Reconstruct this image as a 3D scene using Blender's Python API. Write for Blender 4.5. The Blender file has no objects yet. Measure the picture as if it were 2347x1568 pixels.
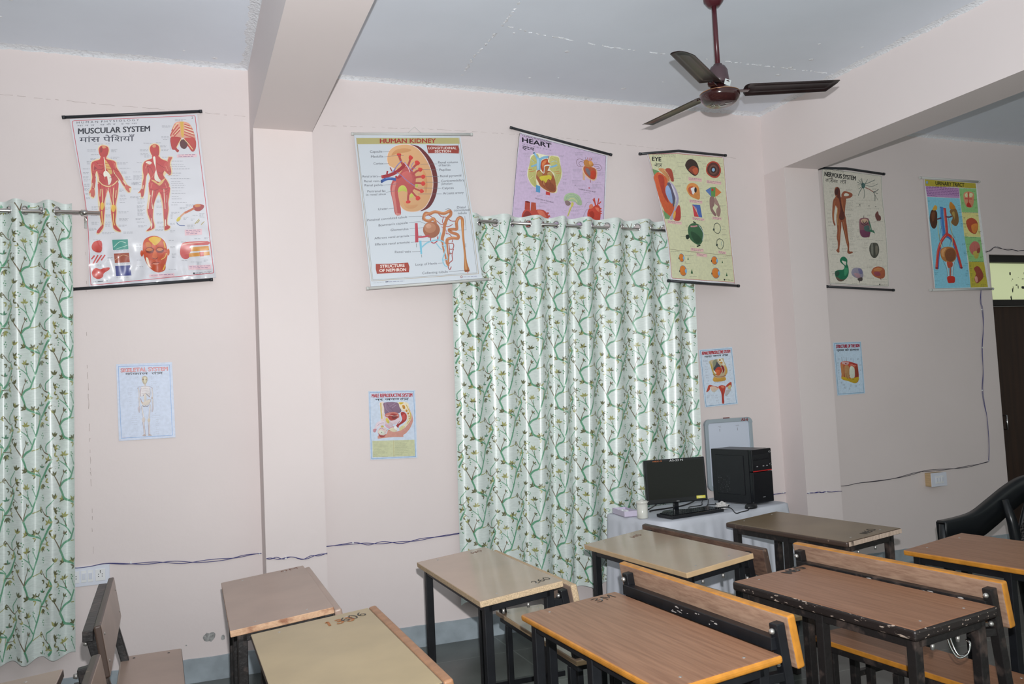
import bpy, bmesh, math, random
from mathutils import Vector, Matrix, Euler
PI = math.pi
sc = bpy.context.scene
COL = sc.collection
# ---------------------------------------------------------------- camera, exposure
W_PX, H_PX = 2347.0, 1568.0
F_PX = 1954.178
YAW, PITCH, ROLL = math.radians(21.436), math.radians(3.582), math.radians(-2.798)
CAM_LOC = Vector((0, 0, 1.5))
fw = Vector((math.sin(YAW) * math.cos(PITCH), math.cos(YAW) * math.cos(PITCH), math.sin(PITCH)))
r0 = Vector((math.cos(YAW), -math.sin(YAW), 0))
u0 = r0.cross(fw)
rt = math.cos(ROLL) * r0 + math.sin(ROLL) * u0
up = -math.sin(ROLL) * r0 + math.cos(ROLL) * u0
cd = bpy.data.cameras.new('camera')
cd.sensor_fit = 'HORIZONTAL'
cd.sensor_width = 36.0
cd.lens = F_PX / W_PX * 36.0
cd.clip_start = 0.05
cam = bpy.data.objects.new('camera', cd)
COL.objects.link(cam)
M = Matrix((rt, up, -fw)).transposed().to_4x4()
M.translation = CAM_LOC
cam.matrix_world = M
sc.camera = cam
sc.view_settings.view_transform = 'Standard'
sc.view_settings.look = 'None'
sc.view_settings.gamma = 1.0
sc.view_settings.use_curve_mapping = False
sc.view_settings.exposure = 0.0
# ---------------------------------------------------------------- light: soft daylight from the open side of the room, and the flash gun above the lens
wd = bpy.data.worlds.new('daylight')
sc.world = wd
wd.use_nodes = True
bg = wd.node_tree.nodes['Background']
bg.inputs[0].default_value = (0.90, 0.97, 0.90, 1)
bg.inputs[1].default_value = 0.63
fl = bpy.data.lights.new('flash_gun', 'SPOT')
fl.energy = 670.0
fl.shadow_soft_size = 0.013
fl.spot_size = math.radians(132)
fl.spot_blend = 1.0
fl.color = (0.975, 0.985, 1.0)
flo = bpy.data.objects.new('flash_gun', fl)
COL.objects.link(flo)
MF = M.copy()
MF.translation = CAM_LOC + up * 0.145 + rt * 0.02
aim = (fw - rt * -0.06 + up * 0.30).normalized()
flo.matrix_world = Matrix.Translation(MF.translation) @ aim.to_track_quat('-Z', 'Y').to_matrix().to_4x4()

# ---------------------------------------------------------------- helpers
def lin(h):
    o = []
    for i in (0, 2, 4):
        c = int(h[i:i + 2], 16) / 255
        o.append(c / 12.92 if c <= 0.04045 else ((c + 0.055) / 1.055) ** 2.4)
    return (o[0], o[1], o[2], 1.0)

def tag(o, label=None, cat=None, group=None, kind=None):
    if label: o['label'] = label
    if cat: o['category'] = cat
    if group: o['group'] = group
    if kind: o['kind'] = kind
    return o

def empty(name, loc, rz=0.0):
    o = bpy.data.objects.new(name, None)
    o.empty_display_size = 0.1
    COL.objects.link(o)
    o.location = loc
    o.rotation_euler = (0, 0, rz)
    return o

def obj(name, bm, mats, parent=None, smooth=False, loc=None, rot=None):
    me = bpy.data.meshes.new(name)
    bm.normal_update()
    bm.to_mesh(me)
    bm.free()
    if not isinstance(mats, (list, tuple)): mats = [mats]
    for m in mats: me.materials.append(m)
    if smooth:
        for p in me.polygons: p.use_smooth = True
    o = bpy.data.objects.new(name, me)
    COL.objects.link(o)
    if parent is not None: o.parent = parent
    if loc is not None: o.location = loc
    if rot is not None: o.rotation_euler = rot
    return o

def struct(name, bm, mats, smooth=False):
    o = obj(name, bm, mats, None, smooth)
    o['kind'] = 'structure'
    return o

def merge(bm, b2, mi=0):
    vm = {}
    for v in b2.verts: vm[v] = bm.verts.new(v.co)
    for f in b2.faces:
        try:
            g = bm.faces.new([vm[v] for v in f.verts])
            g.material_index = f.material_index if mi is None else mi
            g.smooth = f.smooth
        except ValueError:
            pass
    b2.free()

def box(bm, c, s, mi=0, bev=0.0, rot=None, seg=2):
    b = bmesh.new()
    bmesh.ops.create_cube(b, size=1.0)
    for v in b.verts: v.co = Vector((v.co.x * s[0], v.co.y * s[1], v.co.z * s[2]))
    if bev > 0:
        bmesh.ops.bevel(b, geom=b.edges[:], offset=bev, segments=seg, affect='EDGES', profile=0.5)
    R = Matrix.Identity(4)
    if rot is not None: R = Euler(rot).to_matrix().to_4x4() if not isinstance(rot, Matrix) else rot.to_4x4()
    for v in b.verts: v.co = R @ v.co + Vector(c)
    merge(bm, b, mi)

def bar(bm, p0, p1, w, d, mi=0, bev=0.002, up=(0, 0, 1)):
    p0, p1 = Vector(p0), Vector(p1)
    ax = (p1 - p0)
    L = ax.length
    z = ax.normalized()
    u = Vector(up)
    if abs(z.dot(u)) > 0.98: u = Vector((1, 0, 0))
    x = u.cross(z).normalized()
    y = z.cross(x)
    box(bm, (p0 + p1) / 2, (w, d, L), mi, bev, Matrix((x, y, z)).transposed())

def tube(bm, pts, r, n=8, mi=0, caps=True, closed=False):
    pts = [Vector(p) for p in pts]
    rs = r if isinstance(r, (list, tuple)) else [r] * len(pts)
    rings = []
    prev = None
    N = len(pts)
    for i, p in enumerate(pts):
        a = pts[(i - 1) % N] if closed else pts[max(i - 1, 0)]
        b = pts[(i + 1) % N] if closed else pts[min(i + 1, N - 1)]
        t = (b - a)
        if t.length < 1e-9: t = Vector((0, 0, 1))
        t.normalize()
        if prev is None:
            u = Vector((0, 0, 1)) if abs(t.z) < 0.9 else Vector((1, 0, 0))
            x = u.cross(t).normalized()
        else:
            x = (prev - t * prev.dot(t))
            x = x.normalized() if x.length > 1e-6 else Vector((1, 0, 0)).cross(t).normalized()
        prev = x
        y = t.cross(x)
        rings.append([bm.verts.new(p + (x * math.cos(2 * PI * k / n) + y * math.sin(2 * PI * k / n)) * rs[i]) for k in range(n)])
    pairs = list(zip(rings[:-1], rings[1:]))
    if closed: pairs.append((rings[-1], rings[0]))
    for A, B in pairs:
        for k in range(n):
            f = bm.faces.new((A[k], A[(k + 1) % n], B[(k + 1) % n], B[k]))
            f.material_index = mi
            f.smooth = True
    if caps and not closed:
        f = bm.faces.new(list(reversed(rings[0]))); f.material_index = mi
        f = bm.faces.new(rings[-1]); f.material_index = mi

def lathe(bm, prof, n=32, mi=0, c=(0, 0, 0)):
    c = Vector(c)
    rings = []
    for r, z in prof:
        if r < 1e-6: rings.append([bm.verts.new(c + Vector((0, 0, z)))])
        else: rings.append([bm.verts.new(c + Vector((r * math.cos(2 * PI * k / n), r * math.sin(2 * PI * k / n), z))) for k in range(n)])
    for A, B in zip(rings[:-1], rings[1:]):
        for k in range(n):
            a0, a1 = A[k % len(A)], A[(k + 1) % len(A)]
            b0, b1 = B[k % len(B)], B[(k + 1) % len(B)]
            vs = []
            for v in (a0, a1, b1, b0):
                if v not in vs: vs.append(v)
            if len(vs) > 2:
                f = bm.faces.new(vs)
                f.material_index = mi
                f.smooth = True

def spline(pts, n=5, closed=False):
    P = [Vector(p) for p in pts]
    N = len(P)
    if N < 3 and not closed: return P
    out = []
    for i in range(N if closed else N - 1):
        if closed: a, b, c, d = P[i - 1], P[i], P[(i + 1) % N], P[(i + 2) % N]
        else: a, b, c, d = P[max(i - 1, 0)], P[i], P[i + 1], P[min(i + 2, N - 1)]
        for k in range(n):
            t = k / n
            out.append(0.5 * ((2 * b) + (c - a) * t + (2 * a - 5 * b + 4 * c - d) * t * t + (3 * b - a - 3 * c + d) * t ** 3))
    if not closed: out.append(P[-1])
    return out

_fonts = {}
def text2d(txt, bold=0.0):
    """outline of a line of lettering as triangles: (points, faces, x0, x1, cap height)"""
    key = (txt, bold)
    if key in _fonts: return _fonts[key]
    def get(t):
        c = bpy.data.curves.new('lettering', 'FONT')
        c.body = t
        c.size = 1.0
        c.offset = bold
        c.resolution_u = 3
        o = bpy.data.objects.new('lettering', c)
        me = o.to_mesh()
        vs = [(v.co.x, v.co.y) for v in me.vertices]
        fs = [tuple(p.vertices) for p in me.polygons]
        o.to_mesh_clear()
        bpy.data.objects.remove(o)
        bpy.data.curves.remove(c)
        return vs, fs
    vs, fs = get(txt)
    xs = [v[0] for v in vs] or [0, 1]
    hi = any(ord(ch) > 0x900 for ch in txt)
    cap = 0.72 if not hi else 0.80
    if not hi:
        v2, _ = get('H')
        cap = max(v[1] for v in v2)
    _fonts[key] = (vs, fs, min(xs), max(xs), cap)
    return _fonts[key]

# ---------------------------------------------------------------- materials
def mat(name, col, rough=0.5, metal=0.0, spec=0.5, coat=0.0, noise=0.0, nscale=8.0, bump=0.0, bscale=60.0, stretch=None, col2=None, coat_rough=0.1, vcol=False, lo=0.35, hi=0.65, detail=4.0):
    m = bpy.data.materials.new(name)
    m.use_nodes = True
    nt = m.node_tree
    b = nt.nodes['Principled BSDF']
    c = lin(col) if isinstance(col, str) else (*col, 1.0)
    b.inputs['Base Color'].default_value = c
    b.inputs['Roughness'].default_value = rough
    b.inputs['Metallic'].default_value = metal
    b.inputs['Specular IOR Level'].default_value = spec
    b.inputs['Coat Weight'].default_value = coat
    b.inputs['Coat Roughness'].default_value = coat_rough
    src = None
    tc = nt.nodes.new('ShaderNodeTexCoord')
    mp = nt.nodes.new('ShaderNodeMapping')
    nt.links.new(tc.outputs['Object'], mp.inputs['Vector'])
    if stretch: mp.inputs['Scale'].default_value = stretch
    if vcol:
        a = nt.nodes.new('ShaderNodeVertexColor')
        a.layer_name = 'Col'
        src = a.outputs['Color']
    if noise > 0 or col2 is not None:
        n = nt.nodes.new('ShaderNodeTexNoise')
        n.inputs['Scale'].default_value = nscale
        n.inputs['Detail'].default_value = detail
        nt.links.new(mp.outputs['Vector'], n.inputs['Vector'])
        r = nt.nodes.new('ShaderNodeValToRGB')
        r.color_ramp.elements[0].position = lo
        r.color_ramp.elements[1].position = hi
        if vcol:
            r.color_ramp.elements[0].color = (1 - noise,) * 3 + (1,)
            r.color_ramp.elements[1].color = (1, 1, 1, 1)
            mx = nt.nodes.new('ShaderNodeMix')
            mx.data_type = 'RGBA'
            mx.blend_type = 'MULTIPLY'
            mx.inputs[0].default_value = 1.0
            nt.links.new(src, mx.inputs[6])
            nt.links.new(r.outputs['Color'], mx.inputs[7])
            src = mx.outputs[2]
        else:
            c2 = (lin(col2) if isinstance(col2, str) else tuple(col2) + (1,)) if col2 is not None else tuple(x * (1 - noise) for x in c[:3]) + (1,)
            r.color_ramp.elements[0].color = c2
            r.color_ramp.elements[1].color = c
            src = r.outputs['Color']
        nt.links.new(n.outputs['Fac'], r.inputs['Fac'])
    if src is not None: nt.links.new(src, b.inputs['Base Color'])
    if bump > 0:
        n2 = nt.nodes.new('ShaderNodeTexNoise')
        n2.inputs['Scale'].default_value = bscale
        n2.inputs['Detail'].default_value = 3.0
        nt.links.new(mp.outputs['Vector'], n2.inputs['Vector'])
        bp = nt.nodes.new('ShaderNodeBump')
        bp.inputs['Strength'].default_value = bump
        bp.inputs['Distance'].default_value = 0.01
        nt.links.new(n2.outputs['Fac'], bp.inputs['Height'])
        nt.links.new(bp.outputs['Normal'], b.inputs['Normal'])
    return m

M_WALL = mat('pink_wall_paint', (0.79, 0.705, 0.688), 0.55, noise=0.035, nscale=1.3, bump=0.10, bscale=25, spec=0.25)
M_BEAM = mat('pink_beam_paint', (0.86, 0.785, 0.77), 0.55, noise=0.03, nscale=1.0, bump=0.06, bscale=18, spec=0.25)
M_CEIL = mat('white_ceiling_paint', (0.84, 0.91, 1.0), 0.6, noise=0.05, nscale=1.6, bump=0.14, bscale=5, spec=0.2)
M_BEAD = mat('white_plaster_bead', (0.86, 0.89, 0.93), 0.7, noise=0.25, nscale=55, bump=0.8, bscale=70, spec=0.2, lo=0.25, hi=0.45)
M_BASE = mat('blue_grey_skirting_paint', (0.40, 0.46, 0.50), 0.45, noise=0.25, nscale=9, spec=0.4)
def floor_mat():
    m = mat('dark_stone_floor', (0.11, 0.12, 0.11), 0.28, noise=0.4, nscale=2.5, spec=0.5)
    nt = m.node_tree
    b = nt.nodes['Principled BSDF']
    src = b.inputs['Base Color'].links[0].from_socket
    tc = nt.nodes.new('ShaderNodeTexCoord')
    br = nt.nodes.new('ShaderNodeTexBrick')
    br.offset = 0.0
    br.inputs['Scale'].default_value = 1.0
    br.inputs['Brick Width'].default_value = 0.6
    br.inputs['Row Height'].default_value = 0.6
    br.inputs['Mortar Size'].default_value = 0.004
    br.inputs['Color1'].default_value = (1, 1, 1, 1)
    br.inputs['Color2'].default_value = (0.85, 0.87, 0.85, 1)
    br.inputs['Mortar'].default_value = (1.9, 1.95, 1.9, 1)
    nt.links.new(tc.outputs['Object'], br.inputs['Vector'])
    mx = nt.nodes.new('ShaderNodeMix')
    mx.data_type = 'RGBA'
    mx.blend_type = 'MULTIPLY'
    mx.inputs[0].default_value = 1.0
    nt.links.new(src, mx.inputs[6])
    nt.links.new(br.outputs['Color'], mx.inputs[7])
    nt.links.new(mx.outputs[2], b.inputs['Base Color'])
    return m
M_FLOOR = floor_mat()
M_PRINT = mat('printed_glossy_paper', (0.8, 0.8, 0.8), 0.42, vcol=True, spec=0.4, noise=0.10, nscale=60)
M_VINYL = mat('printed_laminated_sheet', (0.8, 0.8, 0.8), 0.30, vcol=True, spec=0.5, coat=0.35, coat_rough=0.12, bump=0.25, bscale=3.0)
M_SATIN = mat('printed_satin_cloth', (0.8, 0.8, 0.8), 0.46, vcol=True, spec=1.0, noise=0.12, nscale=30, stretch=(1, 1, 6), coat=0.8, coat_rough=0.30)
M_ROD = mat('brushed_steel_rod', (0.62, 0.60, 0.57), 0.22, metal=1.0)
M_CHROME = mat('chrome', (0.75, 0.75, 0.75), 0.12, metal=1.0)
M_BLACKROLL = mat('black_plastic_roller', (0.03, 0.034, 0.04), 0.4)
M_WHITEROLL = mat('white_plastic_roller', (0.66, 0.67, 0.64), 0.4)
M_STEEL = mat('black_painted_steel', (0.012, 0.013, 0.016), 0.40, noise=0.3, nscale=20, spec=0.35)
M_RUST = mat('worn_black_painted_steel', (0.017, 0.015, 0.015), 0.42, col2=(0.075, 0.055, 0.048), nscale=16, lo=0.30, hi=0.46, bump=0.3, bscale=30, spec=0.35)
M_BOLT = mat('zinc_bolt', (0.55, 0.53, 0.50), 0.35, metal=0.8)

def wavy_vinyl():
    """laminated sheet whose lowest part does not hang flat: long ripples that catch the light"""
    m = mat('rippled_laminated_sheet', (0.8, 0.8, 0.8), 0.32, vcol=True, spec=0.5, coat=1.0, coat_rough=0.06)
    nt = m.node_tree
    b = nt.nodes['Principled BSDF']
    tc = nt.nodes.new('ShaderNodeTexCoord')
    mp = nt.nodes.new('ShaderNodeMapping')
    mp.inputs['Scale'].default_value = (1.0, 1.0, 0.8)
    n = nt.nodes.new('ShaderNodeTexNoise')
    n.inputs['Scale'].default_value = 9.0
    n.inputs['Detail'].default_value = 1.0
    sp = nt.nodes.new('ShaderNodeSeparateXYZ')
    mr = nt.nodes.new('ShaderNodeMapRange')
    mr.inputs['From Min'].default_value = 0.30
    mr.inputs['From Max'].default_value = 0.05
    mr.inputs['To Min'].default_value = 0.06
    mr.inputs['To Max'].default_value = 1.0
    bp = nt.nodes.new('ShaderNodeBump')
    bp.inputs['Distance'].default_value = 0.09
    nt.links.new(tc.outputs['Object'], mp.inputs['Vector'])
    nt.links.new(mp.outputs['Vector'], n.inputs['Vector'])
    nt.links.new(tc.outputs['Object'], sp.inputs['Vector'])
    nt.links.new(sp.outputs['Z'], mr.inputs['Value'])
    nt.links.new(mr.outputs['Result'], bp.inputs['Strength'])
    nt.links.new(n.outputs['Fac'], bp.inputs['Height'])
    nt.links.new(bp.outputs['Normal'], b.inputs['Coat Normal'])
    nt.links.new(bp.outputs['Normal'], b.inputs['Normal'])
    return m
M_WAVY = wavy_vinyl()
# ---------------------------------------------------------------- the room
DW, DR, HC = 5.164, 5.3, 3.52           # window wall, door wall, ceiling height
XA, XB, XC, XD = 0.424, 0.754, 4.121, 4.43   # pillars and beams
ZB, ZBR = 3.085, 3.055                  # beam soffits
PY = 4.936                              # pillar faces
XL, XR, YN = -3.2, 9.6, -1.6
def slab(name, lo, hi, m):
    bm = bmesh.new()
    box(bm, [(a + b) / 2 for a, b in zip(lo, hi)], [b - a for a, b in zip(lo, hi)])
    return struct(name, bm, m)
slab('floor', (XL, YN, -0.1), (XR, DR + 0.3, 0.0), M_FLOOR)
slab('ceiling', (XL, YN, HC), (XR, DR + 0.3, HC + 0.12), M_CEIL)
slab('wall_back', (XL, DW, 0.0), (XD, DW + 0.3, HC), M_WALL)
slab('wall_left', (XL - 0.2, YN, 0.0), (XL, DR + 0.3, HC), M_WALL)
slab('wall_right', (XR, YN, 0.0), (XR + 0.2, DR + 0.3, HC), M_WALL)
DX0, DX1, DZT = 6.545, 7.46, 2.515
bm = bmesh.new()
for lo, hi in (((XD, DR, 0), (DX0, DR + 0.2, HC)), ((DX1, DR, 0), (XR, DR + 0.2, HC)), ((DX0, DR, DZT), (DX1, DR + 0.2, HC))):
    box(bm, [(a + b) / 2 for a, b in zip(lo, hi)], [b - a for a, b in zip(lo, hi)])
struct('wall_door', bm, M_WALL)
slab('wall_pillar_window', (XA, PY, 0), (XB, DW, ZB), M_WALL)
slab('wall_pillar_door', (XC, PY, 0), (XD, DR, ZBR), M_WALL)
slab('ceiling_beam_window', (XA, YN, ZB), (XB, DW, HC), M_BEAM)
slab('ceiling_beam_door', (XC, YN, ZBR), (XD, DR, HC), M_BEAM)
# skirting: painted band, slightly proud of the wall, a ragged upper edge
def skirting(name, x0, x1, y, h=0.127):
    rr = random.Random(name)
    bm = bmesh.new()
    n = max(2, int((x1 - x0) / 0.05))
    t = 0.007
    prev = None
    for i in range(n + 1):
        x = x0 + (x1 - x0) * i / n
        hh = h + rr.uniform(-0.002, 0.002)
        cur = [bm.verts.new((x, y - t, 0)), bm.verts.new((x, y - t, hh)), bm.verts.new((x, y, hh + 0.003))]
        if prev:
            bm.faces.new((prev[0], cur[0], cur[1], prev[1]))
            bm.faces.new((prev[1], cur[1], cur[2], prev[2]))
        prev = cur
    return struct(name, bm, M_BASE)
skirting('baseboard_left', XL, XA, DW)
skirting('baseboard_pillar', XA - 0.006, XB + 0.006, PY)
skirting('baseboard_window', XB, XC, DW)
skirting('baseboard_corner', XC - 0.006, XD + 0.006, PY)
skirting('baseboard_door', XD, DX0 - 0.02, DR)
bm = bmesh.new()
for x in (XA - 0.007, XB, XC - 0.007, XD):
    box(bm, (x + 0.0035, (PY + DR) / 2 if x > 3 else (PY + DW) / 2, 0.063), (0.007, (DR if x > 4.2 else DW) - PY, 0.127))
struct('baseboard_return', bm, M_BASE)
# rough plaster beads where the walls meet the ceiling
def bead(name, p0, p1, side, w=0.028, ex=None):
    """p0-p1 run along the ceiling line; side = unit vector pointing into the ceiling away from the wall"""
    rr = random.Random(name)
    p0, p1, side = Vector(p0), Vector(p1), Vector(side)
    L = (p1 - p0).length
    n = int(L / 0.022)
    bm = bmesh.new()
    prev = None
    sm = 0
    for i in range(n + 1):
        p = p0.lerp(p1, i / n)
        sm = 0.8 * sm + 0.2 * rr.uniform(-1, 1)
        a = w * (0.5 + 0.8 * sm) + rr.uniform(0, 0.008)
        b = 0.012 + 0.010 * abs(sm) + rr.uniform(0, 0.007)
        cur = [bm.verts.new(p + side * (0.02 + a) + Vector((0, 0, 0.0))), bm.verts.new(p + side * (0.006 + a * 0.5) + Vector((0, 0, -0.004 - rr.uniform(0, 0.002)))),
               bm.verts.new(p + side * 0.004 + Vector((0, 0, -b * 0.75))), bm.verts.new(p + Vector((0, 0, -b)))]
        if prev:
            for k in range(3): bm.faces.new((prev[k], prev[k + 1], cur[k + 1], cur[k]))
        prev = cur
    return struct(name, bm, M_BEAD, smooth=True)
bead('trim_1', (XL, DW, HC), (XA, DW, HC), (0, -1, 0), 0.04)
bead('trim_2', (XB, DW, HC), (XC, DW, HC), (0, -1, 0), 0.026)
bead('trim_3', (XD, DR, HC), (XR, DR, HC), (0, -1, 0), 0.035)
bead('trim_4', (XA, DW, HC), (XA, YN, HC), (-1, 0, 0), 0.05)
bead('trim_5', (XC, DW, HC), (XC, YN, HC), (-1, 0, 0), 0.035)
# board-joint ridges left in the plaster of the ceiling
def seam(name, pts, w=0.012, keep=0.75):
    rr = random.Random(name)
    bm = bmesh.new()
    P = [Vector((x, y, HC)) for x, y in pts]
    prev = None
    for a, b in zip(P[:-1], P[1:]):
        n = max(2, int((b - a).length / 0.018))
        for i in range(n):
            p = a.lerp(b, i / n)
            d = (b - a).normalized()
            s = Vector((-d.y, d.x, 0))
            ww = w * rr.uniform(0.2, 1.0)
            j = s * rr.uniform(-0.006, 0.006)
            cur = [bm.verts.new(p + j - s * ww), bm.verts.new(p + j + Vector((0, 0, -rr.uniform(0.001, 0.005)))), bm.verts.new(p + j + s * ww)]
            if prev and rr.random() < keep:
                for k in range(2): bm.faces.new((prev[k], prev[k + 1], cur[k + 1], cur[k]))
            prev = cur
    return struct(name, bm, M_BEAD)
seam('trim_6', [(1.70, 4.96), (1.68, 4.7), (1.69, 4.36), (1.69, 4.15), (1.67, 3.6), (1.68, 2.6)], 0.012)
seam('trim_7', [(1.72, 4.22), (1.92, 4.27), (2.42, 4.33), (2.9, 4.34), (3.55, 4.34), (4.1, 4.34)], 0.010, 0.62)
bm = bmesh.new()
rr = random.Random(5)
for _ in range(46):
    x, y = rr.uniform(-0.8, 4.0), rr.uniform(2.6, 5.1)
    if XA - .05 < x < XB + .05: continue
    r = rr.uniform(0.006, 0.02)
    lathe(bm, [(r, 0), (r * 0.6, -0.003), (0, -0.004)], 7, c=(x, y, HC))
struct('trim_8', bm, M_BEAD)

# chipped plaster and paint marks low on the wall
M_CHIP = mat('bare_plaster', (0.48, 0.48, 0.47), 0.9, noise=0.5, nscale=60)
def patch(name, pts, y, m, label):
    bm = bmesh.new()
    vs = [bm.verts.new((x, y, z)) for x, z in pts]
    bm.faces.new(vs)
    bmesh.ops.triangulate(bm, faces=bm.faces[:])
    o = obj(name, bm, m, bpy.data.objects['wall_back'])
    o['label'] = label
rr = random.Random(3)
def blob(cx, cz, rx, rz, n=16, j=0.25):
    return [(cx + rx * math.cos(-2 * PI * k / n) * rr.uniform(1 - j, 1 + j), cz + rz * math.sin(-2 * PI * k / n) * rr.uniform(1 - j, 1 + j)) for k in range(n)]
patch('plaster_chip', blob(0.126, 0.237, 0.032, 0.026), DW - 0.0008, M_CHIP, 'grey chip of bare plaster low on the wall')
patch('plaster_chip', blob(0.198, 0.222, 0.011, 0.014, 12), DW - 0.0008, M_CHIP, 'small round chip of bare plaster')
patch('plaster_chip', blob(0.005, 0.208, 0.004, 0.004, 8), DW - 0.0008, M_CHIP, 'tiny chip of bare plaster')

M_CRACK = mat('hairline_crack', (0.50, 0.42, 0.40), 0.9)
def crack(pts, y, w, keep, label, seed):
    rr = random.Random(seed)
    bm = bmesh.new()
    P = [Vector((x, 0, z)) for x, z in pts]
    for a, b in zip(P[:-1], P[1:]):
        n = max(2, int((b - a).length / 0.02))
        q = None
        for i in range(n + 1):
            p = a.lerp(b, i / n) + Vector((rr.uniform(-.002, .002), 0, rr.uniform(-.002, .002)))
            d = (b - a).normalized()
            s = Vector((-d.z, 0, d.x)) * w * rr.uniform(0.3, 1)
            cur = (bm.verts.new(p - s + Vector((0, y, 0))), bm.verts.new(p + s + Vector((0, y, 0))))
            if q and rr.random() < keep: bm.faces.new((q[0], cur[0], cur[1], q[1]))
            q = cur
    o = obj('plaster_crack', bm, M_CRACK, bpy.data.objects['wall_back'])
    o['label'] = label
crack([(-1.0, 3.255), (-0.3, 3.235), (0.40, 3.225)], DW - 0.0007, 0.0014, 0.7, 'hairline crack above the left chart', 1)
crack([(0.80, 3.20), (1.6, 3.23), (2.4, 3.235), (3.3, 3.20), (3.9, 3.17)], DW - 0.0007, 0.0013, 0.55, 'hairline crack above the middle charts', 2)
crack([(-0.46, 2.4), (-0.462, 1.8), (-0.455, 1.2), (-0.45, 0.76), (-0.50, 0.745)], DW - 0.0007, 0.0018, 0.4, 'patched vertical seam beside the left curtain', 3)
# ---------------------------------------------------------------- door with a frosted light above it
M_DOOR = mat('dark_brown_door', (0.035, 0.016, 0.008), 0.45, noise=0.4, nscale=3, stretch=(8, 8, 0.6))
M_DFRAME = mat('black_door_frame', (0.010, 0.010, 0.009), 0.5)
M_PANE = bpy.data.materials.new('frosted_lit_glass')
M_PANE.use_nodes = True
nt = M_PANE.node_tree
pb = nt.nodes['Principled BSDF']
pb.inputs['Base Color'].default_value = (0.5, 0.55, 0.36, 1)
pb.inputs['Roughness'].default_value = 0.5
pb.inputs['Emission Color'].default_value = (0.55, 0.60, 0.34, 1)
pb.inputs['Emission Strength'].default_value = 0.62
M_SPECK = mat('dark_speck', (0.03, 0.04, 0.035), 0.6)
door = empty('door_1', ((DX0 + DX1) / 2, DR + 0.09, 0))
door['kind'] = 'structure'
wdr = DX1 - DX0
bm = bmesh.new()
for s in (-1, 1): box(bm, (s * (wdr / 2 - 0.02), 0, DZT / 2), (0.04, 0.12, DZT), bev=0.003)
box(bm, (0, 0, DZT - 0.03), (wdr - 0.08, 0.12, 0.06), bev=0.003)
box(bm, (0, 0, 2.10), (wdr - 0.08, 0.12, 0.05), bev=0.003)
obj('door_frame', bm, M_DFRAME, door)
bm = bmesh.new()
box(bm, (0, 0.01, 1.035), (wdr - 0.084, 0.035, 2.07), bev=0.003)
obj('door_panel', bm, M_DOOR, door)
bm = bmesh.new()
box(bm, (0, 0.01, 2.29), (wdr - 0.084, 0.008, 0.33))
pn = obj('transom_pane', bm, M_PANE, door)
pn['label'] = 'pale green frosted pane with dark specks'
bm = bmesh.new()  # irregular dark specks of flat colour on the front of the pane
rr = random.Random(11)
sp = [(-0.10, 2.365, .010, .016), (0.08, 2.365, .010, .014), (-0.075, 2.315, .007, .005), (-0.09, 2.30, .004, .004), (0.055, 2.318, .016, .004), (0.085, 2.312, .014, .004), (-0.03, 2.262, .014, .005), (-0.012, 2.245, .005, .018), (0.05, 2.24, .03, .012), (0.085, 2.225, .016, .008),
      (-0.085, 2.215, .007, .02), (-0.075, 2.235, .004, .016), (0.085, 2.20, .007, .015), (-0.11, 2.145, .010, .022), (0.085, 2.145, .018, .02), (0.0, 2.33, .003, .003), (0.2, 2.30, .014, .02), (0.26, 2.2, .02, .012), (0.3, 2.37, .01, .012)]
for x, z, rx, rz in sp:
    n = 9
    bm.faces.new([bm.verts.new((x + rx * math.cos(-2 * PI * k / n) * rr.uniform(.75, 1.2), 0.0045, z + rz * math.sin(-2 * PI * k / n) * rr.uniform(.75, 1.2))) for k in range(n)][::-1])
for f in bm.faces:
    if f.normal.y > 0: f.normal_flip()
obj('pane_specks', bm, M_SPECK, pn)
bm = bmesh.new()
tube(bm, [(-0.37, -0.02, 1.0), (-0.37, -0.06, 1.0), (-0.37, -0.06, 1.12), (-0.37, -0.02, 1.12)], 0.008)
obj('door_handle', bm, M_CHROME, door)
ART={}
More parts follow.
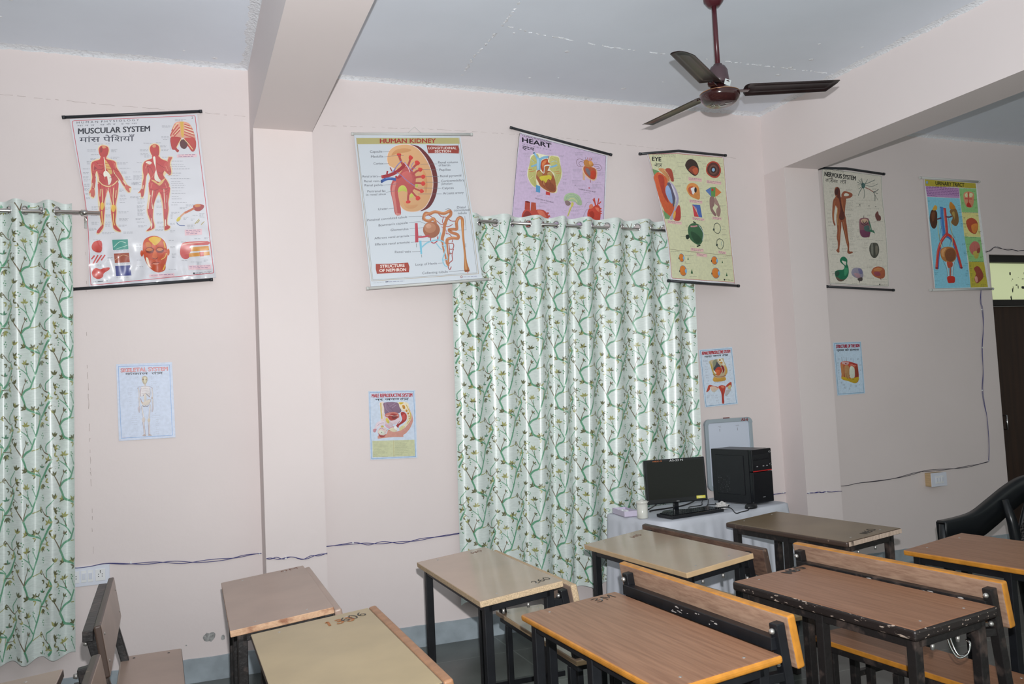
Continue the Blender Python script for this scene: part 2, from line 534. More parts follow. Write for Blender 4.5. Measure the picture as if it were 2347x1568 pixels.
ART['mus']=(-0.5285,0.2133,2.2062,3.2194,5.164,(0.022, 0.022, 0.03, 0.03),'5,1853 59,1469 113,1144 152,859 161,655 166,356 172,-8','1324,2012 1395,1203 1481,103',[('-47,1870 1356,2045', 0.0085), ('13,-32 1423,78', 0.0085)],"""L d05560 32 55,1840 659,1913 1281,1988
S d05560 32 30,1808 34,1830 55,1840
S d05560 35 1281,1988 1297,1987 1302,1970
L d05560 35 1302,1970 1379,1116 1457,184
S d05560 34 1457,184 1456,163 1443,154
L d05560 34 1443,154 749,75 209,13
S d05560 32 209,13 192,16 186,39 177,316 168,655 153,859 121,1144 72,1497 30,1808
T 3a3a44 0 74,1807 705,1885 74,1829 H U M A N  P H Y S I O L O G Y
T 6a6a74 0 78,1776 683,1847 78,1794 मा न व   श री र   र च ना
T 2b2b36 .03 87,1691 815,1773 88,1753 MUSCULAR SYSTEM
T 24243a 0 97,1598 654,1649 98,1667 मांस पेिशयाँ
T 55555f 0 1261,1952 1278,1955 1261,1975 2
F ead2a4 279,1535 307,1581 344,1587 385,1572 398,1531 389,1482 370,1446 425,1421 464,1401 473,1341 494,1300 535,1219 575,1144 612,1118 600,1055 567,1060 519,1135 483,1195 483,1078 469,980 457,911 462,856 450,724 459,683 500,622 485,601 417,640 396,826 392,963 377,1073 351,975 344,865 328,659 278,579 247,589 292,679 275,849 270,972 270,1137 256,1260 254,1178 247,1067 246,999 215,973 180,1034 207,1134 203,1340 225,1399 292,1428 300,1449
F c64644 289,1538 310,1570 341,1576 378,1565 389,1531 380,1488 366,1453 339,1437 308,1449 290,1490
F c64644 308,1449 295,1417 240,1394 218,1368 229,1314 265,1281 280,1220 288,1179 280,1151 376,1117 476,1174 473,1216 437,1269 433,1311 454,1354 449,1395 418,1414 365,1425 361,1452
F c8504a 230,1390 210,1351 211,1286 219,1217 212,1162 214,1121 208,1079 235,1081 246,1136 252,1178 250,1246 265,1302 257,1343
F d0685a 208,1079 188,1048 186,1031 200,1035 203,997 216,995 224,984 234,996 242,1026 241,1060 235,1081
F c8504a 418,1414 455,1395 463,1340 485,1300 509,1259 527,1218 544,1164 569,1137 550,1119 525,1142 501,1189 471,1230 447,1270 433,1311 430,1366
F d0685a 550,1150 575,1137 600,1122 606,1111 587,1103 595,1066 582,1061 568,1074 553,1094 544,1119
F c64644 280,1151 276,1069 280,986 291,918 285,863 289,795 303,727 305,679 287,658 258,616 255,592 276,589 301,624 320,659 324,714 331,796 339,865 333,920 346,989 369,1073 376,1117
F c64644 376,1117 387,1046 402,964 410,909 400,853 404,785 415,716 418,675 424,648 454,621 485,611 495,622 473,647 449,683 441,731 449,800 452,855 447,910 460,980 474,1077 476,1174
F a8363a 229,1325 257,1329 263,1309 232,1300
F a83a3a 301,1539 322,1561 325,1513 305,1495
F e0a070 322,1565 353,1570 363,1554 334,1544
F f2ecdc 330,1264 358,1293 397,1251 411,1199 395,1143 361,1134 344,1189
P c64644 338,1223 367,1231 380,1128 353,1138
F e2b66a 341,1417 365,1401 408,1323 420,1269 397,1256 371,1301 349,1348
S c64644 26 352,1376 393,1381
S c64644 26 357,1348 409,1344
S c64644 26 369,1314 415,1307
S f4ead4 39 339,1444 345,1389 351,1307 355,1265
S efd79a 46 285,1172 321,1133 376,1117 426,1137 470,1185
F e8b945 300,925 324,933 330,885 314,848 295,864
F e8b945 410,906 438,910 446,869 427,827 405,851
S f0dca0 39 314,1084 319,988 316,933
S f0dca0 33 296,1083 292,1001
S f0dca0 39 432,1103 423,992 426,916
S f0dca0 33 456,1076 448,993
S e8c060 52 307,837 310,754 314,686
S e8c060 52 424,813 425,730 432,683
S f2e2c0 32 222,1149 226,1094
S f2e2c0 33 526,1190 554,1143
S f2e2c0 26 376,1101 371,990
F ead2a4 800,1563 818,1616 863,1637 910,1619 922,1563 913,1499 938,1465 1001,1447 992,1446 998,1488 1021,1495 1050,1492 1049,1468 1033,1434 1034,1385 1043,1321 1036,1283 1003,1267 981,1297 959,1260 974,1237 999,1202 1016,1143 1014,1051 996,958 1000,874 985,775 983,708 1011,685 995,646 944,631 937,697 928,886 903,1032 883,1031 845,925 836,771 849,662 775,618 752,629 802,693 770,803 762,880 783,1027 789,1189 802,1232 783,1280 772,1230 757,1103 732,999 704,1003 703,1048 673,1055 713,1115 725,1312 729,1385 763,1435 828,1461 822,1497
F c64644 810,1563 824,1606 863,1626 901,1611 910,1562 905,1505 886,1483 860,1474 828,1501
F c64644 835,1494 830,1458 776,1434 744,1397 749,1341 792,1287 810,1232 799,1189 795,1119 897,1109 1000,1142 989,1198 964,1239 945,1281 966,1339 1006,1383 994,1432 930,1457 898,1491
F c8504a 763,1426 737,1383 733,1312 741,1243 726,1172 722,1116 712,1101 693,1073 680,1058 705,1059 711,1011 727,1011 740,1047 747,1103 758,1173 766,1244 789,1301 794,1372
F c8504a 994,1432 1019,1384 1030,1328 1027,1292 1010,1277 966,1317 947,1352 961,1409
F cc6052 993,1383 996,1425 994,1446 1008,1483 1002,1489 1021,1483 1040,1487 1040,1470 1026,1441 1017,1412 1018,1355 1004,1319
F c64644 799,1189 792,1105 800,1035 786,965 771,880 779,811 806,728 809,693 786,658 760,632 775,627 817,647 839,666 838,708 826,770 830,854 838,925 870,1024 897,1109
F c64644 897,1109 915,1040 932,956 937,886 939,788 946,704 945,655 951,641 990,656 1003,684 975,705 977,775 992,874 990,958 1005,1058 1007,1142
F f2ecdc 843,1473 866,1475 870,1348 893,1250 918,1209 899,1191 854,1220 856,1291 870,1334 852,1403
F f2e6d4 763,1412 801,1426 829,1409 803,1386
F e6b878 816,1211 861,1203 886,1179 918,1202 964,1239 937,1182 904,1149 883,1162
F b04a40 910,1124 948,1119 987,1127 980,1106 922,1103
F e0a070 837,1607 869,1622 875,1595 849,1584
S f0dcc0 40 804,1035 789,951 780,880
S f0dcc0 40 833,1093 818,980 826,882
S f0dcc0 34 948,1112 952,985 956,887
S f0dcc0 34 979,1042 973,958
S f4ead4 47 811,770 814,693 805,655
S f4ead4 40 956,760 958,690
S f2e2c0 33 735,1144 729,1102
S 9a3032 23 264,1385 300,1345 331,1340
S 9a3032 23 237,1342 265,1309 312,1305 339,1327
S 9a3032 23 287,1262 317,1243 338,1223
S 9a3032 23 390,1212 434,1235 453,1270
S 9a3032 23 223,1259 244,1239 252,1205
S 9a3032 23 435,1325 462,1298 484,1293
S 9a3032 20 297,1152 303,1042 296,932
S 9a3032 20 333,1119 338,1016 328,933
S 9a3032 20 410,1130 415,1019 416,937
S 9a3032 20 451,1145 440,1020 436,937
S 9a3032 19 298,836 293,768 312,679
S 9a3032 20 439,827 433,758 444,683
S e08a72 26 276,1358 325,1363
S e08a72 26 270,1282 288,1207
S e08a72 26 360,1086 354,1017
S e08a72 26 397,1088 405,1005
S e08a72 33 237,1356 229,1286
S e08a72 33 446,1381 455,1326
S 9a3032 23 775,1371 819,1345 839,1290
S 9a3032 23 762,1384 789,1343 793,1287
S 9a3032 24 884,1405 922,1379 966,1353
S 9a3032 24 888,1306 926,1294 955,1317
S 9a3032 23 801,1105 845,1093 891,1109
S 9a3032 24 909,1068 954,1070 997,1100
S 9a3032 20 813,1064 820,966 809,882
S 9a3032 20 865,1094 850,1009 831,896
S 9a3032 20 924,1068 948,957 951,872
S 9a3032 20 983,1071 973,958 977,887
S 9a3032 20 792,839 807,784 815,714
S 9a3032 20 968,845 962,774 965,704
S e08a72 34 782,1399 761,1342
S e08a72 34 973,1381 994,1326
S e08a72 27 828,1177 814,1120
S e08a72 27 963,1183 977,1127
S e08a72 27 823,1233 856,1291
S d8a860 33 758,518 744,448 748,365
S 8a3a1c 27 775,442 813,433
S 8a3a1c 27 870,437 921,451
S 8a3a1c 26 754,310 790,255 827,200
S 8a3a1c 27 931,312 911,242 878,186
F e8a890 1082,1887 1154,1910 1226,1898 1267,1843 1292,1758 1298,1708 1248,1719 1156,1720 1078,1715 1030,1719 1045,1799
S c8504a 62 1088,1873 1047,1792
S c8504a 62 1114,1868 1044,1763 1034,1734
S c8504a 62 1130,1840 1059,1750
S c8504a 62 1132,1805 1072,1732
S f2dcae 41 1121,1890 1088,1866 1061,1814
S f2dcae 41 1130,1819 1079,1758
S c8504a 55 1186,1880 1239,1862
S c8504a 55 1186,1852 1267,1828
S c8504a 55 1185,1823 1279,1793
S c8504a 55 1182,1791 1286,1758
S c8504a 55 1178,1759 1288,1722
S f4e6c4 41 1186,1866 1254,1849
S f4e6c4 41 1185,1837 1274,1812
S f4e6c4 41 1185,1805 1281,1772
F b83c38 1030,1705 1078,1727 1150,1713 1118,1646 1095,1595 1120,1568 1100,1545 1075,1572 1042,1584
F c4463e 1169,1710 1249,1726 1298,1708 1302,1622 1278,1567 1248,1571 1220,1617 1187,1636
F 5c2a2a 1136,1690 1182,1700 1214,1667 1200,1608 1173,1590 1141,1605 1129,1647
P e2b552 1137,1906 1174,1911 1175,1750 1160,1718 1144,1755
S f0d8a0 41 1150,1713 1115,1646 1095,1602
S f0d8a0 41 1169,1714 1220,1653 1265,1591
P edc8cf 1093,1519 1308,1540 1309,1503 1096,1484
F a8322c 1256,933 1309,953 1371,941 1361,901 1320,871 1268,880
F d08040 1269,943 1322,951 1335,928 1282,915
S c86a44 116 1262,900 1209,870 1162,844
S dba07a 88 1162,844 1129,815 1096,771
F d8c23c 1076,771 1103,800 1119,779 1098,748 1076,743
S 3f5a96 34 1075,729 1101,701 1159,698
S b0a04a 41 1271,724 1315,778
S b0a04a 34 1291,728 1320,764
S b0a04a 34 1336,715 1370,751
P edc8cf 1158,650 1342,665 1343,598 1159,583
F cc4038 201,445 232,496 299,501 301,392 260,374 212,398
S cc4a48 70 199,300 226,337
S cc4a48 70 212,249 260,341
S cc4a48 71 246,263 296,342
S cc4a48 71 295,290 330,345
F cc4038 199,154 233,201 282,188 318,202 373,209 369,182 317,144 304,100 256,80 210,107
P 4f9e90 406,517 564,528 568,415 413,404
S bfe0d0 32 420,435 483,498 544,486
S bfe0d0 26 444,415 556,458
P a24a34 421,364 573,376 580,270 429,259
S d9a47c 26 430,292 505,348 569,335
P 3a4288 431,226 583,236 594,122 439,112
F c8502c 717,475 746,538 816,571 885,562 942,515 966,438 970,341 949,257 941,187 877,156 814,179 753,254 719,365
F c8502c 720,372 718,356 713,343 707,336 700,336 695,343 691,356 689,371 691,387 696,399 702,406 709,406 714,400 718,387
F cc6038 993,390 991,373 987,359 981,351 975,351 969,359 966,372 965,389 967,406 971,420 977,428 983,428 988,420 992,407
F e6b93c 777,535 835,564 908,542 878,492 840,464 808,494
F d27a38 745,490 783,497 807,449 756,441
F 8a2f22 833,408 828,392 815,380 797,372 776,372 758,379 746,391 742,407 746,422 759,435 778,442 798,443 816,436 828,424
F 8a2f22 936,413 931,397 919,385 901,378 882,378 865,384 853,396 849,411 854,426 866,439 884,446 903,446 920,440 932,428
F d27a4a 818,413 814,404 804,397 791,393 775,392 762,396 753,403 749,412 753,421 762,429 776,433 791,433 805,429 814,422
F d27a4a 926,418 922,410 913,403 900,399 885,398 872,402 863,409 860,417 863,425 872,432 886,436 900,437 914,433 923,426
S 54201a 26 752,400 783,391 816,405
S 54201a 27 862,406 892,395 923,412
F d66a3c 829,401 850,401 865,328 842,308 809,324
S 6a2018 33 814,322 842,308 868,325
S 7a221a 33 806,259 841,272 882,267
F d0806c 809,255 844,264 879,261 847,242
F ecdcc4 745,324 769,313 780,244 802,211 775,224 753,268
S e6b93c 54 935,508 947,438
S e6c060 40 906,305 944,333 958,375
S e6b93c 53 922,187 942,243
F cc5a58 1103,406 1125,486 1181,510 1398,524 1403,482 1219,468 1211,414 1196,330 1150,312 1112,343
F e6b0a0 1121,469 1180,498 1391,514 1180,482
P dc9a4a 1218,450 1409,468 1415,418 1217,400
P dc9a4a 1197,379 1417,404 1420,361 1196,337
P cc4a40 1309,395 1355,398 1354,349 1314,345
P cc4a40 1179,435 1218,440 1217,398 1178,393
P edc8cf 1187,238 1430,251 1430,198 1189,188
P edc8cf 775,133 1037,149 1037,112 777,100
L 8a8a94 14 1026,1719 1025,1576
M 7a6a90 41 96 2 1110,1514 1297,1532
M 7a6a90 41 95 3 1173,639 1331,653
M 7a6a90 41 95 2 1200,228 1417,239
M 7a6a90 40 93 1 794,125 1023,137
M 55555c 57 89 1 209,46 352,60
M 9a9aa2 41 61 2 1250,153 1442,174
F 33333a 1256,149 1252,141 1245,137 1238,141 1235,149 1238,157 1245,160 1253,157
M 9a9aa2 29 65 1 249,1588 335,1594
M 9a9aa2 30 66 1 360,1598 403,1601
M 9a9aa2 29 65 2 175,1517 260,1523
M 9a9aa2 29 65 1 211,1467 284,1472
M 9a9aa2 30 66 2 414,1539 483,1543
M 9a9aa2 30 66 1 414,1511 463,1514
M 9a9aa2 30 66 2 407,1448 493,1453
M 9a9aa2 29 65 2 204,1423 259,1426
M 9a9aa2 29 65 3 167,1386 209,1389
M 9a9aa2 29 65 1 127,1302 194,1305
M 9a9aa2 29 65 2 129,1261 189,1264
M 9a9aa2 29 65 2 128,1213 189,1216
M 9a9aa2 29 64 2 134,1179 194,1182
M 9a9aa2 29 64 3 139,1131 193,1134
M 9a9aa2 29 64 3 138,1083 187,1085
M 9a9aa2 29 64 2 149,1029 198,1031
M 9a9aa2 29 64 2 155,981 191,983
M 9a9aa2 30 66 2 467,1389 580,1395
M 9a9aa2 30 66 1 497,1328 604,1334
M 9a9aa2 30 66 2 509,1287 565,1290
M 9a9aa2 30 66 3 552,1233 608,1236
M 9a9aa2 30 66 1 558,1206 614,1209
M 9a9aa2 30 66 3 487,1092 531,1093
M 9a9aa2 30 66 2 498,1023 554,1025
M 9a9aa2 30 66 2 491,981 566,984
M 9a9aa2 29 65 2 355,927 410,930
M 9a9aa2 30 66 1 491,939 540,941
M 9a9aa2 29 65 3 208,881 287,884
M 9a9aa2 29 65 2 342,872 397,874
M 9a9aa2 29 65 2 476,835 576,839
M 9a9aa2 29 64 3 200,806 279,808
M 9a9aa2 29 65 3 346,797 408,799
M 9a9aa2 29 65 3 481,760 574,763
M 9a9aa2 29 64 3 205,710 278,712
M 9a9aa2 29 65 1 345,714 394,716
M 9a9aa2 29 65 2 474,684 561,686
M 9a9aa2 29 64 3 180,642 252,643
M 9a9aa2 29 65 3 339,694 388,695
M 9a9aa2 29 65 2 307,597 429,600
M 9a9aa2 29 65 2 522,609 615,612
M 9a9aa2 30 67 1 748,1630 837,1635
M 9a9aa2 30 68 1 876,1642 927,1645
M 9a9aa2 31 68 2 920,1612 985,1616
M 9a9aa2 30 67 2 709,1553 791,1558
M 9a9aa2 31 68 2 932,1571 1010,1575
M 9a9aa2 30 67 2 714,1508 797,1513
M 9a9aa2 30 67 2 752,1482 815,1486
M 9a9aa2 30 68 1 937,1479 1027,1484
M 9a9aa2 31 68 1 1039,1439 1157,1446
M 9a9aa2 30 67 1 674,1400 731,1404
M 9a9aa2 31 68 1 1019,1402 1162,1410
M 9a9aa2 31 68 1 1012,1376 1181,1386
M 9a9aa2 31 68 1 1037,1349 1233,1360
M 9a9aa2 30 66 1 634,1293 710,1297
M 9a9aa2 30 66 2 634,1251 734,1256
M 9a9aa2 31 68 1 1004,1298 1134,1305
M 9a9aa2 30 68 1 990,1269 1114,1275
M 9a9aa2 30 66 2 633,1223 734,1228
M 9a9aa2 31 68 1 1022,1235 1231,1245
M 9a9aa2 30 66 3 632,1175 720,1179
M 9a9aa2 31 68 1 1028,1203 1132,1208
M 9a9aa2 31 68 1 1027,1179 1157,1185
M 9a9aa2 30 66 2 613,1167 689,1170
M 9a9aa2 31 68 1 1033,1158 1176,1164
M 9a9aa2 30 66 1 631,1098 706,1101
M 9a9aa2 31 68 1 1032,1129 1163,1135
M 9a9aa2 31 68 1 1032,1094 1136,1098
M 9a9aa2 30 66 2 598,1013 736,1019
M 9a9aa2 30 68 1 1031,1066 1174,1072
M 9a9aa2 30 66 2 666,988 742,991
M 9a9aa2 30 66 2 672,953 748,956
M 9a9aa2 30 68 1 1030,1030 1108,1034
M 9a9aa2 30 68 1 1030,1002 1133,1006
M 9a9aa2 30 67 3 869,982 926,984
M 9a9aa2 30 66 3 665,911 740,914
M 9a9aa2 30 68 1 1029,960 1185,966
M 9a9aa2 30 66 3 670,870 746,872
M 9a9aa2 30 68 1 1022,931 1086,934
M 9a9aa2 30 67 2 867,912 925,914
M 9a9aa2 30 66 3 669,828 745,830
M 9a9aa2 30 66 2 649,765 731,767
M 9a9aa2 30 68 2 1020,847 1104,849
M 9a9aa2 30 67 2 865,827 917,829
M 9a9aa2 30 66 1 661,724 743,726
M 9a9aa2 30 67 4 1013,818 1045,819
M 9a9aa2 30 67 2 1004,719 1056,721
M 9a9aa2 30 66 2 673,682 761,685
M 9a9aa2 30 67 2 870,730 947,732
M 9a9aa2 30 67 1 888,674 952,676
M 9a9aa2 30 67 2 849,645 932,647
M 9a9aa2 30 67 2 1002,635 1054,636
M 9a9aa2 31 69 2 1083,1927 1201,1936
M 9a9aa2 31 68 2 944,1842 1042,1848
M 9a9aa2 31 68 2 935,1717 1013,1722
M 9a9aa2 31 68 1 954,1686 1006,1689
M 9a9aa2 31 68 2 1178,937 1276,941
M 9a9aa2 31 68 2 1112,906 1190,909
M 9a9aa2 31 69 4 1320,842 1373,844
M 9a9aa2 31 68 1 1247,819 1299,820
M 9a9aa2 31 68 3 1148,794 1200,796
M 9a9aa2 31 68 2 1226,775 1265,777
M 9a9aa2 31 68 2 1185,703 1264,706
M 9a9aa2 31 68 1 1191,671 1256,673
M 9a9aa2 29 64 1 217,513 289,515
M 9a9aa2 29 65 2 357,318 412,319
M 9a9aa2 29 65 1 356,291 411,292
M 9a9aa2 29 64 1 222,235 295,236
M 9a9aa2 29 65 1 419,394 568,397
M 9a9aa2 29 65 1 435,251 584,253
M 9a9aa2 29 65 1 439,101 562,102
M 9a9aa2 30 66 2 650,467 700,468
M 9a9aa2 30 66 2 649,433 699,434
M 9a9aa2 30 67 1 987,523 1038,524
M 9a9aa2 30 67 2 998,453 1050,454
M 9a9aa2 30 67 4 1016,369 1061,370
M 9a9aa2 30 66 1 653,295 703,295
M 9a9aa2 30 66 2 651,219 714,220
M 9a9aa2 30 67 1 980,194 1057,195
M 9a9aa2 30 68 2 1116,514 1168,515
M 9a9aa2 31 68 1 1260,550 1326,551
M 9a9aa2 31 69 2 1366,566 1412,567
M 9a9aa2 30 67 1 1117,294 1182,294
M 9a9aa2 31 68 1 1214,281 1293,282
M 9a9aa2 31 68 3 1280,281 1332,282
M 9a9aa2 31 68 2 1353,304 1399,304""")
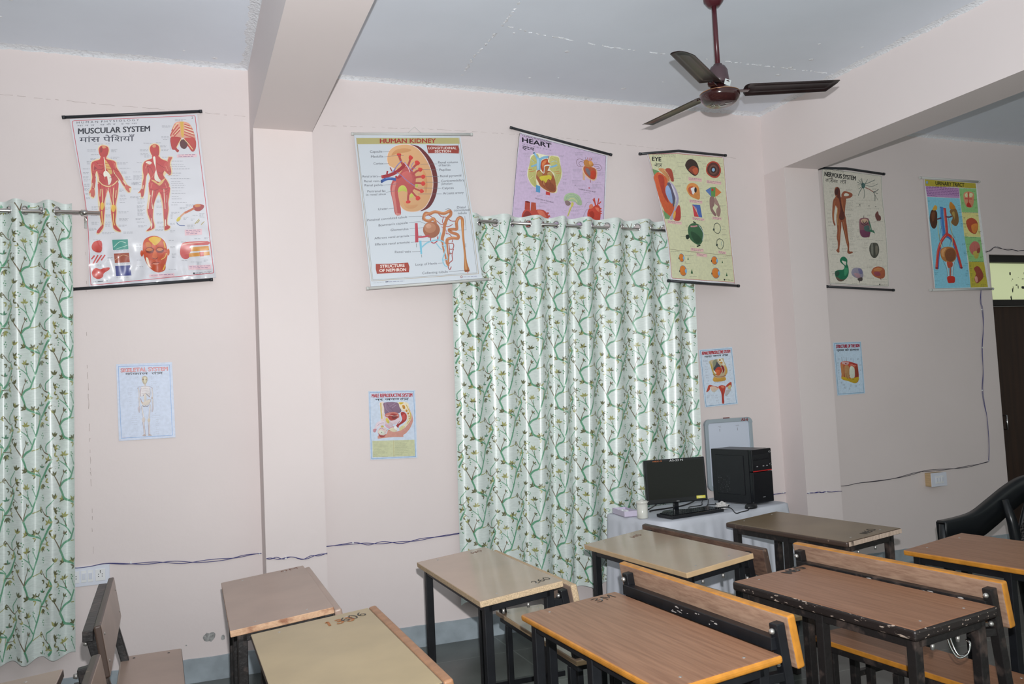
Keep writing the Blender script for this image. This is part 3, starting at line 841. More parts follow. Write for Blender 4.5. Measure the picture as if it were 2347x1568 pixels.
ART['kid']=(1.0448,1.8434,2.2102,3.1958,5.164,(0.025, 0.095, 0.105, 0.175),'-11,1875 39,914 89,-30','1328,1915 1403,992 1478,62',[('-23,1887 1467,1943', 0.0085), ('58,-52 1566,49', 0.0085)],"""P bdb47c 14,1837 1305,1892 1312,1811 23,1757
S b8a68a 28 15,1837 55,963 105,38
L b8a68a 27 105,38 751,77 1433,119
S b8a68a 29 1433,119 1384,984 1312,1892
S 8a8578 17 24,1754 71,963 118,51
L 8a8578 17 118,51 751,91 1414,132
S 8a8578 18 1414,132 1365,984 1294,1809
T a8352c .035 301,1782 1002,1812 304,1837 HUMAN KIDNEY
P a04438 884,1777 1088,1776 1290,1789 1299,1736 1291,1681 1096,1682 899,1671 891,1721
T f0e6e0 .02 906,1725 1265,1738 908,1756 LONGITUDINAL
T f0e6e0 .02 982,1684 1190,1693 984,1715 SECTION
F 70302f 670,1775 775,1761 868,1684 946,1570 987,1440 994,1295 968,1150 918,1034 849,954 749,917 838,1004 904,1149 935,1294 918,1467 864,1611 772,1724
F f0d6ce 374,1581 400,1675 466,1739 566,1776 677,1776 775,1727 856,1617 918,1470 939,1309 914,1146 845,1004 768,931 665,903 566,916 504,974 483,1069 484,1197 506,1341 497,1421 450,1459 389,1498
F dfae7e 379,1581 404,1671 466,1734 565,1769 677,1768 772,1717 850,1611 911,1467 930,1308 905,1149 839,1011 764,939 665,910 569,923 511,977 490,1069 491,1197 513,1341 503,1427 450,1465 395,1502
F d69c68 432,1626 492,1700 604,1726 687,1707 629,1676 517,1657
F d69c68 800,1493 850,1393 862,1263 834,1147 813,1262 821,1378
F d8a070 536,1056 615,993 727,1002 668,951 571,957
F c05a58 398,1224 434,1310 499,1362 559,1443 604,1487 651,1460 697,1418 721,1361 714,1289 698,1216 668,1173 645,1144 623,1114 605,1057 604,1143 594,1214 561,1245 519,1234 489,1183 490,1083 509,885 436,870 418,1025 398,1138
F d4847c 414,1196 439,1275 474,1283 446,1168 457,998 464,884 443,877 424,1025 408,1124
F d06a66 542,1385 614,1430 667,1388 676,1302 631,1258 579,1314
F c8cc60 492,1190 512,1229 554,1242 591,1214 595,1162 543,1173 487,1154
F c8cc60 629,1112 655,1141 681,1123 649,1086
F b8c060 708,1260 736,1267 739,1234 713,1224
S b8504e 142 589,1472 552,1543 529,1622
S b8504e 128 617,1473 649,1539 669,1597
S b8504e 128 663,1431 709,1490 749,1528
S b8504e 128 688,1389 737,1433 780,1449
S b8504e 128 706,1346 763,1359 808,1363
S b8504e 128 702,1277 758,1278 803,1273
S b8504e 106 677,1216 725,1195 777,1175
S b8504e 120 654,1172 693,1123 729,1088
S b8504e 127 617,1143 607,1086 604,1040
F d8443c 499,1642 517,1657 555,1651 544,1608 515,1617
F d8443c 647,1616 669,1637 702,1609 679,1576 651,1578
F d8443c 723,1560 756,1571 786,1539 759,1509 728,1517
F d8443c 759,1474 792,1478 812,1457 789,1426 765,1434
F d8443c 793,1380 824,1389 842,1364 821,1337 793,1341
F d8443c 787,1290 816,1303 836,1274 815,1245 787,1250
F d8443c 761,1192 788,1201 813,1173 785,1149 762,1157
F d8443c 705,1099 737,1114 762,1083 733,1054 705,1062
F d8443c 576,1035 605,1053 635,1041 624,1018 586,1014
S a8343c 210 306,1347 390,1369 474,1409 547,1464 592,1516
S b03e44 127 471,1354 498,1340 541,1370
S a8343c 98 363,1387 372,1420
S a8343c 70 427,1424 409,1467
S a8343c 70 455,1425 470,1457
S 8a88c0 56 436,1410 493,1491 553,1558
S 8a88c0 42 488,1405 541,1370 607,1307 700,1238
S 8a88c0 43 593,1544 632,1488 684,1432
S 8a88c0 36 705,1548 674,1489 728,1462
S e8c8d0 50 593,1530 631,1473 652,1416
S 3f62a8 182 298,1292 346,1318 401,1326 462,1319
S 6f90c8 56 346,1328 415,1338
F 2c4a88 304,1287 300,1273 292,1267 285,1272 282,1286 286,1301 294,1307 302,1301
F c04444 314,1347 310,1333 302,1327 295,1332 293,1346 297,1361 305,1367 312,1361
F d89088 509,874 505,869 494,866 479,864 463,863 448,865 438,869 435,873 438,877 449,881 464,883 480,883 495,881 505,878
T 62626a .002 171,1652 320,1661 172,1681 Capsule
L 77777f 18 325,1669 414,1675
T 62626a .002 179,1588 325,1598 181,1617 Medulla
L 77777f 18 329,1603 501,1628 585,1631
T 62626a .002 206,1501 329,1507 207,1529 Cortex
L 77777f 18 334,1515 398,1521
T 62626a .002 64,1333 251,1341 65,1360 Renal artery
L 77777f 17 254,1348 295,1349
T 62626a .002 78,1273 259,1280 80,1300 Renal vein
L 77777f 17 259,1289 289,1289
T 62626a .002 82,1221 300,1231 84,1248 Renal pelvis
L 77777f 17 307,1240 493,1262
T 62626a .002 112,1144 334,1155 113,1172 Perirenal fat
L 77777f 17 340,1151 488,1176
T 62626a .002 93,1101 334,1116 95,1129 in renal sinus
T 62626a .002 230,919 348,931 232,947 Ureter
L 77777f 17 354,939 434,952
T 62626a .002 89,779 580,829 91,807 Proximal convoluted tubule
L 77777f 18 599,844 773,853
T 62626a .002 223,716 583,756 225,744 Bowman's capsule
L 77777f 17 597,769 740,782 808,754
T 62626a .002 366,658 586,677 368,686 Glomerulus
L 77777f 17 603,691 840,712
T 62626a .002 164,554 590,590 166,581 Afferent renal arteriole
L 77777f 17 605,604 743,607 742,590
T 62626a .002 169,476 592,508 171,504 Efferent renal arteriole
L 77777f 17 606,519 864,537
T 62626a .002 403,383 596,390 405,411 Renal vein
L 77777f 17 613,400 716,403
T 62626a .002 646,225 914,241 648,253 Loop of Henle
L 77777f 18 929,255 999,258
T 62626a .002 723,117 1042,136 725,145 Collecting tubule
L 77777f 18 1057,149 1260,162
T 62626a .002 1015,1540 1269,1553 1017,1570 Renal column
L 77777f 18 788,1524 1000,1534
T 62626a .002 1020,1504 1167,1510 1021,1533 of bertin
T 62626a .002 1023,1444 1170,1451 1025,1473 Papillae
L 77777f 18 812,1457 1005,1458
T 62626a .002 1028,1362 1301,1379 1030,1391 Renal pyramid
L 77777f 18 848,1364 1011,1371
T 62626a .002 1038,1297 1336,1318 1040,1326 Corticomedullary
L 77777f 18 843,1292 1019,1292
T 62626a .002 1039,1263 1177,1271 1041,1292 junction
T 62626a .002 1042,1204 1192,1213 1044,1233 Calyces
L 77777f 18 740,1214 1029,1219
T 62626a .002 1049,1137 1317,1156 1051,1166 Arcuate artery
L 77777f 18 735,1138 1034,1146
T 62626a .002 1217,958 1325,964 1219,987 Distal
T 62626a .002 1174,919 1377,932 1176,948 convoluted
T 62626a .002 1222,883 1337,889 1224,912 tubule
L 77777f 18 1310,860 1314,683 1154,676
P a8402e 163,248 352,251 556,264 570,211 560,142 372,138 170,125 160,186
T f4e4dc .03 214,199 510,212 216,235 STRUCTURE
T f4e4dc .03 202,147 525,159 204,183 OF NEPHRON
S a8443e 50 971,892 1011,849 1067,843 1114,807 1148,793 1213,797
S a8443e 42 817,889 884,847 951,791 1004,749 1075,757
S a8443e 42 786,846 829,861 893,876
S a8443e 43 1039,849 1020,778 1073,721 1145,750
S a8443e 43 1053,635 1101,621 1132,564 1122,521
S c0788a 36 1002,720 1056,678 1066,621
S a8443e 50 1016,514 1072,507 1139,500 1126,436 1081,436
S a8443e 50 1135,436 1112,365 1111,294 1076,263 1052,209 1070,174 1091,209
S a8443e 43 1082,493 1082,407 1065,308
S a8443e 42 1077,379 1117,379
S c07a50 191 928,769 911,822 846,793 787,821 810,889 866,887 938,911 1042,890 1126,925 1128,872 1080,824 1043,735 1028,649 1004,578 1000,528
S da9a6c 64 923,791 900,830 846,804 799,829 816,881 873,897 938,920 1043,901 1115,928
S c07a50 106 1001,535 1005,450 1026,351 1038,252 1060,223
S c07a50 106 1053,238 1062,322 1059,422 1058,507
S c07a50 191 1058,507 1068,557 1133,576 1201,572 1200,619 1124,647 1095,681 1155,690 1195,693 1197,779 1230,835 1272,826 1274,752
S da9a6c 57 1068,567 1134,584 1191,587
S da9a6c 57 1190,772 1222,829 1258,835
F b8743c 1255,787 1276,826 1294,795 1283,637 1287,422 1296,265 1321,161 1290,144 1252,159 1263,351 1257,565
F d49a60 1264,780 1279,780 1269,565 1277,322 1289,180 1268,180 1268,351
F 8c4a28 1319,162 1316,157 1307,152 1294,148 1280,147 1266,148 1257,151 1254,156 1257,161 1266,166 1279,169 1294,170 1307,169 1316,166
L c03030 36 1296,152 1297,126
F a8694c 980,680 966,635 934,599 890,578 843,578 802,598 775,634 767,678 781,723 812,760 856,780 903,781 945,761 972,725
F bf8565 931,705 922,677 900,654 870,641 838,641 809,653 791,676 786,704 795,732 816,755 846,768 878,769 907,756 926,734
F d4a084 875,726 871,714 861,704 847,698 832,698 819,703 810,713 808,726 812,738 822,748 836,754 851,754 864,748 872,738
P c04a58 673,762 705,763 705,618 699,520 661,517
S c04a58 105 698,587 756,588 840,605
S b84450 63 859,577 853,537 890,509 937,540 948,592
P 7ec4dc 711,541 739,541 738,372 717,371
S 8ec8dc 84 736,456 807,513 892,542 962,549 1017,524
S 8ec8dc 64 948,546 972,592 983,642
S 8ec8dc 64 1017,528 1035,478 1018,379 988,301 1008,231 1038,212
S 8ec8dc 56 918,513 963,450 989,429
S 8ec8dc 49 1000,478 1041,464
S 8ec8dc 49 990,294 1047,308 1048,365
L 5a6a5a 21 673,503 673,456
L 5a6a5a 21 730,365 730,330
S 55555c 21 1067,943 1110,954 1141,937
S 55555c 22 1232,863 1267,855 1283,838
S 55555c 21 772,846 764,817 772,796
L 55555c 21 1295,508 1293,458
L 55555c 21 1092,393 1093,358
F 8a4040 1226,80 1221,70 1210,66 1201,70 1197,80 1202,90 1212,94 1222,90
F dfe2ea 1220,80 1217,74 1211,71 1205,74 1203,80 1206,86 1212,88 1218,86
M 9a9ab8 42 71 1 1233,80 1418,88
M 50506a 68 82 1 269,25 301,28
M 8080a0 41 82 1 312,26 495,33
M b0b0b8 34 81 1 124,14 244,23""")
ART['hrt']=(2.0324,2.8074,2.4078,3.2514,5.164,(0.02, 0.02, 0.012, 0.012),'241,1674 166,1261 59,532 -10,88','1530,1429 1490,1081 1426,497 1369,-4',[('119,1722 1573,1448', 0.0085)],"""P cdb8d4 239,1648 1505,1421 1468,1080 1414,497 1354,15 1,106 69,532 163,1205
S 30303e 24 68,523 149,1130 218,1611 249,1649 264,1649
L 30303e 19 249,1650 1499,1424
L 30303e 21 1505,1421 1468,1080 1414,497
T 3a3442 .01 268,1616 692,1549 269,1637 HUMAN PHYSIOLOGY
T 201c28 .05 261,1543 681,1483 264,1602 HEART
T 6a6272 0 257,1508 679,1444 258,1523 मा न व  श री र  र च ना
T 201c28 .015 257,1454 426,1429 259,1503 हृदय
F e6e4c4 370,1362 463,1399 513,1394 645,1378 727,1383 793,1363 807,1239 824,1154 803,1068 746,965 738,894 700,869 600,897 481,954 409,936 347,994 311,1082 320,1167 361,1272
F c0bc78 385,1349 463,1391 491,1355 494,1223 452,1183 439,1126 434,1031 440,956 410,946 352,999 321,1082 328,1158 355,1262
F c0bc78 655,1364 727,1373 783,1357 794,1286 812,1221 813,1154 793,1067 747,980 720,950 710,1044 704,1139 655,1174 637,1230
S a8a458 24 398,1312 447,1277
S a8a458 24 366,1084 404,1030 416,974
S a8a458 25 684,1347 764,1294
S a8a458 25 738,1198 791,1219
S a8a458 25 741,1065 775,1124
S dedca8 24 349,1046 397,1086
S c87a4a 39 336,1172 381,1179
S c87a4a 39 339,1144 420,1158
S c87a4a 35 705,1158 778,1171
S c87a4a 35 735,1141 803,1149
S a8c8d8 35 661,1289 724,1311 759,1294
S a8c8d8 34 416,1275 383,1311
S 88b8d4 117 378,1217 414,1228 460,1251
S 88b8d4 119 642,1223 699,1234 749,1255
F 86b6d6 411,1402 433,1413 471,1363 502,1337 557,1363 637,1373 629,1344 566,1331 520,1295 509,1181 452,1175 458,1306
F aed0e4 464,1315 489,1317 482,1184 460,1183
F 3a4a58 434,1408 433,1401 426,1394 415,1391 409,1394 410,1401 418,1408 428,1411
P 5a98c4 431,970 491,954 486,866 424,876
F b85030 517,1271 540,1310 602,1333 622,1324 625,1287 654,1260 579,1244 569,1189 551,1131 532,1159 509,1205
F d88050 532,1263 559,1297 601,1314 589,1275 556,1236 543,1188
S b85030 49 632,1325 643,1373
F a05c3c 439,1126 450,1154 492,1175 540,1131 614,1168 664,1156 702,1091 722,997 726,922 701,883 649,876 569,906 491,959 454,1023 434,1069
F 8a4c34 564,1000 646,1013 695,968 703,911 651,900 581,934
F b0904c 449,1126 491,1161 530,1126 518,1092 472,1078
F b89a5c 602,1134 644,1160 679,1138 671,1099 620,1097
F d0c040 482,1071 529,1097 580,1104 631,1112 666,1090 646,1041 613,1059 575,1005 545,1032 515,1028
S 6a3a28 25 525,1036 533,979 561,943
S 6a3a28 25 628,1050 645,994
S 6a3a28 20 585,1010 593,973
S d8b070 25 545,1027 548,980
F a8683c 571,1222 638,1235 614,1182 601,1122 565,1121
S dfe6ee 39 551,1131 562,1189 571,1238 648,1248 638,1211 614,1177
S e8d0a0 34 450,1154 440,1116 436,1060 459,1018 493,954 574,901 654,871 706,881 730,922 723,998
P c0403c 571,889 631,878 627,836 566,843
T 4a4050 .01 403,781 676,732 404,797 STRUCTURE OF THE HEART
T 6a6272 0 480,734 585,722 480,746 हृदय संरचना
F e6c0a0 1131,1233 1170,1276 1244,1267 1328,1246 1357,1191 1341,1103 1298,1064 1234,1083 1172,1129 1138,1180
F b05a3c 1147,1233 1169,1264 1243,1258 1317,1242 1343,1190 1329,1112 1295,1082 1234,1100 1179,1145 1151,1190
F 787078 1178,1225 1221,1232 1249,1176 1241,1127 1196,1173
F c0442c 1261,1196 1315,1208 1333,1151 1298,1091 1251,1108
F c08248 1157,1330 1196,1357 1237,1340 1279,1332 1307,1285 1248,1251 1170,1266
F d89a58 1237,1330 1280,1337 1294,1304 1249,1273
S 7a5a60 25 1173,1331 1101,1361 1052,1334 1047,1291 1084,1252 1148,1262
S 7a5a60 25 1160,1316 1109,1323 1082,1297 1106,1265
S 7a5a60 26 1298,1283 1384,1297 1423,1258 1395,1212 1327,1226
S 7a5a60 26 1310,1266 1372,1269 1392,1241 1349,1239
S b05a3c 46 1224,1339 1220,1382
S b05a3c 46 1248,1345 1257,1387
S b05a3c 46 1265,1343 1280,1376
S 5a5060 25 1196,1357 1181,1385
P d8b090 1133,1180 1161,1152 1161,1066 1132,1069
L a04030 41 1244,1079 1244,1041
F c02828 1229,963 1226,956 1219,954 1212,956 1210,962 1213,968 1220,971 1226,969
F 807888 1018,991 1015,985 1009,983 1003,985 1001,990 1004,996 1010,998 1015,996
T 4a4050 .01 1059,934 1324,901 1059,949 PUMPING OF THE HEART
T 6a6272 0 1144,897 1236,886 1144,908 हृदय पम्प
F a8bc98 830,793 854,851 928,883 1011,875 1072,836 1098,765 1087,719 1034,723 995,759 932,767 881,769 839,763
S 88a890 25 857,804 906,853 989,857 1050,811 1073,755
S 88a890 25 850,780 904,825 988,833 1038,782 1051,740
S d8d090 40 892,781 945,807 996,795 1026,758
F 8a7474 844,767 891,775 929,738 900,705 857,716
F c8c060 942,755 975,743 958,698 930,688
P d0c878 916,690 944,685 882,558 867,563
L 5a5a48 15 939,693 875,562
P b04a3c 261,743 334,732 325,615 250,635
P b4523c 349,732 414,728 419,609 332,610
F 7a2c2a 332,730 327,725 316,723 302,723 286,725 273,730 264,735 262,740 267,745 277,747 292,747 307,745 321,740 330,735
F b44a3e 201,527 222,593 274,639 363,611 434,637 525,631 573,590 593,530 562,472 527,284 266,278 203,416
F 8c3834 225,556 273,613 322,596 348,531 238,509
F d0705a 428,623 504,621 542,575 560,529 480,545
S b44a3e 127 563,580 589,595
S b44a3e 127 571,543 607,554
F c04434 1173,615 1200,673 1265,704 1331,735 1372,698 1374,592 1350,505 1285,482 1212,518 1175,557
F a43426 1197,615 1251,646 1280,589 1245,540
F d87058 1297,696 1350,688 1362,630 1316,658
S c04434 102 1308,715 1295,768 1288,821
S c04434 76 1290,768 1269,805
S c04434 87 1336,736 1350,784 1359,819
S c04434 76 1353,746 1389,778
S c04434 102 1360,679 1387,684
S c04434 82 1363,645 1392,646
S c04434 82 1362,616 1390,617
F d87a60 1208,721 1252,742 1265,695 1211,673
S 6a6272 15 1237,766 1173,754 1138,690
S 6a6272 15 1195,673 1157,652 1110,565
M 9a90a4 24 58 2 266,1389 367,1395
M 9a90a4 24 58 2 269,1350 360,1355
M 9a90a4 25 59 1 611,1404 682,1409
M 9a90a4 25 60 2 784,1386 867,1391
M 9a90a4 24 58 2 219,1145 289,1148
M 9a90a4 24 58 2 212,1100 287,1104
M 9a90a4 24 58 2 207,997 297,1001
M 9a90a4 24 58 2 318,923 383,926
M 9a90a4 24 58 2 356,873 436,876
M 9a90a4 24 59 2 439,827 515,830
M 9a90a4 25 59 1 595,803 661,805
M 9a90a4 25 59 2 703,826 765,829
M 9a90a4 25 60 2 785,920 847,922
M 9a90a4 25 60 2 840,1165 928,1169
M 9a90a4 25 60 2 837,1112 889,1115
M 9a90a4 25 60 2 829,1069 892,1072
M 9a90a4 25 60 3 827,1021 879,1024
M 9a90a4 25 61 4 1030,1443 1167,1452
M 9a90a4 26 61 4 1283,1395 1422,1403
M 9a90a4 25 61 1 1060,1378 1113,1381
M 9a90a4 26 61 2 1311,1324 1370,1328
M 9a90a4 25 60 4 988,1211 1114,1217
M 9a90a4 26 61 4 1356,1181 1464,1187
M 9a90a4 25 60 1 986,1091 1081,1095
M 9a90a4 25 60 4 964,1056 1106,1063
M 9a90a4 26 61 1 1316,1044 1402,1048
M 9a90a4 25 61 5 1272,1013 1411,1019
M 9a90a4 25 60 2 1023,992 1181,999
M 9a90a4 25 61 2 1237,963 1366,969
M 9a90a4 25 60 1 1079,865 1153,868
M 9a90a4 25 61 1 1150,815 1224,818
M 9a90a4 24 59 2 437,689 538,692
M 9a90a4 25 59 2 566,642 622,644
M 9a90a4 25 59 1 624,587 686,589
M 9a90a4 24 58 2 110,635 194,638
M 9a90a4 25 60 2 965,694 1112,699
M 9a90a4 25 60 1 1005,657 1120,661
M 9a90a4 25 60 2 931,640 1056,644
M 9a90a4 25 60 2 928,592 1054,596
M 9a90a4 25 60 1 827,636 863,638""")
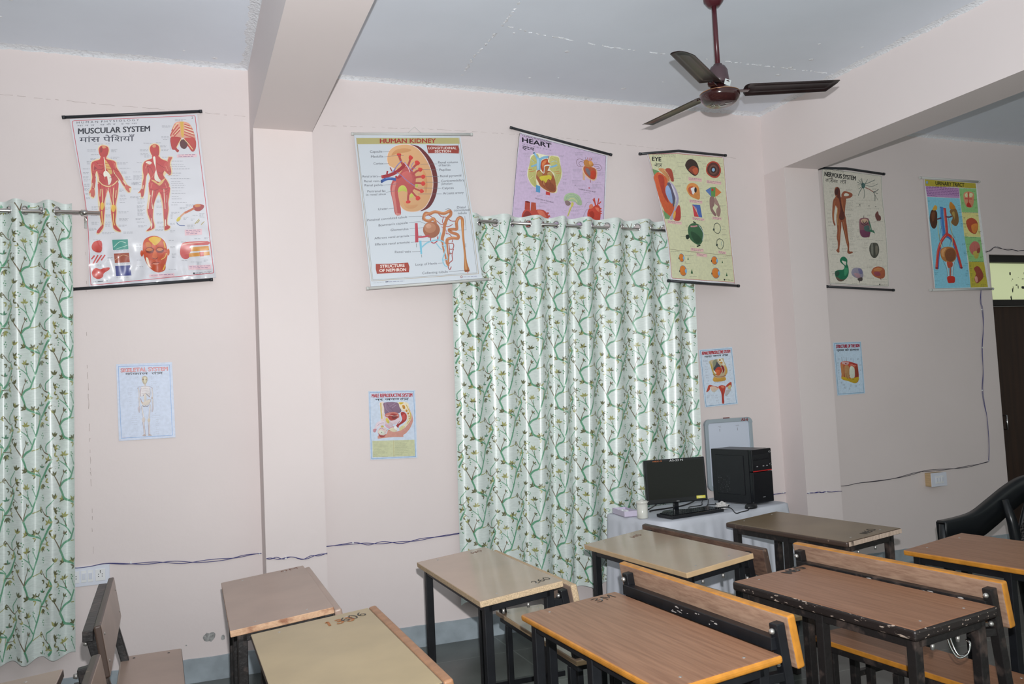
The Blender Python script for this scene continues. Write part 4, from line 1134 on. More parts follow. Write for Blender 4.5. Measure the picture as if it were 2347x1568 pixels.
ART['eye']=(3.1212,3.8013,2.2353,3.1764,5.164,(0.105, 0.025, 0.175, 0.095),'-141,1785 -74,1534 -22,1193 28,859 61,600 65,340 46,-15','1253,1861 1255,1582 1222,1054 1221,548 1206,-30',[('-246,1764 425,1872 1280,1884', 0.0085), ('24,-13 1247,-62', 0.009)],"""P ccccaa -114,1771 411,1832 683,1832 1221,1848 1246,1810 1225,1366 1209,842 1201,380 1192,-11 611,7 90,23 77,75 83,381 78,601 48,847 -8,1187 -59,1501
S b45a5a 30 -114,1769 -59,1501 -8,1187 48,847 78,601 83,381 74,55
S b45a5a 30 74,55 76,33 93,23
L b45a5a 30 93,23 611,7 1180,-13
S b45a5a 32 1180,-13 1195,6 1201,380 1209,842 1225,1366 1246,1810 1212,1847
L b45a5a 33 1212,1847 683,1832 394,1828 -114,1771
T 55504a .01 -75,1772 365,1797 -73,1785 HUMAN PHYSIOLOGY
T 7a756a 0 -53,1755 361,1769 -51,1768 मा न व  श री र  र च ना
T 1c1c22 .04 -58,1681 94,1687 -51,1739 EYE
T 2c2c30 .01 -31,1599 28,1603 -25,1649 ने
L 2c2c30 30 27,1649 109,1651
L 2c2c30 38 90,1651 84,1602
L 2c2c30 30 35,1629 84,1631
L 2c2c30 31 84,1628 37,1597
P 6c9464 -71,1566 46,1537 10,1507 -43,1432
F c65c38 -61,1454 22,1524 134,1479 177,1398 143,1286 189,1126 250,1062 197,930 148,900 63,969 -13,1187 -49,1380
F a84030 20,1481 115,1461 110,1284 152,1096 80,1173 34,1332
P 6c9464 37,984 157,900 131,858 63,861
F c48a5a 31,1572 154,1574 209,1441 187,1399 135,1483
F a44a3a 155,1579 263,1583 286,1423 241,1410 205,1455
S d8c090 38 129,1569 181,1521 234,1423
F 5a566a 157,1369 214,1390 271,1295 283,1187 252,1076 220,1044 222,1183 193,1290
F 90a8d0 131,1319 176,1343 214,1264 226,1128 207,1084 157,1135 117,1237
F a8a0b8 196,1406 268,1364 328,1245 334,1136 278,1023 198,866 143,866 241,1014 282,1146 273,1268 226,1358
F c8c4d4 227,1361 276,1296 304,1188 286,1105 276,1186
F b04038 278,1020 331,1074 350,1014 323,854 205,861
F d8a050 203,910 247,994 256,940 222,864
F 3a2c28 520,1682 570,1746 641,1769 715,1745 756,1667 749,1582 695,1529 644,1529 565,1581 522,1640
F 8c4430 569,1609 663,1673 744,1635 735,1567 679,1537 599,1577
F b85a3c 638,1615 728,1651 736,1581 680,1546
F b04434 890,1630 928,1718 1024,1773 1128,1757 1174,1675 1149,1587 1078,1528 990,1525 908,1568
F 55302c 913,1632 944,1705 1025,1753 1108,1741 1148,1670 1127,1597 1067,1549 996,1547 927,1580
F 6e4a40 1110,1651 1097,1618 1071,1590 1037,1573 1001,1570 971,1582 953,1606 949,1637 961,1670 987,1698 1021,1716 1057,1719 1087,1707 1106,1683
F 3a2624 1083,1649 1075,1627 1057,1609 1035,1598 1011,1596 991,1603 978,1619 976,1640 984,1661 1001,1680 1024,1691 1048,1693 1068,1685 1080,1670
F 8ab4d4 1056,1646 1052,1634 1043,1624 1031,1618 1020,1617 1010,1621 1003,1630 1002,1642 1007,1654 1015,1664 1027,1670 1039,1671 1049,1667 1055,1658
F d08a4c 495,1326 540,1391 629,1416 719,1363 719,1192 641,1184 551,1217 508,1271
F b85a3c 523,1321 570,1359 622,1363 587,1291 605,1237 540,1260
F f0e8e8 575,1332 646,1351 650,1296 601,1243 582,1291
F 33282c 679,1316 674,1298 666,1284 656,1276 646,1275 638,1282 634,1296 634,1312 638,1330 646,1344 656,1352 666,1353 674,1346 679,1333
P 5a78b0 838,1320 937,1373 932,1232 886,1278
P 5e8c50 938,1375 1034,1385 1007,1237 933,1237
P cc7844 1034,1385 1134,1314 1059,1262 1007,1237
F b43434 991,1341 983,1327 967,1320 953,1325 949,1338 957,1353 973,1360 987,1355
F 8a6c68 911,1227 982,1235 977,1123 935,1061 986,983 974,948 929,977 890,1047 889,1145
F 9a7c74 999,1236 1040,1183 1084,1059 1048,952 1000,960 997,1040 1037,1098 986,1137
P c04048 568,1096 612,1030 666,920 581,922
P 4a66a8 568,1096 710,1098 725,915 665,917 636,1018
S d08090 39 584,1077 631,1045 639,976
F 3c6244 443,733 494,804 585,825 682,786 714,678 681,567 615,513 530,537 452,611
F 2c4a34 483,694 566,684 658,607 614,536 533,560
S b8888a 108 502,774 562,777 614,788
S a8b4b8 62 649,798 712,691 685,580
F 26332a 396,642 444,651 456,618 427,585 395,595
S 26332a 93 557,844 592,828
S 26332a 92 574,490 631,507
S 4a5248 48 990,849 938,827 918,771 928,716 990,696 1037,749 1036,818 990,849
S 4a5248 48 996,619 952,592 940,529 960,482 1019,470 1062,527 1055,597 996,619
F 33403a 929,750 922,736 910,730 900,735 897,749 904,763 916,769 926,764
F 33403a 955,526 949,512 937,506 927,511 924,525 930,538 942,545 953,539
S 8aa4a0 40 1038,791 1042,756
S 8aa4a0 40 1044,582 1021,547 1039,513
L 6a5a4a 19 82,431 347,414 630,401 1191,377
F 6a7a94 326,324 323,297 311,274 293,259 272,256 253,265 239,284 233,310 236,337 248,360 266,374 286,378 306,369 320,350
F cc7a34 316,323 313,299 303,278 288,265 270,262 254,270 241,288 236,310 239,335 249,355 264,368 282,371 299,363 311,346
F 78a8cc 330,314 328,303 325,294 319,289 313,288 307,292 303,300 302,311 303,322 307,331 313,336 319,337 325,333 329,325
F 33403a 240,309 237,297 230,292 225,297 224,308 228,320 234,325 239,320
F 6a7a94 344,143 340,108 324,79 300,61 273,57 247,68 229,92 221,125 225,159 240,188 264,206 292,210 317,199 336,175
F cc7a34 334,142 330,110 316,84 295,67 271,64 248,74 231,96 224,125 228,156 242,183 263,200 287,203 310,193 327,171
F 78a8cc 349,131 347,118 342,107 335,100 326,99 319,104 314,114 312,128 314,141 319,152 327,159 335,160 342,155 347,145
F 33403a 229,125 225,114 218,109 213,114 212,125 216,136 222,141 228,137
F 6a7a94 922,305 918,277 903,253 881,238 855,234 831,243 814,262 807,288 811,316 826,340 849,356 874,359 898,351 915,332
F cc7a34 912,304 908,279 895,258 875,244 853,241 832,249 817,266 811,289 814,314 827,335 847,349 870,352 891,345 906,328
F 78a8cc 927,295 925,284 920,274 913,269 906,268 899,272 894,280 893,291 894,302 899,311 906,317 914,318 921,314 926,305
F 33403a 815,288 811,277 804,272 799,276 798,288 802,299 809,305 814,300
F 6a7a94 935,125 930,90 911,60 882,41 850,36 820,47 798,72 789,104 794,139 813,169 842,189 874,193 904,183 926,158
F cc7a34 925,124 920,92 903,65 877,47 848,43 820,53 801,75 793,105 797,137 814,165 840,182 870,186 897,177 917,154
F 78a8cc 942,113 939,99 933,87 924,80 914,79 906,85 900,95 898,108 900,122 906,134 915,141 925,142 934,137 940,126
F 33403a 797,106 793,95 786,90 781,94 780,106 784,118 791,122 796,118
P 2e5a3a 394,331 400,291 377,290
P 2e5a3a 439,166 450,96 410,95
P 2e5a3a 1008,304 1014,263 991,262
P 2e5a3a 1066,130 1074,75 1042,74
P d9b4b0 101,842 344,832 342,791 101,799
M 7a5a66 38 90 2 113,830 332,819
P d9b4b0 551,1496 794,1494 785,1442 544,1443
M 7a5a66 39 94 2 563,1485 782,1480
P d9b4b0 878,1478 1153,1474 1143,1428 872,1432
M 7a5a66 40 96 2 891,1466 1140,1460
P d9b4b0 525,1168 759,1160 752,1119 519,1126
M 7a5a66 39 93 2 537,1156 747,1147
P d9b4b0 539,911 761,901 756,869 538,877
M 7a5a66 39 93 2 551,900 749,888
P d9b4b0 914,943 1080,933 1072,896 904,902
M 7a5a66 40 95 2 926,931 1068,919
P d9b4b0 459,467 686,457 680,413 451,421
M 7a5a66 38 92 2 470,456 674,445
P d9b4b0 550,398 737,384 729,339 547,349
M 7a5a66 38 92 2 562,386 725,371
P d9b4b0 952,440 1095,432 1086,395 949,404
M 7a5a66 39 95 2 964,428 1082,419
M 8e8c78 31 69 3 269,1563 327,1568
M 8e8c78 31 70 1 288,1516 347,1521
M 8e8c78 31 69 1 288,1455 406,1464
M 8e8c78 31 69 2 300,1352 401,1360
M 8e8c78 31 69 1 338,1259 364,1261
M 8e8c78 31 69 1 355,1130 389,1133
M 8e8c78 31 69 1 352,912 437,917
M 8e8c78 31 70 1 376,1690 496,1700
M 8e8c78 31 70 1 386,1635 488,1644
M 8e8c78 31 70 1 441,1536 569,1547
M 8e8c78 32 71 1 548,1775 686,1788
M 8e8c78 32 72 1 758,1745 811,1750
M 8e8c78 32 72 1 760,1633 839,1639
M 8e8c78 32 73 1 991,1787 1098,1797
M 8e8c78 32 72 1 832,1716 912,1723
M 8e8c78 32 72 1 844,1675 924,1682
M 8e8c78 32 72 1 840,1576 875,1579
M 8e8c78 33 74 1 1154,1752 1208,1757
M 8e8c78 33 74 1 1147,1701 1210,1707
M 8e8c78 33 73 1 1142,1601 1196,1606
M 8e8c78 33 73 1 1123,1528 1213,1536
M 8e8c78 31 70 1 439,1391 507,1396
M 8e8c78 31 70 1 421,1251 480,1256
M 8e8c78 32 71 1 721,1336 791,1341
M 8e8c78 32 71 1 721,1273 782,1277
M 8e8c78 32 71 1 737,1197 815,1203
M 8e8c78 32 72 1 844,1226 906,1230
M 8e8c78 32 71 2 836,1162 880,1165
M 8e8c78 32 71 1 826,1092 888,1096
M 8e8c78 32 71 1 820,980 907,986
M 8e8c78 32 72 1 1039,1239 1101,1243
M 8e8c78 32 72 2 1074,1115 1181,1122
M 8e8c78 32 72 1 1100,1046 1162,1050
M 8e8c78 31 69 3 411,786 453,788
M 8e8c78 30 69 1 326,707 435,712
M 8e8c78 30 68 1 298,685 416,691
M 8e8c78 30 68 1 306,618 390,622
M 8e8c78 31 69 1 417,569 467,571
M 8e8c78 31 70 1 680,772 740,775
M 8e8c78 31 70 1 731,706 792,709
M 8e8c78 31 70 1 725,665 821,669
M 8e8c78 31 70 2 724,589 828,594
M 8e8c78 31 69 1 448,489 532,492
M 8e8c78 32 72 1 1066,806 1120,809
M 8e8c78 32 72 1 1059,757 1139,761
M 8e8c78 32 72 1 1057,680 1137,684
M 8e8c78 32 72 1 1112,627 1129,628
M 8e8c78 32 71 1 1070,458 1150,461
M 8e8c78 30 67 1 98,397 254,403
M 8e8c78 30 68 1 347,350 498,355
M 8e8c78 30 68 1 324,239 432,242
M 8e8c78 30 68 1 227,259 261,260
M 8e8c78 30 68 2 327,262 360,263
M 8e8c78 30 68 1 383,56 509,59
M 8e8c78 30 68 1 330,162 380,163
M 8e8c78 32 71 1 1021,356 1153,360
M 8e8c78 31 71 1 938,322 1096,328
M 8e8c78 31 71 1 976,221 1081,224
M 8e8c78 31 70 2 812,229 838,230
M 8e8c78 32 71 1 1021,167 1162,171
F 33332e 1023,23 1018,14 1007,10 998,13 995,22 1000,31 1011,35 1020,31
M 7a8a5a 47 79 1 1035,22 1175,16""")
ART['ner']=(4.7937,5.4105,2.2322,3.1872,5.3,(0.015, 0.015, 0.02, 0.02),'-23,1900 -30,1248 -30,615 -36,34','1203,1829 1188,1463 1202,1035 1200,623 1170,-6',[('-117,1884 467,1909 1237,1858', 0.0095), ('-91,-4 1241,-61', 0.0095)],"""P cbc6ba -7,1887 1185,1818 1170,1462 1184,1035 1181,622 1154,7 -34,51 -34,670 -27,1276
L 6a6660 23 -7,1887 1185,1818
S 6a6660 25 1185,1818 1170,1462 1184,1035 1181,622 1154,7
L 6a6660 24 1154,7 562,27 -14,51
S 6a6660 23 -14,51 -33,67 -34,670 -27,1276 -7,1887
T 4a4640 .01 29,1868 417,1851 30,1885 HUMAN PHYSIOLOGY
T 7a756a 0 35,1842 415,1828 36,1858 मा न व  श री र  र च ना
T 2a2a2a .04 22,1764 646,1721 29,1834 NERVOUS SYSTEM
T 35322e .01 31,1678 96,1675 36,1734 तं
L 35322e 39 101,1730 181,1727
L 35322e 39 163,1729 158,1668
L 35322e 31 108,1705 159,1703
L 35322e 31 157,1701 109,1668
S 35322e 31 146,1728 159,1749 172,1749 177,1729 171,1665
T 35322e .01 179,1669 275,1664 184,1725 का
T 35322e .01 320,1663 383,1661 326,1720 तं
L 35322e 40 381,1714 447,1711
L 35322e 40 437,1711 431,1652
L 35322e 32 386,1689 433,1688
L 35322e 32 431,1685 386,1652
F 8c5038 230,1453 301,1458 331,1418 419,1421 392,1291 370,1165 382,1109 385,1040 395,956 395,873 402,762 411,678 401,595 408,561 461,560 468,540 401,521 358,544 372,622 347,719 332,816 315,926 291,1037 279,953 250,828 229,702 204,591 200,547 168,540 139,576 170,605 182,701 168,784 192,895 190,1034 199,1145 226,1230 193,1312 176,1395
F 8c5038 195,1535 217,1585 262,1599 303,1570 304,1498 285,1438 228,1427 195,1479
F 8c5038 177,1406 142,1338 124,1226 113,1143 113,1059 125,1004 146,966 163,985 145,1047 152,1144 179,1256 213,1327 236,1397
F 945640 322,1414 418,1413 512,1436 558,1474 537,1510 430,1536 377,1529 334,1485 327,1443
F cfc9bc 381,1462 398,1496 445,1503 488,1483 465,1462 419,1455
F 5c2f28 258,1593 303,1556 308,1428 315,1316 357,1178 356,1095 288,1062 245,1105 287,1232 274,1399 240,1439
F 4a2c2a 200,1528 243,1579 275,1552 250,1474 206,1473
S b8784c 39 226,1230 236,1146 242,1036 232,896 208,757
S b8784c 39 329,1038 343,913 361,788 378,678
S b8784c 39 191,1368 163,1255 142,1143 140,1046
S b8784c 40 330,1401 336,1289 349,1206
S b89a5c 39 229,1258 212,1118 213,979
S 5c2f28 39 296,1051 307,954 335,830
S 4a3c34 47 259,1119 303,1086 345,1108
F 4a6a66 755,1658 785,1690 827,1678 833,1633 801,1600 766,1605
S 3f5450 40 791,1652 752,1750
S 3f5450 40 791,1652 706,1734
S 3f5450 40 791,1652 772,1765
S 3f5450 40 791,1652 676,1697
S 3f5450 32 791,1652 680,1655
S 3f5450 32 789,1638 691,1584
S 3f5450 48 774,1616 714,1543 675,1478
S 3f5450 40 795,1610 809,1519 783,1433
S 3f5450 40 824,1661 895,1750
S 3f5450 40 833,1669 945,1709 1049,1750
S 3f5450 32 836,1654 974,1639 1097,1685
S 8a4a40 65 837,1612 915,1587 992,1548
S 3f4a48 49 992,1548 1057,1565 1106,1600
S 3f4a48 41 992,1548 1080,1523
S 3f4a48 57 1000,1541 1022,1485 1013,1399
S 3f4a48 33 1023,1499 1078,1416
F 80545c 653,1062 702,1108 813,1114 862,1068 849,828 799,798 693,800 646,865
F c0a088 683,1062 740,1099 811,1094 834,1053 733,1029
S 3a3030 64 719,1064 759,1022 808,1066
S 3a3030 56 688,1020 748,994 831,1024
F 6a3a54 654,907 855,905 842,827 782,801 693,804
F 46605c 746,973 845,990 845,898 756,903
S 3c7058 121 853,1067 879,969 884,927
P 2f6a50 866,927 936,914 963,861 906,883 827,895
S 3a3a3a 48 750,1107 756,1149
F 6a3f3c 996,1182 1056,1233 1072,1176 1108,1146 1102,1086 1043,1076 1000,1114
S 4a2a2a 41 1017,1087 1034,1073
F 4c4c44 813,616 857,698 912,711 987,704 1019,634 1007,549 949,475 882,465 831,515
F 74746a 858,673 900,695 886,505 849,546
S 2c2c28 40 919,708 914,589 906,474
F 6e6a5e 947,660 996,647 990,563 940,512
F 1f6a4c 196,412 230,463 292,474 345,430 338,358 356,310 356,220 311,137 201,77 117,100 81,163 80,232 150,260 246,268 279,323 218,371
F cbc6ba 237,410 288,399 317,393 306,336 257,368
F 2a4a3c 87,225 149,246 171,205 123,157 87,177
F 5c4c40 97,156 204,106 302,130 193,77 117,98
F 3c8a64 274,288 340,289 336,220 270,164
L 3a3a38 23 25,207 79,204
F 8a8696 406,220 447,283 537,302 623,278 651,194 626,138 520,130 436,165
F 6c6a8c 553,284 622,271 633,208 572,208
F a08088 457,207 545,208 592,152 520,135
F 463e3c 528,127 618,145 622,97 577,83 534,96
S 463e3c 63 549,103 563,66
F a0583c 819,237 874,301 984,324 1089,289 1102,211 1078,146 1000,126 894,151 836,193
F b87a4c 861,266 964,306 1052,281 976,246
F 8a4450 866,224 975,239 1005,183 914,168
S 6a3a34 64 991,133 1007,109
F 2c2c2c 684,1330 693,1337 702,1319 687,1310
F 2c2c2c 860,1315 891,1319 886,1306
F 2c2c2c 1004,1306 1028,1311 1021,1300
M 98948a 35 78 1 94,1561 189,1565
M 98948a 35 78 2 90,1523 177,1527
M 98948a 35 78 3 128,1469 180,1472
M 98948a 36 79 1 304,1581 347,1583
M 98948a 36 79 2 433,1562 557,1567
M 98948a 36 80 1 547,1473 627,1476
M 98948a 36 79 1 407,1383 565,1389
M 98948a 35 78 1 74,1349 152,1352
M 98948a 36 79 4 404,1355 563,1361
M 98948a 36 79 4 389,1291 556,1297
M 98948a 36 79 2 392,1235 551,1241
M 98948a 35 78 1 27,1216 130,1219
M 98948a 35 78 2 14,1167 91,1170
M 98948a 36 79 2 385,1158 490,1162
M 98948a 35 78 2 15,1091 92,1093
M 98948a 36 79 1 408,1124 496,1127
M 98948a 35 78 2 18,1029 104,1031
M 98948a 36 79 4 411,1068 552,1073
M 98948a 35 78 1 20,967 158,971
M 98948a 36 79 4 405,1005 546,1009
M 98948a 35 78 3 116,893 194,895
M 98948a 36 79 4 406,929 538,932
M 98948a 35 78 1 103,845 189,847
M 98948a 36 79 4 408,859 531,862
M 98948a 35 78 1 47,795 167,798
M 98948a 35 78 2 17,753 172,757
M 98948a 36 79 4 429,804 534,806
M 98948a 35 78 1 65,720 151,722
M 98948a 35 79 1 421,727 544,730
M 98948a 35 78 2 70,679 173,681
M 98948a 35 78 1 293,662 363,663
M 98948a 35 79 2 425,679 513,680
M 98948a 35 78 2 65,630 186,632
M 98948a 35 77 2 27,588 139,590
M 98948a 35 78 2 253,606 375,608
M 98948a 35 79 1 426,602 549,604
M 98948a 35 78 1 265,558 361,559
M 98948a 36 79 2 484,561 554,562
M 98948a 35 77 1 45,506 200,508
M 98948a 35 79 1 407,491 486,492
M 98948a 36 80 2 669,1633 714,1635
M 98948a 37 81 1 988,1683 1033,1685
M 98948a 37 81 2 980,1604 1071,1608
M 98948a 36 80 1 682,1400 987,1412
M 98948a 36 80 1 614,1349 766,1354
M 98948a 36 80 1 618,1292 707,1296
M 98948a 36 81 1 828,1265 918,1268
M 98948a 37 81 1 991,1270 1082,1273
M 98948a 36 80 2 818,1165 917,1168
M 98948a 36 81 1 951,1141 996,1143
M 98948a 36 81 1 969,1057 1141,1062
M 98948a 36 80 2 584,1046 655,1048
M 98948a 36 81 1 878,1047 977,1050
M 98948a 36 80 3 598,920 652,921
M 98948a 36 81 3 903,935 1011,938
M 98948a 36 79 2 570,807 631,809
M 98948a 36 80 1 691,782 780,784
M 98948a 36 79 1 582,758 903,765
M 98948a 36 81 1 955,745 1118,749
M 98948a 36 80 2 719,705 790,707
M 98948a 36 80 1 723,663 786,664
M 98948a 36 80 2 675,627 782,629
M 98948a 36 80 1 687,572 759,573
M 98948a 36 81 1 1027,563 1081,564
M 98948a 36 81 2 1000,478 1054,479
M 98948a 36 80 1 789,433 914,435
M 98948a 36 80 1 949,424 1058,425
M 98948a 35 78 1 136,381 170,381
M 98948a 35 77 1 11,238 71,239
M 98948a 35 77 2 23,190 49,190
M 98948a 35 78 1 280,89 315,89
M 98948a 35 77 1 70,54 156,54
M 98948a 35 78 1 406,43 511,44
M 98948a 35 79 1 546,41 705,41
M 98948a 36 79 1 530,326 592,326
M 98948a 35 79 1 414,301 475,301
M 98948a 36 79 1 615,292 677,292
M 98948a 35 78 2 380,135 424,135
M 98948a 36 79 2 656,166 709,167
M 98948a 36 80 3 734,328 868,329
M 98948a 36 80 2 880,361 952,362
M 98948a 36 81 2 1039,331 1148,332
M 98948a 36 79 1 714,132 857,133
M 98948a 36 80 1 998,112 1134,113
M 98948a 36 80 1 824,72 1112,73
F 2c2c2c 986,32 981,23 971,20 961,23 958,32 963,41 973,45 983,41
M 8a867c 48 80 1 999,31 1143,25""")
ART['uri']=(5.8711,6.5278,2.2185,3.143,5.3,(0.015, 0.015, 0.02, 0.02),'-33,1840 -24,941 -7,-5','1161,1833 1217,942 1264,4',[('-109,1863 1208,1855', 0.0095), ('-87,-34 1309,-11', 0.0095)],"""P a89a34 -24,1837 1140,1826 1145,1736 -19,1726
F 7a9ac0 46,1791 42,1780 35,1770 25,1765 15,1765 6,1769 0,1778 -1,1788 3,1799 10,1808 20,1814 30,1814 39,1810 45,1801
T 33330e .035 212,1754 866,1750 219,1818 URINARY TRACT
P b088b4 -19,1723 743,1723 735,1547 -1,1539
P 7fbcd2 -1,1539 734,1546 778,775 811,10 5,-3 5,767
P 86b878 743,1723 1145,1733 1139,1313 756,1307
P d0ca84 756,1306 1139,1310 1147,886 767,888
P 86b878 767,886 1147,884 1174,452 815,461
P b0a438 814,459 1174,450 1215,16 811,10
L f0f0e8 26 -1,1542 735,1547
F 4a2c1c 19,1205 63,1309 135,1331 190,1284 184,1181 167,1078 110,1007 50,1020 15,1103
F 6a4028 57,1236 102,1296 149,1283 122,1179 73,1119
F c89a3c 92,1322 153,1406 203,1380 183,1324
F 7a5a34 479,1309 550,1373 628,1361 669,1255 665,1136 605,1065 536,1078 491,1131 535,1207
F a08a4c 529,1281 582,1312 592,1223 542,1133 569,1193
F b87a2c 495,1457 541,1470 623,1373 489,1353
S 3f78b4 397 300,1362 289,1184 303,890
S 6898cc 86 277,1353 266,1184 279,919
S b83a34 294 370,1349 375,1128 372,921
S d86860 78 358,1341 361,1127 360,951
S 3f6aa8 206 327,884 431,849 514,718 613,351
S 3f6aa8 188 198,683 148,551 104,334
S b83a34 276 370,918 240,801 137,609 73,334
S b83a34 258 376,919 498,836 575,601 638,344
S d86860 69 349,906 219,786 118,594 63,346
P 2c2030 48,346 105,346 104,330 46,330
P 2c2030 613,351 665,354 663,338 611,335
S 5a3a48 129 187,1169 270,1190
S 5a3a48 130 379,1217 453,1211 517,1227
S b8b47a 69 191,1137 180,990 195,829 227,683
S b8b47a 69 487,1131 488,924 474,717
S 5a7a80 43 268,1051 201,888 198,771
S 5a7a80 43 440,1189 466,983 549,852
S 5a7a80 43 238,786 261,699
S 5a7a80 43 460,850 415,716
F a8703c 184,595 221,669 375,705 513,674 552,586 510,479 403,434 306,442 214,490
F 7a4a2c 288,575 346,656 470,676 534,600 500,494 404,449 310,477
F c89460 222,639 294,677 333,678 265,596 267,523 212,551
F b0482f 315,439 437,440 439,379 396,346 334,345
S eef2f4 60 303,450 313,333 327,180
S eef2f4 60 489,467 434,334 403,180
S 56757c 43 231,464 302,319 298,202
S 56757c 43 505,475 446,335 425,202
S a85848 189 384,356 366,188
F b42c20 292,187 376,205 464,188 454,100 382,87 305,91
F c88868 834,1627 943,1673 1066,1652 1071,1554 1017,1409 891,1400 837,1485
S b44030 106 951,1655 923,1413
S c0504a 106 858,1546 1019,1545
F b03028 877,1412 932,1489 993,1408
F e8d0a0 867,1621 920,1646 922,1579 872,1577
F e8d0a0 980,1644 1050,1636 1023,1580 969,1583
F a84830 839,1156 970,1216 1085,1164 1107,1059 1042,942 939,954 866,1020
F c87c38 954,1085 1090,1119 1089,1029 1029,952 961,973
F b4665c 868,725 982,810 1091,774 1111,654 1045,579 934,569 869,635
F b0a04c 940,622 1063,639 1050,534 986,506 951,547
F 8a4434 1048,683 1109,692 1091,624 1029,608
F 8a4030 922,339 1022,380 1106,296 1126,191 1040,117 956,82 911,158 960,250
F c89080 925,190 980,198 990,117 938,102
M 7a4a86 85 103 1 4,1712 732,1744
M 6a3a7a 60 102 1 -12,1707 717,1708
M 6a3a7a 60 102 1 -9,1680 726,1681
M 6a3a7a 60 102 1 -6,1653 725,1653
M 6a3a7a 60 102 1 -3,1626 730,1625
M 6a3a7a 60 102 1 0,1599 733,1598
M 6a3a7a 60 102 1 2,1572 219,1562
M 4a7a8e 43 102 2 8,1483 56,1485
M 4a7a8e 43 102 1 5,1461 44,1463
M 4a7a8e 44 105 1 684,1420 734,1422
M 4a7a8e 44 105 2 689,1375 749,1377
M 4a7a8e 44 105 1 690,1301 750,1303
M 4a7a8e 44 105 3 691,1226 761,1229
M 4a7a8e 44 105 1 702,1152 762,1154
M 4a7a8e 44 105 3 707,1108 777,1110
M 4a7a8e 44 105 2 697,766 787,768
M 4a7a8e 44 105 3 721,633 801,634
M 4a7a8e 44 105 1 723,566 813,568
M 4a7a8e 44 104 1 737,426 797,427
M 4a7a8e 43 104 1 682,381 781,382
M 4a7a8e 43 104 3 742,300 792,301
M 4a7a8e 43 104 3 716,248 776,249
M 4a7a8e 42 101 1 29,302 97,302
M 4a7a8e 42 101 3 25,266 93,266
M 4a7a8e 42 101 1 19,121 115,121
M 4a7a8e 42 101 2 11,55 50,55
M 4a7a8e 43 104 1 714,64 804,64
M 5a6a3c 44 106 1 848,1718 1010,1725
M 5a6a3c 45 107 1 1045,1681 1117,1685
M 5a6a3c 44 106 2 757,1617 787,1618
M 5a6a3c 44 106 2 779,1468 819,1470
M 5a6a3c 44 107 2 1059,1539 1140,1542
M 5a6a3c 44 107 1 1071,1389 1132,1391
M 5a6a3c 44 105 1 779,1296 1133,1308
M 5a6a3c 44 105 2 789,1214 830,1216
M 5a6a3c 44 107 1 1075,1253 1137,1255
M 5a6a3c 44 105 4 787,1110 837,1111
M 5a6a3c 44 105 4 786,931 846,933
M 5a6a3c 44 106 3 1104,984 1165,985
M 5a6a3c 44 106 1 899,867 1040,870
M 5a6a3c 44 105 1 815,753 875,755
M 5a6a3c 44 106 2 1085,826 1156,827
M 5a6a3c 44 106 1 1139,767 1190,768
M 5a6a3c 44 105 2 800,627 840,627
M 5a6a3c 44 105 2 830,538 910,539
M 5a6a3c 44 106 2 1092,549 1163,550
M 5a6a3c 44 105 1 830,454 1162,458
M 5a6a3c 44 105 3 831,412 881,413
M 5a6a3c 44 105 3 836,338 886,339
M 5a6a3c 44 105 3 835,249 885,250
M 5a6a3c 44 105 3 845,160 905,161
M 5a6a3c 44 105 2 844,72 924,72
M 5a6a3c 44 106 3 1121,281 1161,281
M 5a6a3c 44 106 1 1122,206 1173,207
M 5a6a3c 44 105 2 1053,57 1175,57""")
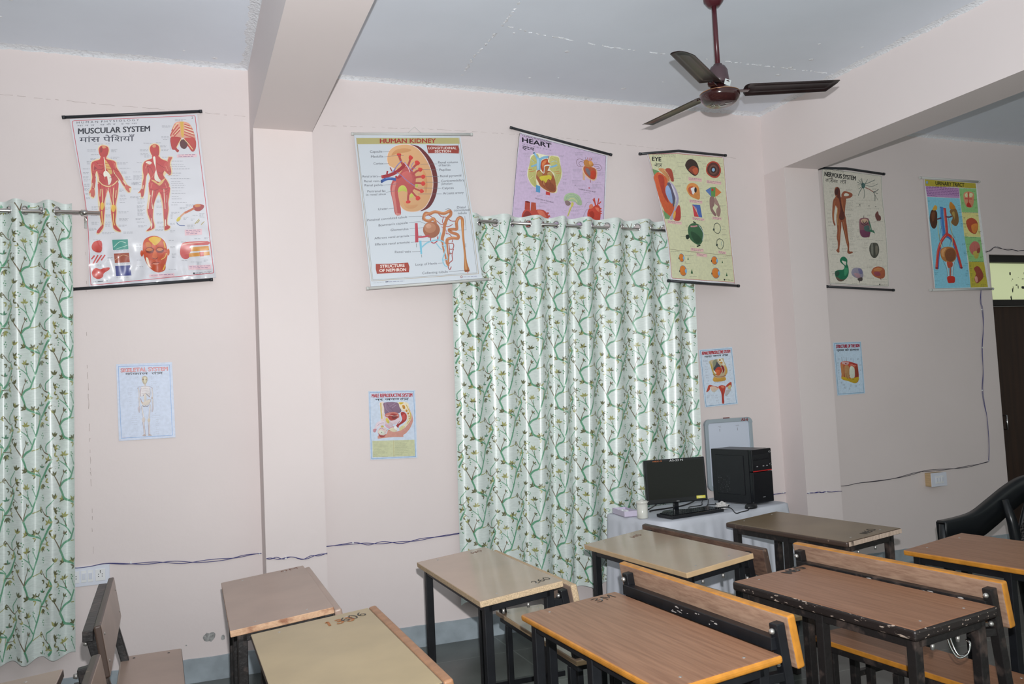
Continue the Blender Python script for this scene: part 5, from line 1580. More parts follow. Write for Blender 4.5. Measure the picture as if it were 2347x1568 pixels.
ART['ske']=(-0.3193,-0.0243,1.3563,1.7802,5.164,(0.004, 0.004, 0.006, 0.006),'0,841 13,0','572,847 590,3',[],"""L 6a9cd8 21 21,816 280,816 545,817 551,423 558,28 295,29 38,28 29,423 21,816
T c05058 .05 46,752 524,755 46,793 SKELETAL SYSTEM
T ecb4b4 .0 48,753 522,756 49,789 SKELETAL SYSTEM
T 3c3a44 .03 89,721 321,719 89,748 कंकाल
T 3c3a44 .03 358,718 406,718 358,745 तं
L 3c3a44 24 407,739 473,739
L 3c3a44 30 462,738 463,716
L 3c3a44 24 415,730 461,730
L 3c3a44 24 460,729 418,719
F b8aa90 255,665 263,694 286,703 310,691 315,660 305,626 290,606 273,614 261,640
F d8d0b0 277,683 300,685 303,639 287,621 278,646
F 7a5a48 276,665 274,658 269,656 265,659 263,665 265,671 270,673 274,671
F 8a7a60 305,660 303,655 299,653 295,655 294,661 296,666 300,668 304,666
L c8b8a8 65 289,615 289,584
F dcd6d8 245,573 261,590 284,593 318,587 338,569 341,526 337,470 316,471 288,512 259,474 241,478
S a86a5a 21 247,570 240,524 237,478
S 8a7880 18 337,563 339,520 336,476
S 9a8890 18 211,562 219,582 244,582 284,587 329,582 358,571 363,556
S b8a0a0 15 261,560 289,562 317,558
S b8a0a0 15 254,536 289,537 325,533
S b8a0a0 15 251,511 274,510
S b8a0a0 15 311,508 331,504
S 6a5058 24 265,480 287,510 310,490 335,464
F d8ccc0 276,498 291,509 300,472 297,416 280,414 273,448
S a89898 59 220,568 226,506 223,454
S e4dedc 33 220,568 226,506 223,454
S a89898 60 356,565 361,506 359,457
S e4dedc 33 356,565 361,506 359,457
F d0c4c0 232,452 231,447 229,443 225,441 221,441 218,444 215,448 214,452 215,457 218,461 222,463 226,463 229,460 232,456
F c0b0a8 367,455 366,450 363,446 358,443 354,444 350,446 347,451 346,456 347,461 350,466 354,468 359,468 363,465 366,461
S a89898 59 224,445 226,395 226,364
S e4dedc 27 224,445 226,395 226,364
S a89898 59 360,444 363,395 364,364
S e4dedc 27 360,444 363,395 364,364
F bdb4bc 208,353 226,371 236,339 227,297 216,307
F bdb4bc 353,358 368,365 370,332 358,299 348,306
F d8ccc0 241,453 252,419 280,417 315,437 338,442 342,417 322,384 291,372 257,381 242,413
S 8a4a44 24 241,453 247,422 260,400
S 5a3a3a 27 260,375 271,362 288,368 308,363 317,375
S a09098 21 309,434 335,442 342,420 325,390 342,377
S 9a8c90 71 251,366 258,301 266,246
S e6e0de 44 252,366 259,301 266,245
S 9a8c90 71 335,370 327,298 320,230
S e6e0de 45 335,370 326,298 319,230
F cfc4c0 249,228 269,248 282,226 276,190 256,188
F cfc0ac 306,219 325,230 333,217 327,187 310,186
S 9a8088 83 263,190 269,122 273,52
S e2dad8 44 263,190 269,122 272,52
S 9a8088 83 319,187 320,119 320,55
S e2dad8 44 319,187 320,119 320,55
F b8a4a0 250,41 265,58 282,54 284,37
F b8a4a0 306,40 319,57 344,43 341,37
M b08088 15 35 1 46,37 143,38
M b0b4c2 18 38 3 190,696 221,694
M b0b4c2 18 38 1 186,637 217,636
M b0b4c2 18 38 1 188,619 216,617
M b0b4c2 18 38 1 159,592 216,590
M b0b4c2 18 39 2 351,693 392,691
M b0b4c2 18 39 2 351,671 380,670
M b0b4c2 18 39 1 350,640 399,638
M b0b4c2 18 39 1 350,618 407,616
M b0b4c2 18 39 2 350,600 372,599
M b0b4c2 18 38 2 117,578 162,577
M b0b4c2 18 38 1 131,553 153,552
M b0b4c2 18 39 3 401,579 432,578
M b0b4c2 18 38 2 116,526 153,525
M b0b4c2 18 38 2 113,505 152,503
M b0b4c2 18 38 1 121,474 149,473
M b0b4c2 18 39 2 403,548 420,547
M b0b4c2 18 39 3 408,517 434,515
M b0b4c2 18 39 3 410,479 436,478
M b0b4c2 18 38 1 123,452 140,452
M b0b4c2 18 38 1 123,425 151,423
M b0b4c2 18 38 1 128,403 147,402
M b0b4c2 18 38 1 130,378 147,378
M b0b4c2 18 39 1 421,429 438,428
M b0b4c2 18 39 2 423,407 457,406
M b0b4c2 18 38 1 156,282 201,280
M b0b4c2 18 38 1 148,261 198,258
M b0b4c2 18 38 1 147,237 203,234
M b0b4c2 18 38 1 144,215 197,212
M b0b4c2 18 38 1 149,194 197,191
M b0b4c2 18 38 1 171,168 196,167
M b0b4c2 18 38 1 156,123 193,121
M b0b4c2 18 38 1 147,102 201,99
M b0b4c2 18 38 1 183,76 203,74
M b0b4c2 18 38 1 169,54 203,52
M b0b4c2 18 39 1 380,282 395,282
M b0b4c2 18 39 1 357,262 437,258
M b0b4c2 18 39 1 356,237 419,234
M b0b4c2 18 39 1 390,214 422,212
M b0b4c2 18 39 1 396,194 413,193
M b0b4c2 18 39 1 389,168 421,166
M b0b4c2 18 39 1 392,146 420,144
M b0b4c2 18 39 1 391,121 403,121
M b0b4c2 18 39 1 388,100 422,98
M b0b4c2 18 39 1 390,78 416,77
M b0b4c2 18 39 1 390,55 421,53""")
ART['mal']=(1.0697,1.3662,1.1442,1.5687,5.164,(0.004, 0.004, 0.006, 0.006),'5,849 -2,16','591,836 581,1',[],"""L 6aa2d4 24 21,830 293,826 571,818 566,419 560,18 284,23 12,30 14,450 21,830
T b8404c .04 45,770 549,757 47,812 MALE REPRODUCTIVE SYSTEM
T 2c2a34 .035 85,729 383,723 86,757 नर जनन
T 2c2a34 .035 395,720 430,721 397,748 तं
L 2c2a34 28 431,742 504,741
L 2c2a34 34 490,740 490,716
L 2c2a34 25 440,732 489,730
L 2c2a34 25 487,729 446,719
F d89a8c 486,685 505,620 531,550 545,494 542,445 507,373 454,314 415,292 411,269 301,273 201,272 108,266 98,278 107,305 203,317 230,365 291,336 367,347 444,382 497,447 520,520 498,595
F edd6d0 138,702 194,700 188,562 192,507 185,477 148,479 140,504 153,540 142,638
F e8dcc0 356,694 486,686 501,614 530,544 521,477 480,420 444,392 407,404 460,449 478,510 465,572 415,593 382,638
F d8b83c 378,693 438,690 419,673 393,668
F c88a2c 418,655 446,653 454,616 429,611
F c88a2c 456,597 479,599 481,578 465,572
F c88a2c 477,559 496,561 497,543 481,542
F c88a2c 491,525 504,526 504,512 494,512
F c88a2c 493,497 505,496 503,484 494,486
S d0b040 44 469,659 498,595 518,545 512,483 471,430
S d8be58 74 152,699 152,589 158,509
S e8e4d0 43 174,698 172,588 177,508
F 8a6c84 191,700 356,694 382,638 405,588 363,559 314,580 251,577 198,559 191,636
S a890a4 25 212,690 216,622 252,583
S a890a4 25 254,645 293,667 331,684
S 6a5068 19 231,683 266,632 302,593
S b49cb0 28 291,630 343,665
F c87a70 197,556 251,576 314,580 366,556 374,516 347,480 284,471 247,486 206,525
F a83c38 237,529 276,561 332,555 357,526 341,490 285,482 251,495
F 7a2c2c 281,533 319,543 343,517 310,495 286,502
S e6c4bc 25 212,540 262,543 312,531 362,533
F a83434 395,567 433,574 468,535 462,474 421,439 370,411 357,381 332,417 384,447 411,486 401,526
F c8504c 412,526 445,549 455,493 422,470
S e8c0b4 25 393,558 408,584 446,582 471,535 467,474
S c8604c 31 345,431 384,466
F d8c4cc 192,507 227,517 277,447 298,434 282,407 232,407 193,440
F d8c458 205,500 224,512 250,461 233,444 209,470
F e0ccd4 259,467 310,479 374,509 398,490 339,438 308,427
F e4d4dc 48,385 65,405 91,458 148,482 188,471 186,437 127,416 95,391 70,347 43,355
F c89098 47,385 73,389 88,382 70,345 44,355
S b08098 18 96,421 134,449 184,453
F e0c8c4 96,348 120,396 170,406 212,378 202,330 171,298 123,313
F a84444 105,333 129,310 178,301 200,318 177,283 127,283
F d8dccc 111,344 134,367 173,347 184,312 138,314
F 5a5a4c 153,339 152,335 148,334 145,335 143,339 145,343 148,345 152,343
S a87890 21 119,377 144,391 181,374
F ccb45c 139,419 170,423 176,404 151,400
F d4a8b4 189,422 231,383 280,374 306,397 294,410 256,400 208,439
F e0d4b4 236,364 287,392 311,372 342,352 304,334
F f0ece8 306,397 331,401 349,370 336,355 311,372
F d8cc98 368,381 407,403 445,395 425,371 379,346
S 8a5a50 18 205,357 224,365 255,357
P cdd0a8 30,243 554,225 554,25 27,47
L b8a060 15 292,234 287,36
M 96987c 18 37 1 48,231 110,227
M 96987c 18 37 1 46,217 98,213
M 96987c 18 37 1 45,205 135,199
M 96987c 18 37 1 45,193 174,184
M 96987c 18 37 1 45,182 236,169
M 96987c 18 37 1 44,169 186,159
M 96987c 18 37 1 43,153 105,149
M 96987c 18 37 1 43,141 138,134
M 96987c 18 36 1 42,129 168,120
M 96987c 18 36 1 38,117 182,107
M 96987c 18 36 1 37,104 203,92
M 96987c 18 36 1 37,91 203,79
M 96987c 18 36 1 36,79 85,75
M 96987c 18 36 1 36,67 118,61
M 96987c 18 36 1 35,54 214,42
M 96987c 19 37 1 311,224 484,213
M 96987c 19 37 1 311,210 398,204
M 96987c 19 37 1 310,197 461,187
M 96987c 19 37 1 310,185 438,176
M 96987c 19 37 1 309,172 441,163
M 96987c 19 37 1 309,159 465,149
M 96987c 19 37 1 308,147 459,137
M 96987c 19 37 1 308,134 512,120
M 96987c 19 37 1 307,120 432,112
M 96987c 19 37 1 307,108 470,97
M 96987c 18 37 1 306,96 419,88
M 96987c 18 37 1 306,83 462,72
M 96987c 18 37 1 305,70 408,63
M 96987c 18 37 1 305,58 392,52""")
ART['fem']=(3.4513,3.756,1.3484,1.773,5.164,(0.004, 0.004, 0.006, 0.006),'-5,822 38,0','566,849 601,22',[],"""L 6aa0c8 33 21,805 285,815 551,823 564,431 573,38 311,27 57,16 38,403 21,805
T b03a44 .05 44,746 523,764 48,791 FEMALE REPRODUCTIVE SYSTEM
T 24222a .04 81,707 366,719 83,735 मादा जनन
T 24222a .04 387,719 423,721 389,748 तं
L 24222a 34 425,743 484,745
L 24222a 37 475,744 475,721
L 24222a 30 432,733 475,734
L 24222a 30 473,732 436,722
F c0b090 157,656 283,679 396,689 409,648 437,592 460,523 454,476 412,423 403,365 213,359 215,430 200,492 188,553 168,601
F b8a04c 176,655 206,573 221,504 257,463 232,450 204,492 184,553
F 8a8c74 216,647 283,679 294,624 338,568 232,545 219,586
F 4a4c54 220,552 251,578 288,645 302,624 350,568 322,562 273,557 278,516 230,518
F e0dccc 303,682 364,687 393,648 421,593 439,510 409,443 447,510 404,580 343,623
P c08a34 321,676 355,677 357,656 325,650
P c08a34 334,633 372,642 387,618 358,609
F d0a050 405,593 442,551 445,483 401,444 423,511
F 8a2430 351,582 387,577 408,532 397,498 367,469 378,513
F b84434 272,550 306,568 346,558 366,513 339,473 312,444 265,452 246,517
F d06a3c 262,517 334,514 313,447 273,452
F e8dcc8 218,518 267,482 258,469 235,477
S 9a5030 44 210,464 263,428 343,422 425,443
F c89a44 218,420 309,406 409,416 403,367 213,361
M 7a6a9a 26 44 1 212,339 402,348
F d8bca8 144,284 189,303 267,279 298,264 247,233 214,211 171,223
F b84a34 75,217 98,266 117,306 150,315 205,299 267,283 282,265 212,292 148,288 137,251 103,222
F c8c0b0 167,223 215,234 264,246 213,207
F b84434 283,282 325,301 365,301 408,280 391,213 369,146 365,48 329,46 329,141 318,216
F d87a60 324,287 365,292 388,274 358,255
S 7a2430 30 344,235 349,181 340,134 348,59
F b84a34 413,287 448,319 507,344 511,290 501,269 478,291 428,273
F c8b884 453,285 495,300 496,256 474,243 443,255
F b8b4b4 408,226 499,242 453,176 410,144 390,159
S a86a60 30 419,266 459,251
M a2a6b4 26 51 2 58,665 133,663
M a2a6b4 26 51 1 60,648 132,646
M a2a6b4 26 51 2 106,623 130,623
M a2a6b4 26 51 2 83,584 131,582
M a2a6b4 26 51 2 80,545 132,543
M a2a6b4 26 51 2 85,503 121,501
M a2a6b4 26 51 2 85,459 129,457
M a2a6b4 26 51 2 87,422 130,420
M a2a6b4 26 51 2 115,380 135,379
M a2a6b4 26 51 1 88,335 131,333
M a2a6b4 26 52 1 489,680 513,679
M a2a6b4 26 52 1 486,639 506,638
M a2a6b4 26 52 2 487,599 511,598
M a2a6b4 26 52 1 487,558 508,557
M a2a6b4 26 52 2 492,517 517,516
M a2a6b4 26 52 1 493,478 509,477
M a2a6b4 26 52 1 498,437 506,436
M a2a6b4 26 52 2 499,396 515,395
M a2a6b4 26 51 4 82,163 130,160
M a2a6b4 26 51 1 150,160 209,157
M a2a6b4 26 52 2 226,163 262,161
M a2a6b4 26 52 2 220,133 267,131
M a2a6b4 26 52 2 229,95 276,93
M a2a6b4 26 52 1 262,63 278,62
M a2a6b4 26 52 1 452,173 469,172
M a2a6b4 26 52 1 409,141 442,139
M a2a6b4 26 52 2 411,107 475,104
M a2a6b4 26 52 1 412,70 444,68
M a2a6b4 26 51 1 112,27 231,21""")
ART['ski']=(4.7811,5.0656,1.3748,1.7922,5.3,(0.004, 0.004, 0.006, 0.006),'-7,831 4,0','555,834 557,11',[],"""L 6094b4 33 20,814 278,817 540,819 539,426 535,26 276,24 22,22 23,411 20,814
T 9a2c44 .05 46,743 515,746 51,794 STRUCTURE OF THE SKIN
T 1c1c24 .04 51,693 495,692 55,726 त्वचा की संरचना
F b84a30 110,500 158,530 201,536 275,526 348,505 422,486 450,462 452,237 375,178 244,216 115,254 117,355
F c8a0a0 132,512 175,529 233,522 281,507 253,475 195,477 146,492
F 7a2c2c 202,503 223,506 229,489 212,483
F a83a3a 275,526 349,509 422,486 445,463 378,471 297,500
S e0b8b0 30 294,467 345,469 377,452 410,454
F b87a4c 120,480 165,472 160,288 116,303
F b0865a 185,458 275,445 267,271 208,273 178,300
F c8d0c0 292,441 378,422 369,273 276,277
F 8a3a28 391,425 443,443 448,277 384,266
F b89a24 114,286 168,284 257,258 384,266 443,274 452,234 375,177 244,215 115,253
S 7a3a20 33 170,458 169,366 170,284
S 8a6a2c 45 198,339 224,266 239,246
S 6a7a2c 37 323,246 355,238
S 8a4a2c 34 262,310 277,297
S 3a3438 22 150,530 140,597
S 4a4448 19 238,532 233,598
S 5a88a4 19 364,511 378,571
M 98803c 19 45 1 255,238 354,225
M 6a7480 26 52 3 71,573 108,572
M 6a7480 26 52 3 49,515 74,514
M 6a7480 26 52 2 50,475 74,475
M 6a7480 26 52 1 173,596 194,596
M 6a7480 26 52 3 313,572 350,571
M 6a7480 26 53 3 447,568 485,567
M 6a7480 26 53 2 488,468 517,467
M 6a7480 26 53 2 488,385 505,384
M 6a7480 26 52 1 51,410 93,408
M 6a7480 26 52 1 50,390 83,389
M 6a7480 26 52 4 55,364 80,363
M 6a7480 26 52 3 54,305 70,304
M 6a7480 26 52 2 53,256 66,256
M 6a7480 26 52 3 86,209 123,207
M 6a7480 26 52 3 124,171 169,170
M 6a7480 26 52 3 140,128 190,126
M 6a7480 26 52 4 268,162 302,161
M 6a7480 26 52 3 363,142 409,140
M 6a7480 26 53 2 444,158 461,158
M 6a7480 26 52 3 238,111 276,109
M 6a7480 26 53 1 481,269 493,269""")
# ---------------------------------------------------------------- wall charts: prints on sheets that hang between two rollers
def chart_build(key, name, label, rollmat, sheetcol, material, gain=1.0, nu=10, nv=22):
    X0, X1, Z0, Z1, yw, d, Ls, Rs, rails, art = ART[key]
    rr = random.Random(key)
    ink = lambda h: tuple(min(0.92, v * gain) for v in lin(h)[:3]) + (1.0,)
    pt = lambda s: (int(s.split(',')[0]) / 2000 + X0, int(s.split(',')[1]) / 2000 + Z0)
    def dep(X, Z):
        a = (X - X0) / (X1 - X0)
        b = (Z1 - Z) / (Z1 - Z0)
        return d[0] * (1 - a) * (1 - b) + d[1] * a * (1 - b) + d[2] * (1 - a) * b + d[3] * a * b
    L = [pt(s) for s in Ls.split()]
    R = [pt(s) for s in Rs.split()]
    base = Vector(((L[0][0] + R[0][0]) / 2, yw, min(L[-1][1], R[-1][1])))
    root = empty(name, base)
    tag(root, label, 'poster' if not rails else 'wall chart')
    P3 = lambda X, Z, off=0.0: Vector((X, yw - dep(X, Z) - off, Z)) - base
    def edge(E, t):
        S = spline([(e[0], e[1], 0) for e in E], 6) if len(E) > 2 else [Vector((e[0], e[1], 0)) for e in E]
        k = t * (len(S) - 1)
        i = min(int(k), len(S) - 2)
        return S[i].lerp(S[i + 1], k - i)
    bm = bmesh.new()
    cl = bm.loops.layers.float_color.new('Col')
    def face(vs, c):
        try: f = bm.faces.new(vs)
        except ValueError: return
        for l in f.loops: l[cl] = c
    wc = ink(sheetcol)
    g = []
    for j in range(nv + 1):
        a, b = edge(L, j / nv), edge(R, j / nv)
        g.append([a.lerp(b, i / nu) for i in range(nu + 1)])
    front = [[bm.verts.new(P3(p.x, p.y)) for p in row] for row in g]
    back = [[bm.verts.new(P3(p.x, p.y, -0.0012)) for p in row] for row in g]
    for j in range(nv):
        for i in range(nu):
            face((front[j][i], front[j + 1][i], front[j + 1][i + 1], front[j][i + 1]), wc)
            face((back[j][i], back[j][i + 1], back[j + 1][i + 1], back[j + 1][i]), wc)
        for i, s in ((0, 1), (nu, -1)):
            q = (front[j][i], back[j][i], back[j + 1][i], front[j + 1][i])
            face(q if s > 0 else q[::-1], wc)
    for j, s in ((0, -1), (nv, 1)):
        for i in range(nu):
            q = (front[j][i], back[j][i], back[j][i + 1], front[j][i + 1])
            face(q if s < 0 else q[::-1], wc)
    off = [0.0004]
    def poly(pts, c, soft=False):
        """filled flat shape of ink"""
        n = len(pts)
        ar = sum(pts[i][0] * pts[(i + 1) % n][1] - pts[(i + 1) % n][0] * pts[i][1] for i in range(n))
        if ar < 0: pts = pts[::-1]
        vs = [bm.verts.new(P3(x, z, off[0])) for x, z in pts]
        if soft:
            # printed organs are airbrushed: lighter to the upper left, darker to the lower right
            xa, xb, za, zb = min(p[0] for p in pts), max(p[0] for p in pts), min(p[1] for p in pts), max(p[1] for p in pts)
            sh = {v: 1.0 + 0.22 * (0.55 * (0.5 - (p[0] - xa) / max(xb - xa, 1e-6)) + 0.8 * ((p[1] - za) / max(zb - za, 1e-6) - 0.5)) for v, p in zip(vs, pts)}
        if n <= 4:
            face(vs, c)
            return
        from mathutils.geometry import tessellate_polygon
        for t in tessellate_polygon([[Vector((x, z, 0)) for x, z in pts]]):
            a, b_, c_ = (pts[k] for k in t)
            cr = (b_[0] - a[0]) * (c_[1] - a[1]) - (c_[0] - a[0]) * (b_[1] - a[1])
            if abs(cr) < 1e-12: continue
            t = t if cr > 0 else t[::-1]
            face([vs[k] for k in t], c)
            if soft:
                bm.faces.ensure_lookup_table()
                for l in bm.faces[-1].loops: l[cl] = tuple(min(0.95, x * sh[l.vert]) for x in c[:3]) + (1.0,)
    def ribbon(pts, w, c):
        pts = [Vector((p[0], p[1])) for p in pts]
        rows = []
        for i, p in enumerate(pts):
            t = pts[min(i + 1, len(pts) - 1)] - pts[max(i - 1, 0)]
            if t.length < 1e-9: continue
            t.normalize()
            nn = Vector((-t.y, t.x)) * w / 2
            q = p
            if i == 0: q = p - t * w * 0.25
            if i == len(pts) - 1: q = p + t * w * 0.25
            rows.append((bm.verts.new(P3(*(q + nn), off[0])), bm.verts.new(P3(*(q - nn), off[0]))))
        for A, B in zip(rows[:-1], rows[1:]): face((A[0], A[1], B[1], B[0]), c)
    for line in art.split('\n'):
        t = line.split()
        k, c = t[0], ink(t[1])
        off[0] += 0.000006
        if k == 'F': poly([(p.x, p.y) for p in spline([(*pt(s), 0) for s in t[2:]], 3, True)], c, True)
        elif k == 'P':
            q = [pt(s) for s in t[2:]]
            poly(q, c)
        elif k == 'S': ribbon([(p.x, p.y) for p in spline([(*pt(s), 0) for s in t[3:]], 4)], int(t[2]) / 10000, c)
        elif k == 'L':
            q = [pt(s) for s in t[3:]]
            for a, b in zip(q[:-1], q[1:]): ribbon([a, b], int(t[2]) / 10000, c)
        elif k == 'M':
            h, gap, n = int(t[2]) / 10000, int(t[3]) / 10000, int(t[4])
            a, b = Vector(pt(t[5])), Vector(pt(t[6]))
            dn = Vector(((b - a).y, -(b - a).x)).normalized()
            for i in range(n):
                x = 0.0
                end = 1.0 if i == 0 else rr.uniform(0.55, 1.0)
                Lm = max((b - a).length, 1e-6)
                while x < end:
                    w = min(end, x + rr.uniform(2.2, 5.0) * h / Lm)
                    ribbon([a.lerp(b, x) + dn * gap * i, a.lerp(b, w) + dn * gap * i], h * 0.62, c)
                    x = w + 1.4 * h / Lm
        elif k == 'T':
            txt = line.split(' ', 6)[6]
            vs2, fs2, xa, xb, cap = text2d(txt)
            bold = float(t[2]) * 1.6 * cap
            p0, p1, pu = Vector(pt(t[3])), Vector(pt(t[4])), Vector(pt(t[5]))
            ux, uy = (p1 - p0) / (xb - xa), (pu - p0) / cap
            kx = ((pu - p0).length / cap) / max(ux.length, 1e-9)
            for dx, dy in (((0, 0),) if bold < 0.004 else ((-bold, 0), (bold, 0), (0, bold * .6), (0, -bold * .6))):
                off[0] += 0.000003
                vv = []
                for x, y in vs2:
                    q = p0 + ux * (x - xa + dx * kx) + uy * (y + dy)
                    vv.append(bm.verts.new(P3(q.x, q.y, off[0])))
                for f in fs2: face([vv[i] for i in f], c)
    bm.normal_update()
    obj('chart_sheet' if rails else 'sheet', bm, material, root)
    for i, (pts, r) in enumerate(rails):
        q = [pt(s) for s in pts.split()]
        b = bmesh.new()
        P = [P3(x, z, 0.0) for x, z in q]
        tube(b, P, r, 10)
        o = obj('roller', b, rollmat, root)
        for e, s in ((P[0], -1), (P[-1], 1)):
            b = bmesh.new()
            ax = (P[-1] - P[0]).normalized() * s
            tube(b, [e - ax * 0.004, e + ax * 0.012], r * 1.18, 10)
            obj('roller_cap', b, rollmat, o)
    return root
CHARTS = [
    ('mus', 'anatomy_chart', 'MUSCULAR SYSTEM wall chart with two red figures, hanging on black rollers beside the left curtain', M_BLACKROLL, 'dcdce2', M_WAVY),
    ('kid', 'anatomy_chart', 'HUMAN KIDNEY wall chart with a large kidney section, hanging on white rollers', M_WHITEROLL, 'd6dde4', M_VINYL),
    ('hrt', 'anatomy_chart', 'pink HEART wall chart on a slanting black roller, half behind the curtain', M_BLACKROLL, 'd8d8e0', M_PRINT, 1.12),
    ('eye', 'anatomy_chart', 'pale green EYE wall chart on black rollers overlapping the right end of the curtain', M_BLACKROLL, 'd8d8dc', M_PRINT, 1.28),
    ('ner', 'anatomy_chart', 'NERVOUS SYSTEM wall chart with a brown standing figure, right of the second pillar', M_BLACKROLL, 'cfcdc6', M_PRINT, 1.35),
    ('uri', 'anatomy_chart', 'blue and green URINARY TRACT wall chart on white rollers beside the door', M_WHITEROLL, 'dce2e0', M_PRINT, 1.45),
    ('ske', 'anatomy_poster', 'small SKELETAL SYSTEM poster with a full skeleton, taped under the muscle chart', None, 'ccd6ea', M_PRINT),
    ('mal', 'anatomy_poster', 'small MALE REPRODUCTIVE SYSTEM poster with a yellow key, under the kidney chart', None, 'd0dced', M_PRINT),
    ('fem', 'anatomy_poster', 'small FEMALE REPRODUCTIVE SYSTEM poster on the wall above the whiteboard', None, 'd0dced', M_PRINT, 1.12),
    ('ski', 'anatomy_poster', 'small STRUCTURE OF THE SKIN poster with an orange block, under the nervous system chart', None, 'bcd0e2', M_PRINT, 1.22)]
for a in CHARTS: chart_build(*a)
# nails and hanging strings above the charts
def nail_string(xc, z, dx, yw, owner):
    bm = bmesh.new()
    tube(bm, [(xc - dx, yw - 0.02, z - 0.045), (xc, yw - 0.008, z), (xc + dx * 0.9, yw - 0.02, z - 0.047)], 0.0014, 5)
    o = obj('hanging_string', bm, M_WHITEROLL, owner)
    o.location = -owner.location
roots = {o['label'].split()[0] + o['label'].split()[1]: o for o in bpy.data.objects if o.parent is None and o.name.startswith('anatomy_chart')}
nail_string(1.432, 3.232, 0.05, DW, roots['HUMANKIDNEY'])
# ---------------------------------------------------------------- satin curtains on steel rods
CREAM, GREEN, DKGREEN = lin('dfe9e4'), lin('5fa37f'), lin('3f8462')
OLIVE, YOLIVE, BROWN, BERRY = lin('5f6238'), lin('a3a35c'), lin('6a5a3a'), lin('5f9c76')
MOT_STROKES = [  # (colour, widths, points) in print units, one repeat of the branch pattern
    (GREEN, (7, 10, 13, 17, 14, 11, 10, 10, 12, 14, 16), [(590, 370), (612, 430), (585, 490), (530, 580), (480, 640), (450, 720), (425, 800), (395, 890), (375, 935), (320, 960), (275, 1005)]),
    (GREEN, (15, 13, 14, 11, 8), [(275, 1005), (305, 1075), (328, 1130), (400, 1168), (480, 1205), (482, 1250)][:5]),
    (BROWN, (5, 6, 8), [(212, 892), (240, 940), (275, 1005)]),
    (BROWN, (4, 5, 8), [(322, 878), (298, 925), (275, 1005)]),
    (GREEN, (8, 6, 4), [(387, 880), (340, 800), (265, 745)]),
    (GREEN, (6, 4), [(338, 795), (335, 715)]),
    (YOLIVE, (6, 5, 3), [(385, 945), (430, 935), (470, 918)]),
    (GREEN, (6, 5, 4), [(480, 640), (476, 590), (440, 545)]),
    (BROWN, (4, 6, 8), [(480, 890), (530, 955), (585, 985)]),
    (GREEN, (8, 7, 4), [(565, 965), (560, 905), (600, 860), (632, 820)]),
    (BROWN, (5, 3), [(585, 985), (640, 930)]),
    (BROWN, (4, 3), [(600, 480), (650, 520)]),
    (YOLIVE, (5, 3), [(455, 720), (465, 590)]),
    (GREEN, (5, 3), [(425, 800), (385, 690)]),
    (BROWN, (5, 3), [(475, 640), (560, 640)]),
    (BROWN, (4, 3), [(350, 800), (300, 690)]),
]
MOT_LEAVES = [  # (x, y, angle of the spray, how many, spread, length, colour)
    (320, 700, 90, 4, 150, 40, YOLIVE), (500, 668, -70, 4, 110, 42, OLIVE), (215, 892, 105, 3, 70, 36, OLIVE), (322, 876, 70, 2, 50, 32, BROWN),
    (640, 815, 80, 3, 80, 40, OLIVE), (640, 928, 20, 4, 160, 34, OLIVE), (582, 1045, 110, 4, 200, 38, YOLIVE), (590, 520, -20, 2, 80, 32, OLIVE),
    (500, 505, 90, 3, 140, 34, DKGREEN), (405, 535, 120, 3, 120, 32, OLIVE), (305, 525, 150, 3, 110, 34, OLIVE), (545, 582, -20, 2, 60, 30, OLIVE),
    (420, 585, 200, 2, 70, 32, YOLIVE), (552, 640, 10, 2, 60, 36, YOLIVE), (465, 920, 10, 3, 100, 30, OLIVE), (262, 745, 150, 2, 70, 28, YOLIVE),
    (640, 395, 30, 2, 80, 30, OLIVE), (530, 1000, 200, 2, 60, 34, OLIVE), (440, 545, 100, 2, 90, 30, YOLIVE), (398, 1168, 95, 2, 90, 32, OLIVE), (330, 1130, 180, 2, 60, 32, OLIVE)]
MOT_BERRIES = [(510, 775), (498, 795), (520, 800), (512, 822), (262, 770), (268, 795), (262, 818), (390, 675), (402, 690), (392, 712), (575, 690), (588, 700), (690, 940), (700, 920), (680, 905), (335, 870), (345, 880)]
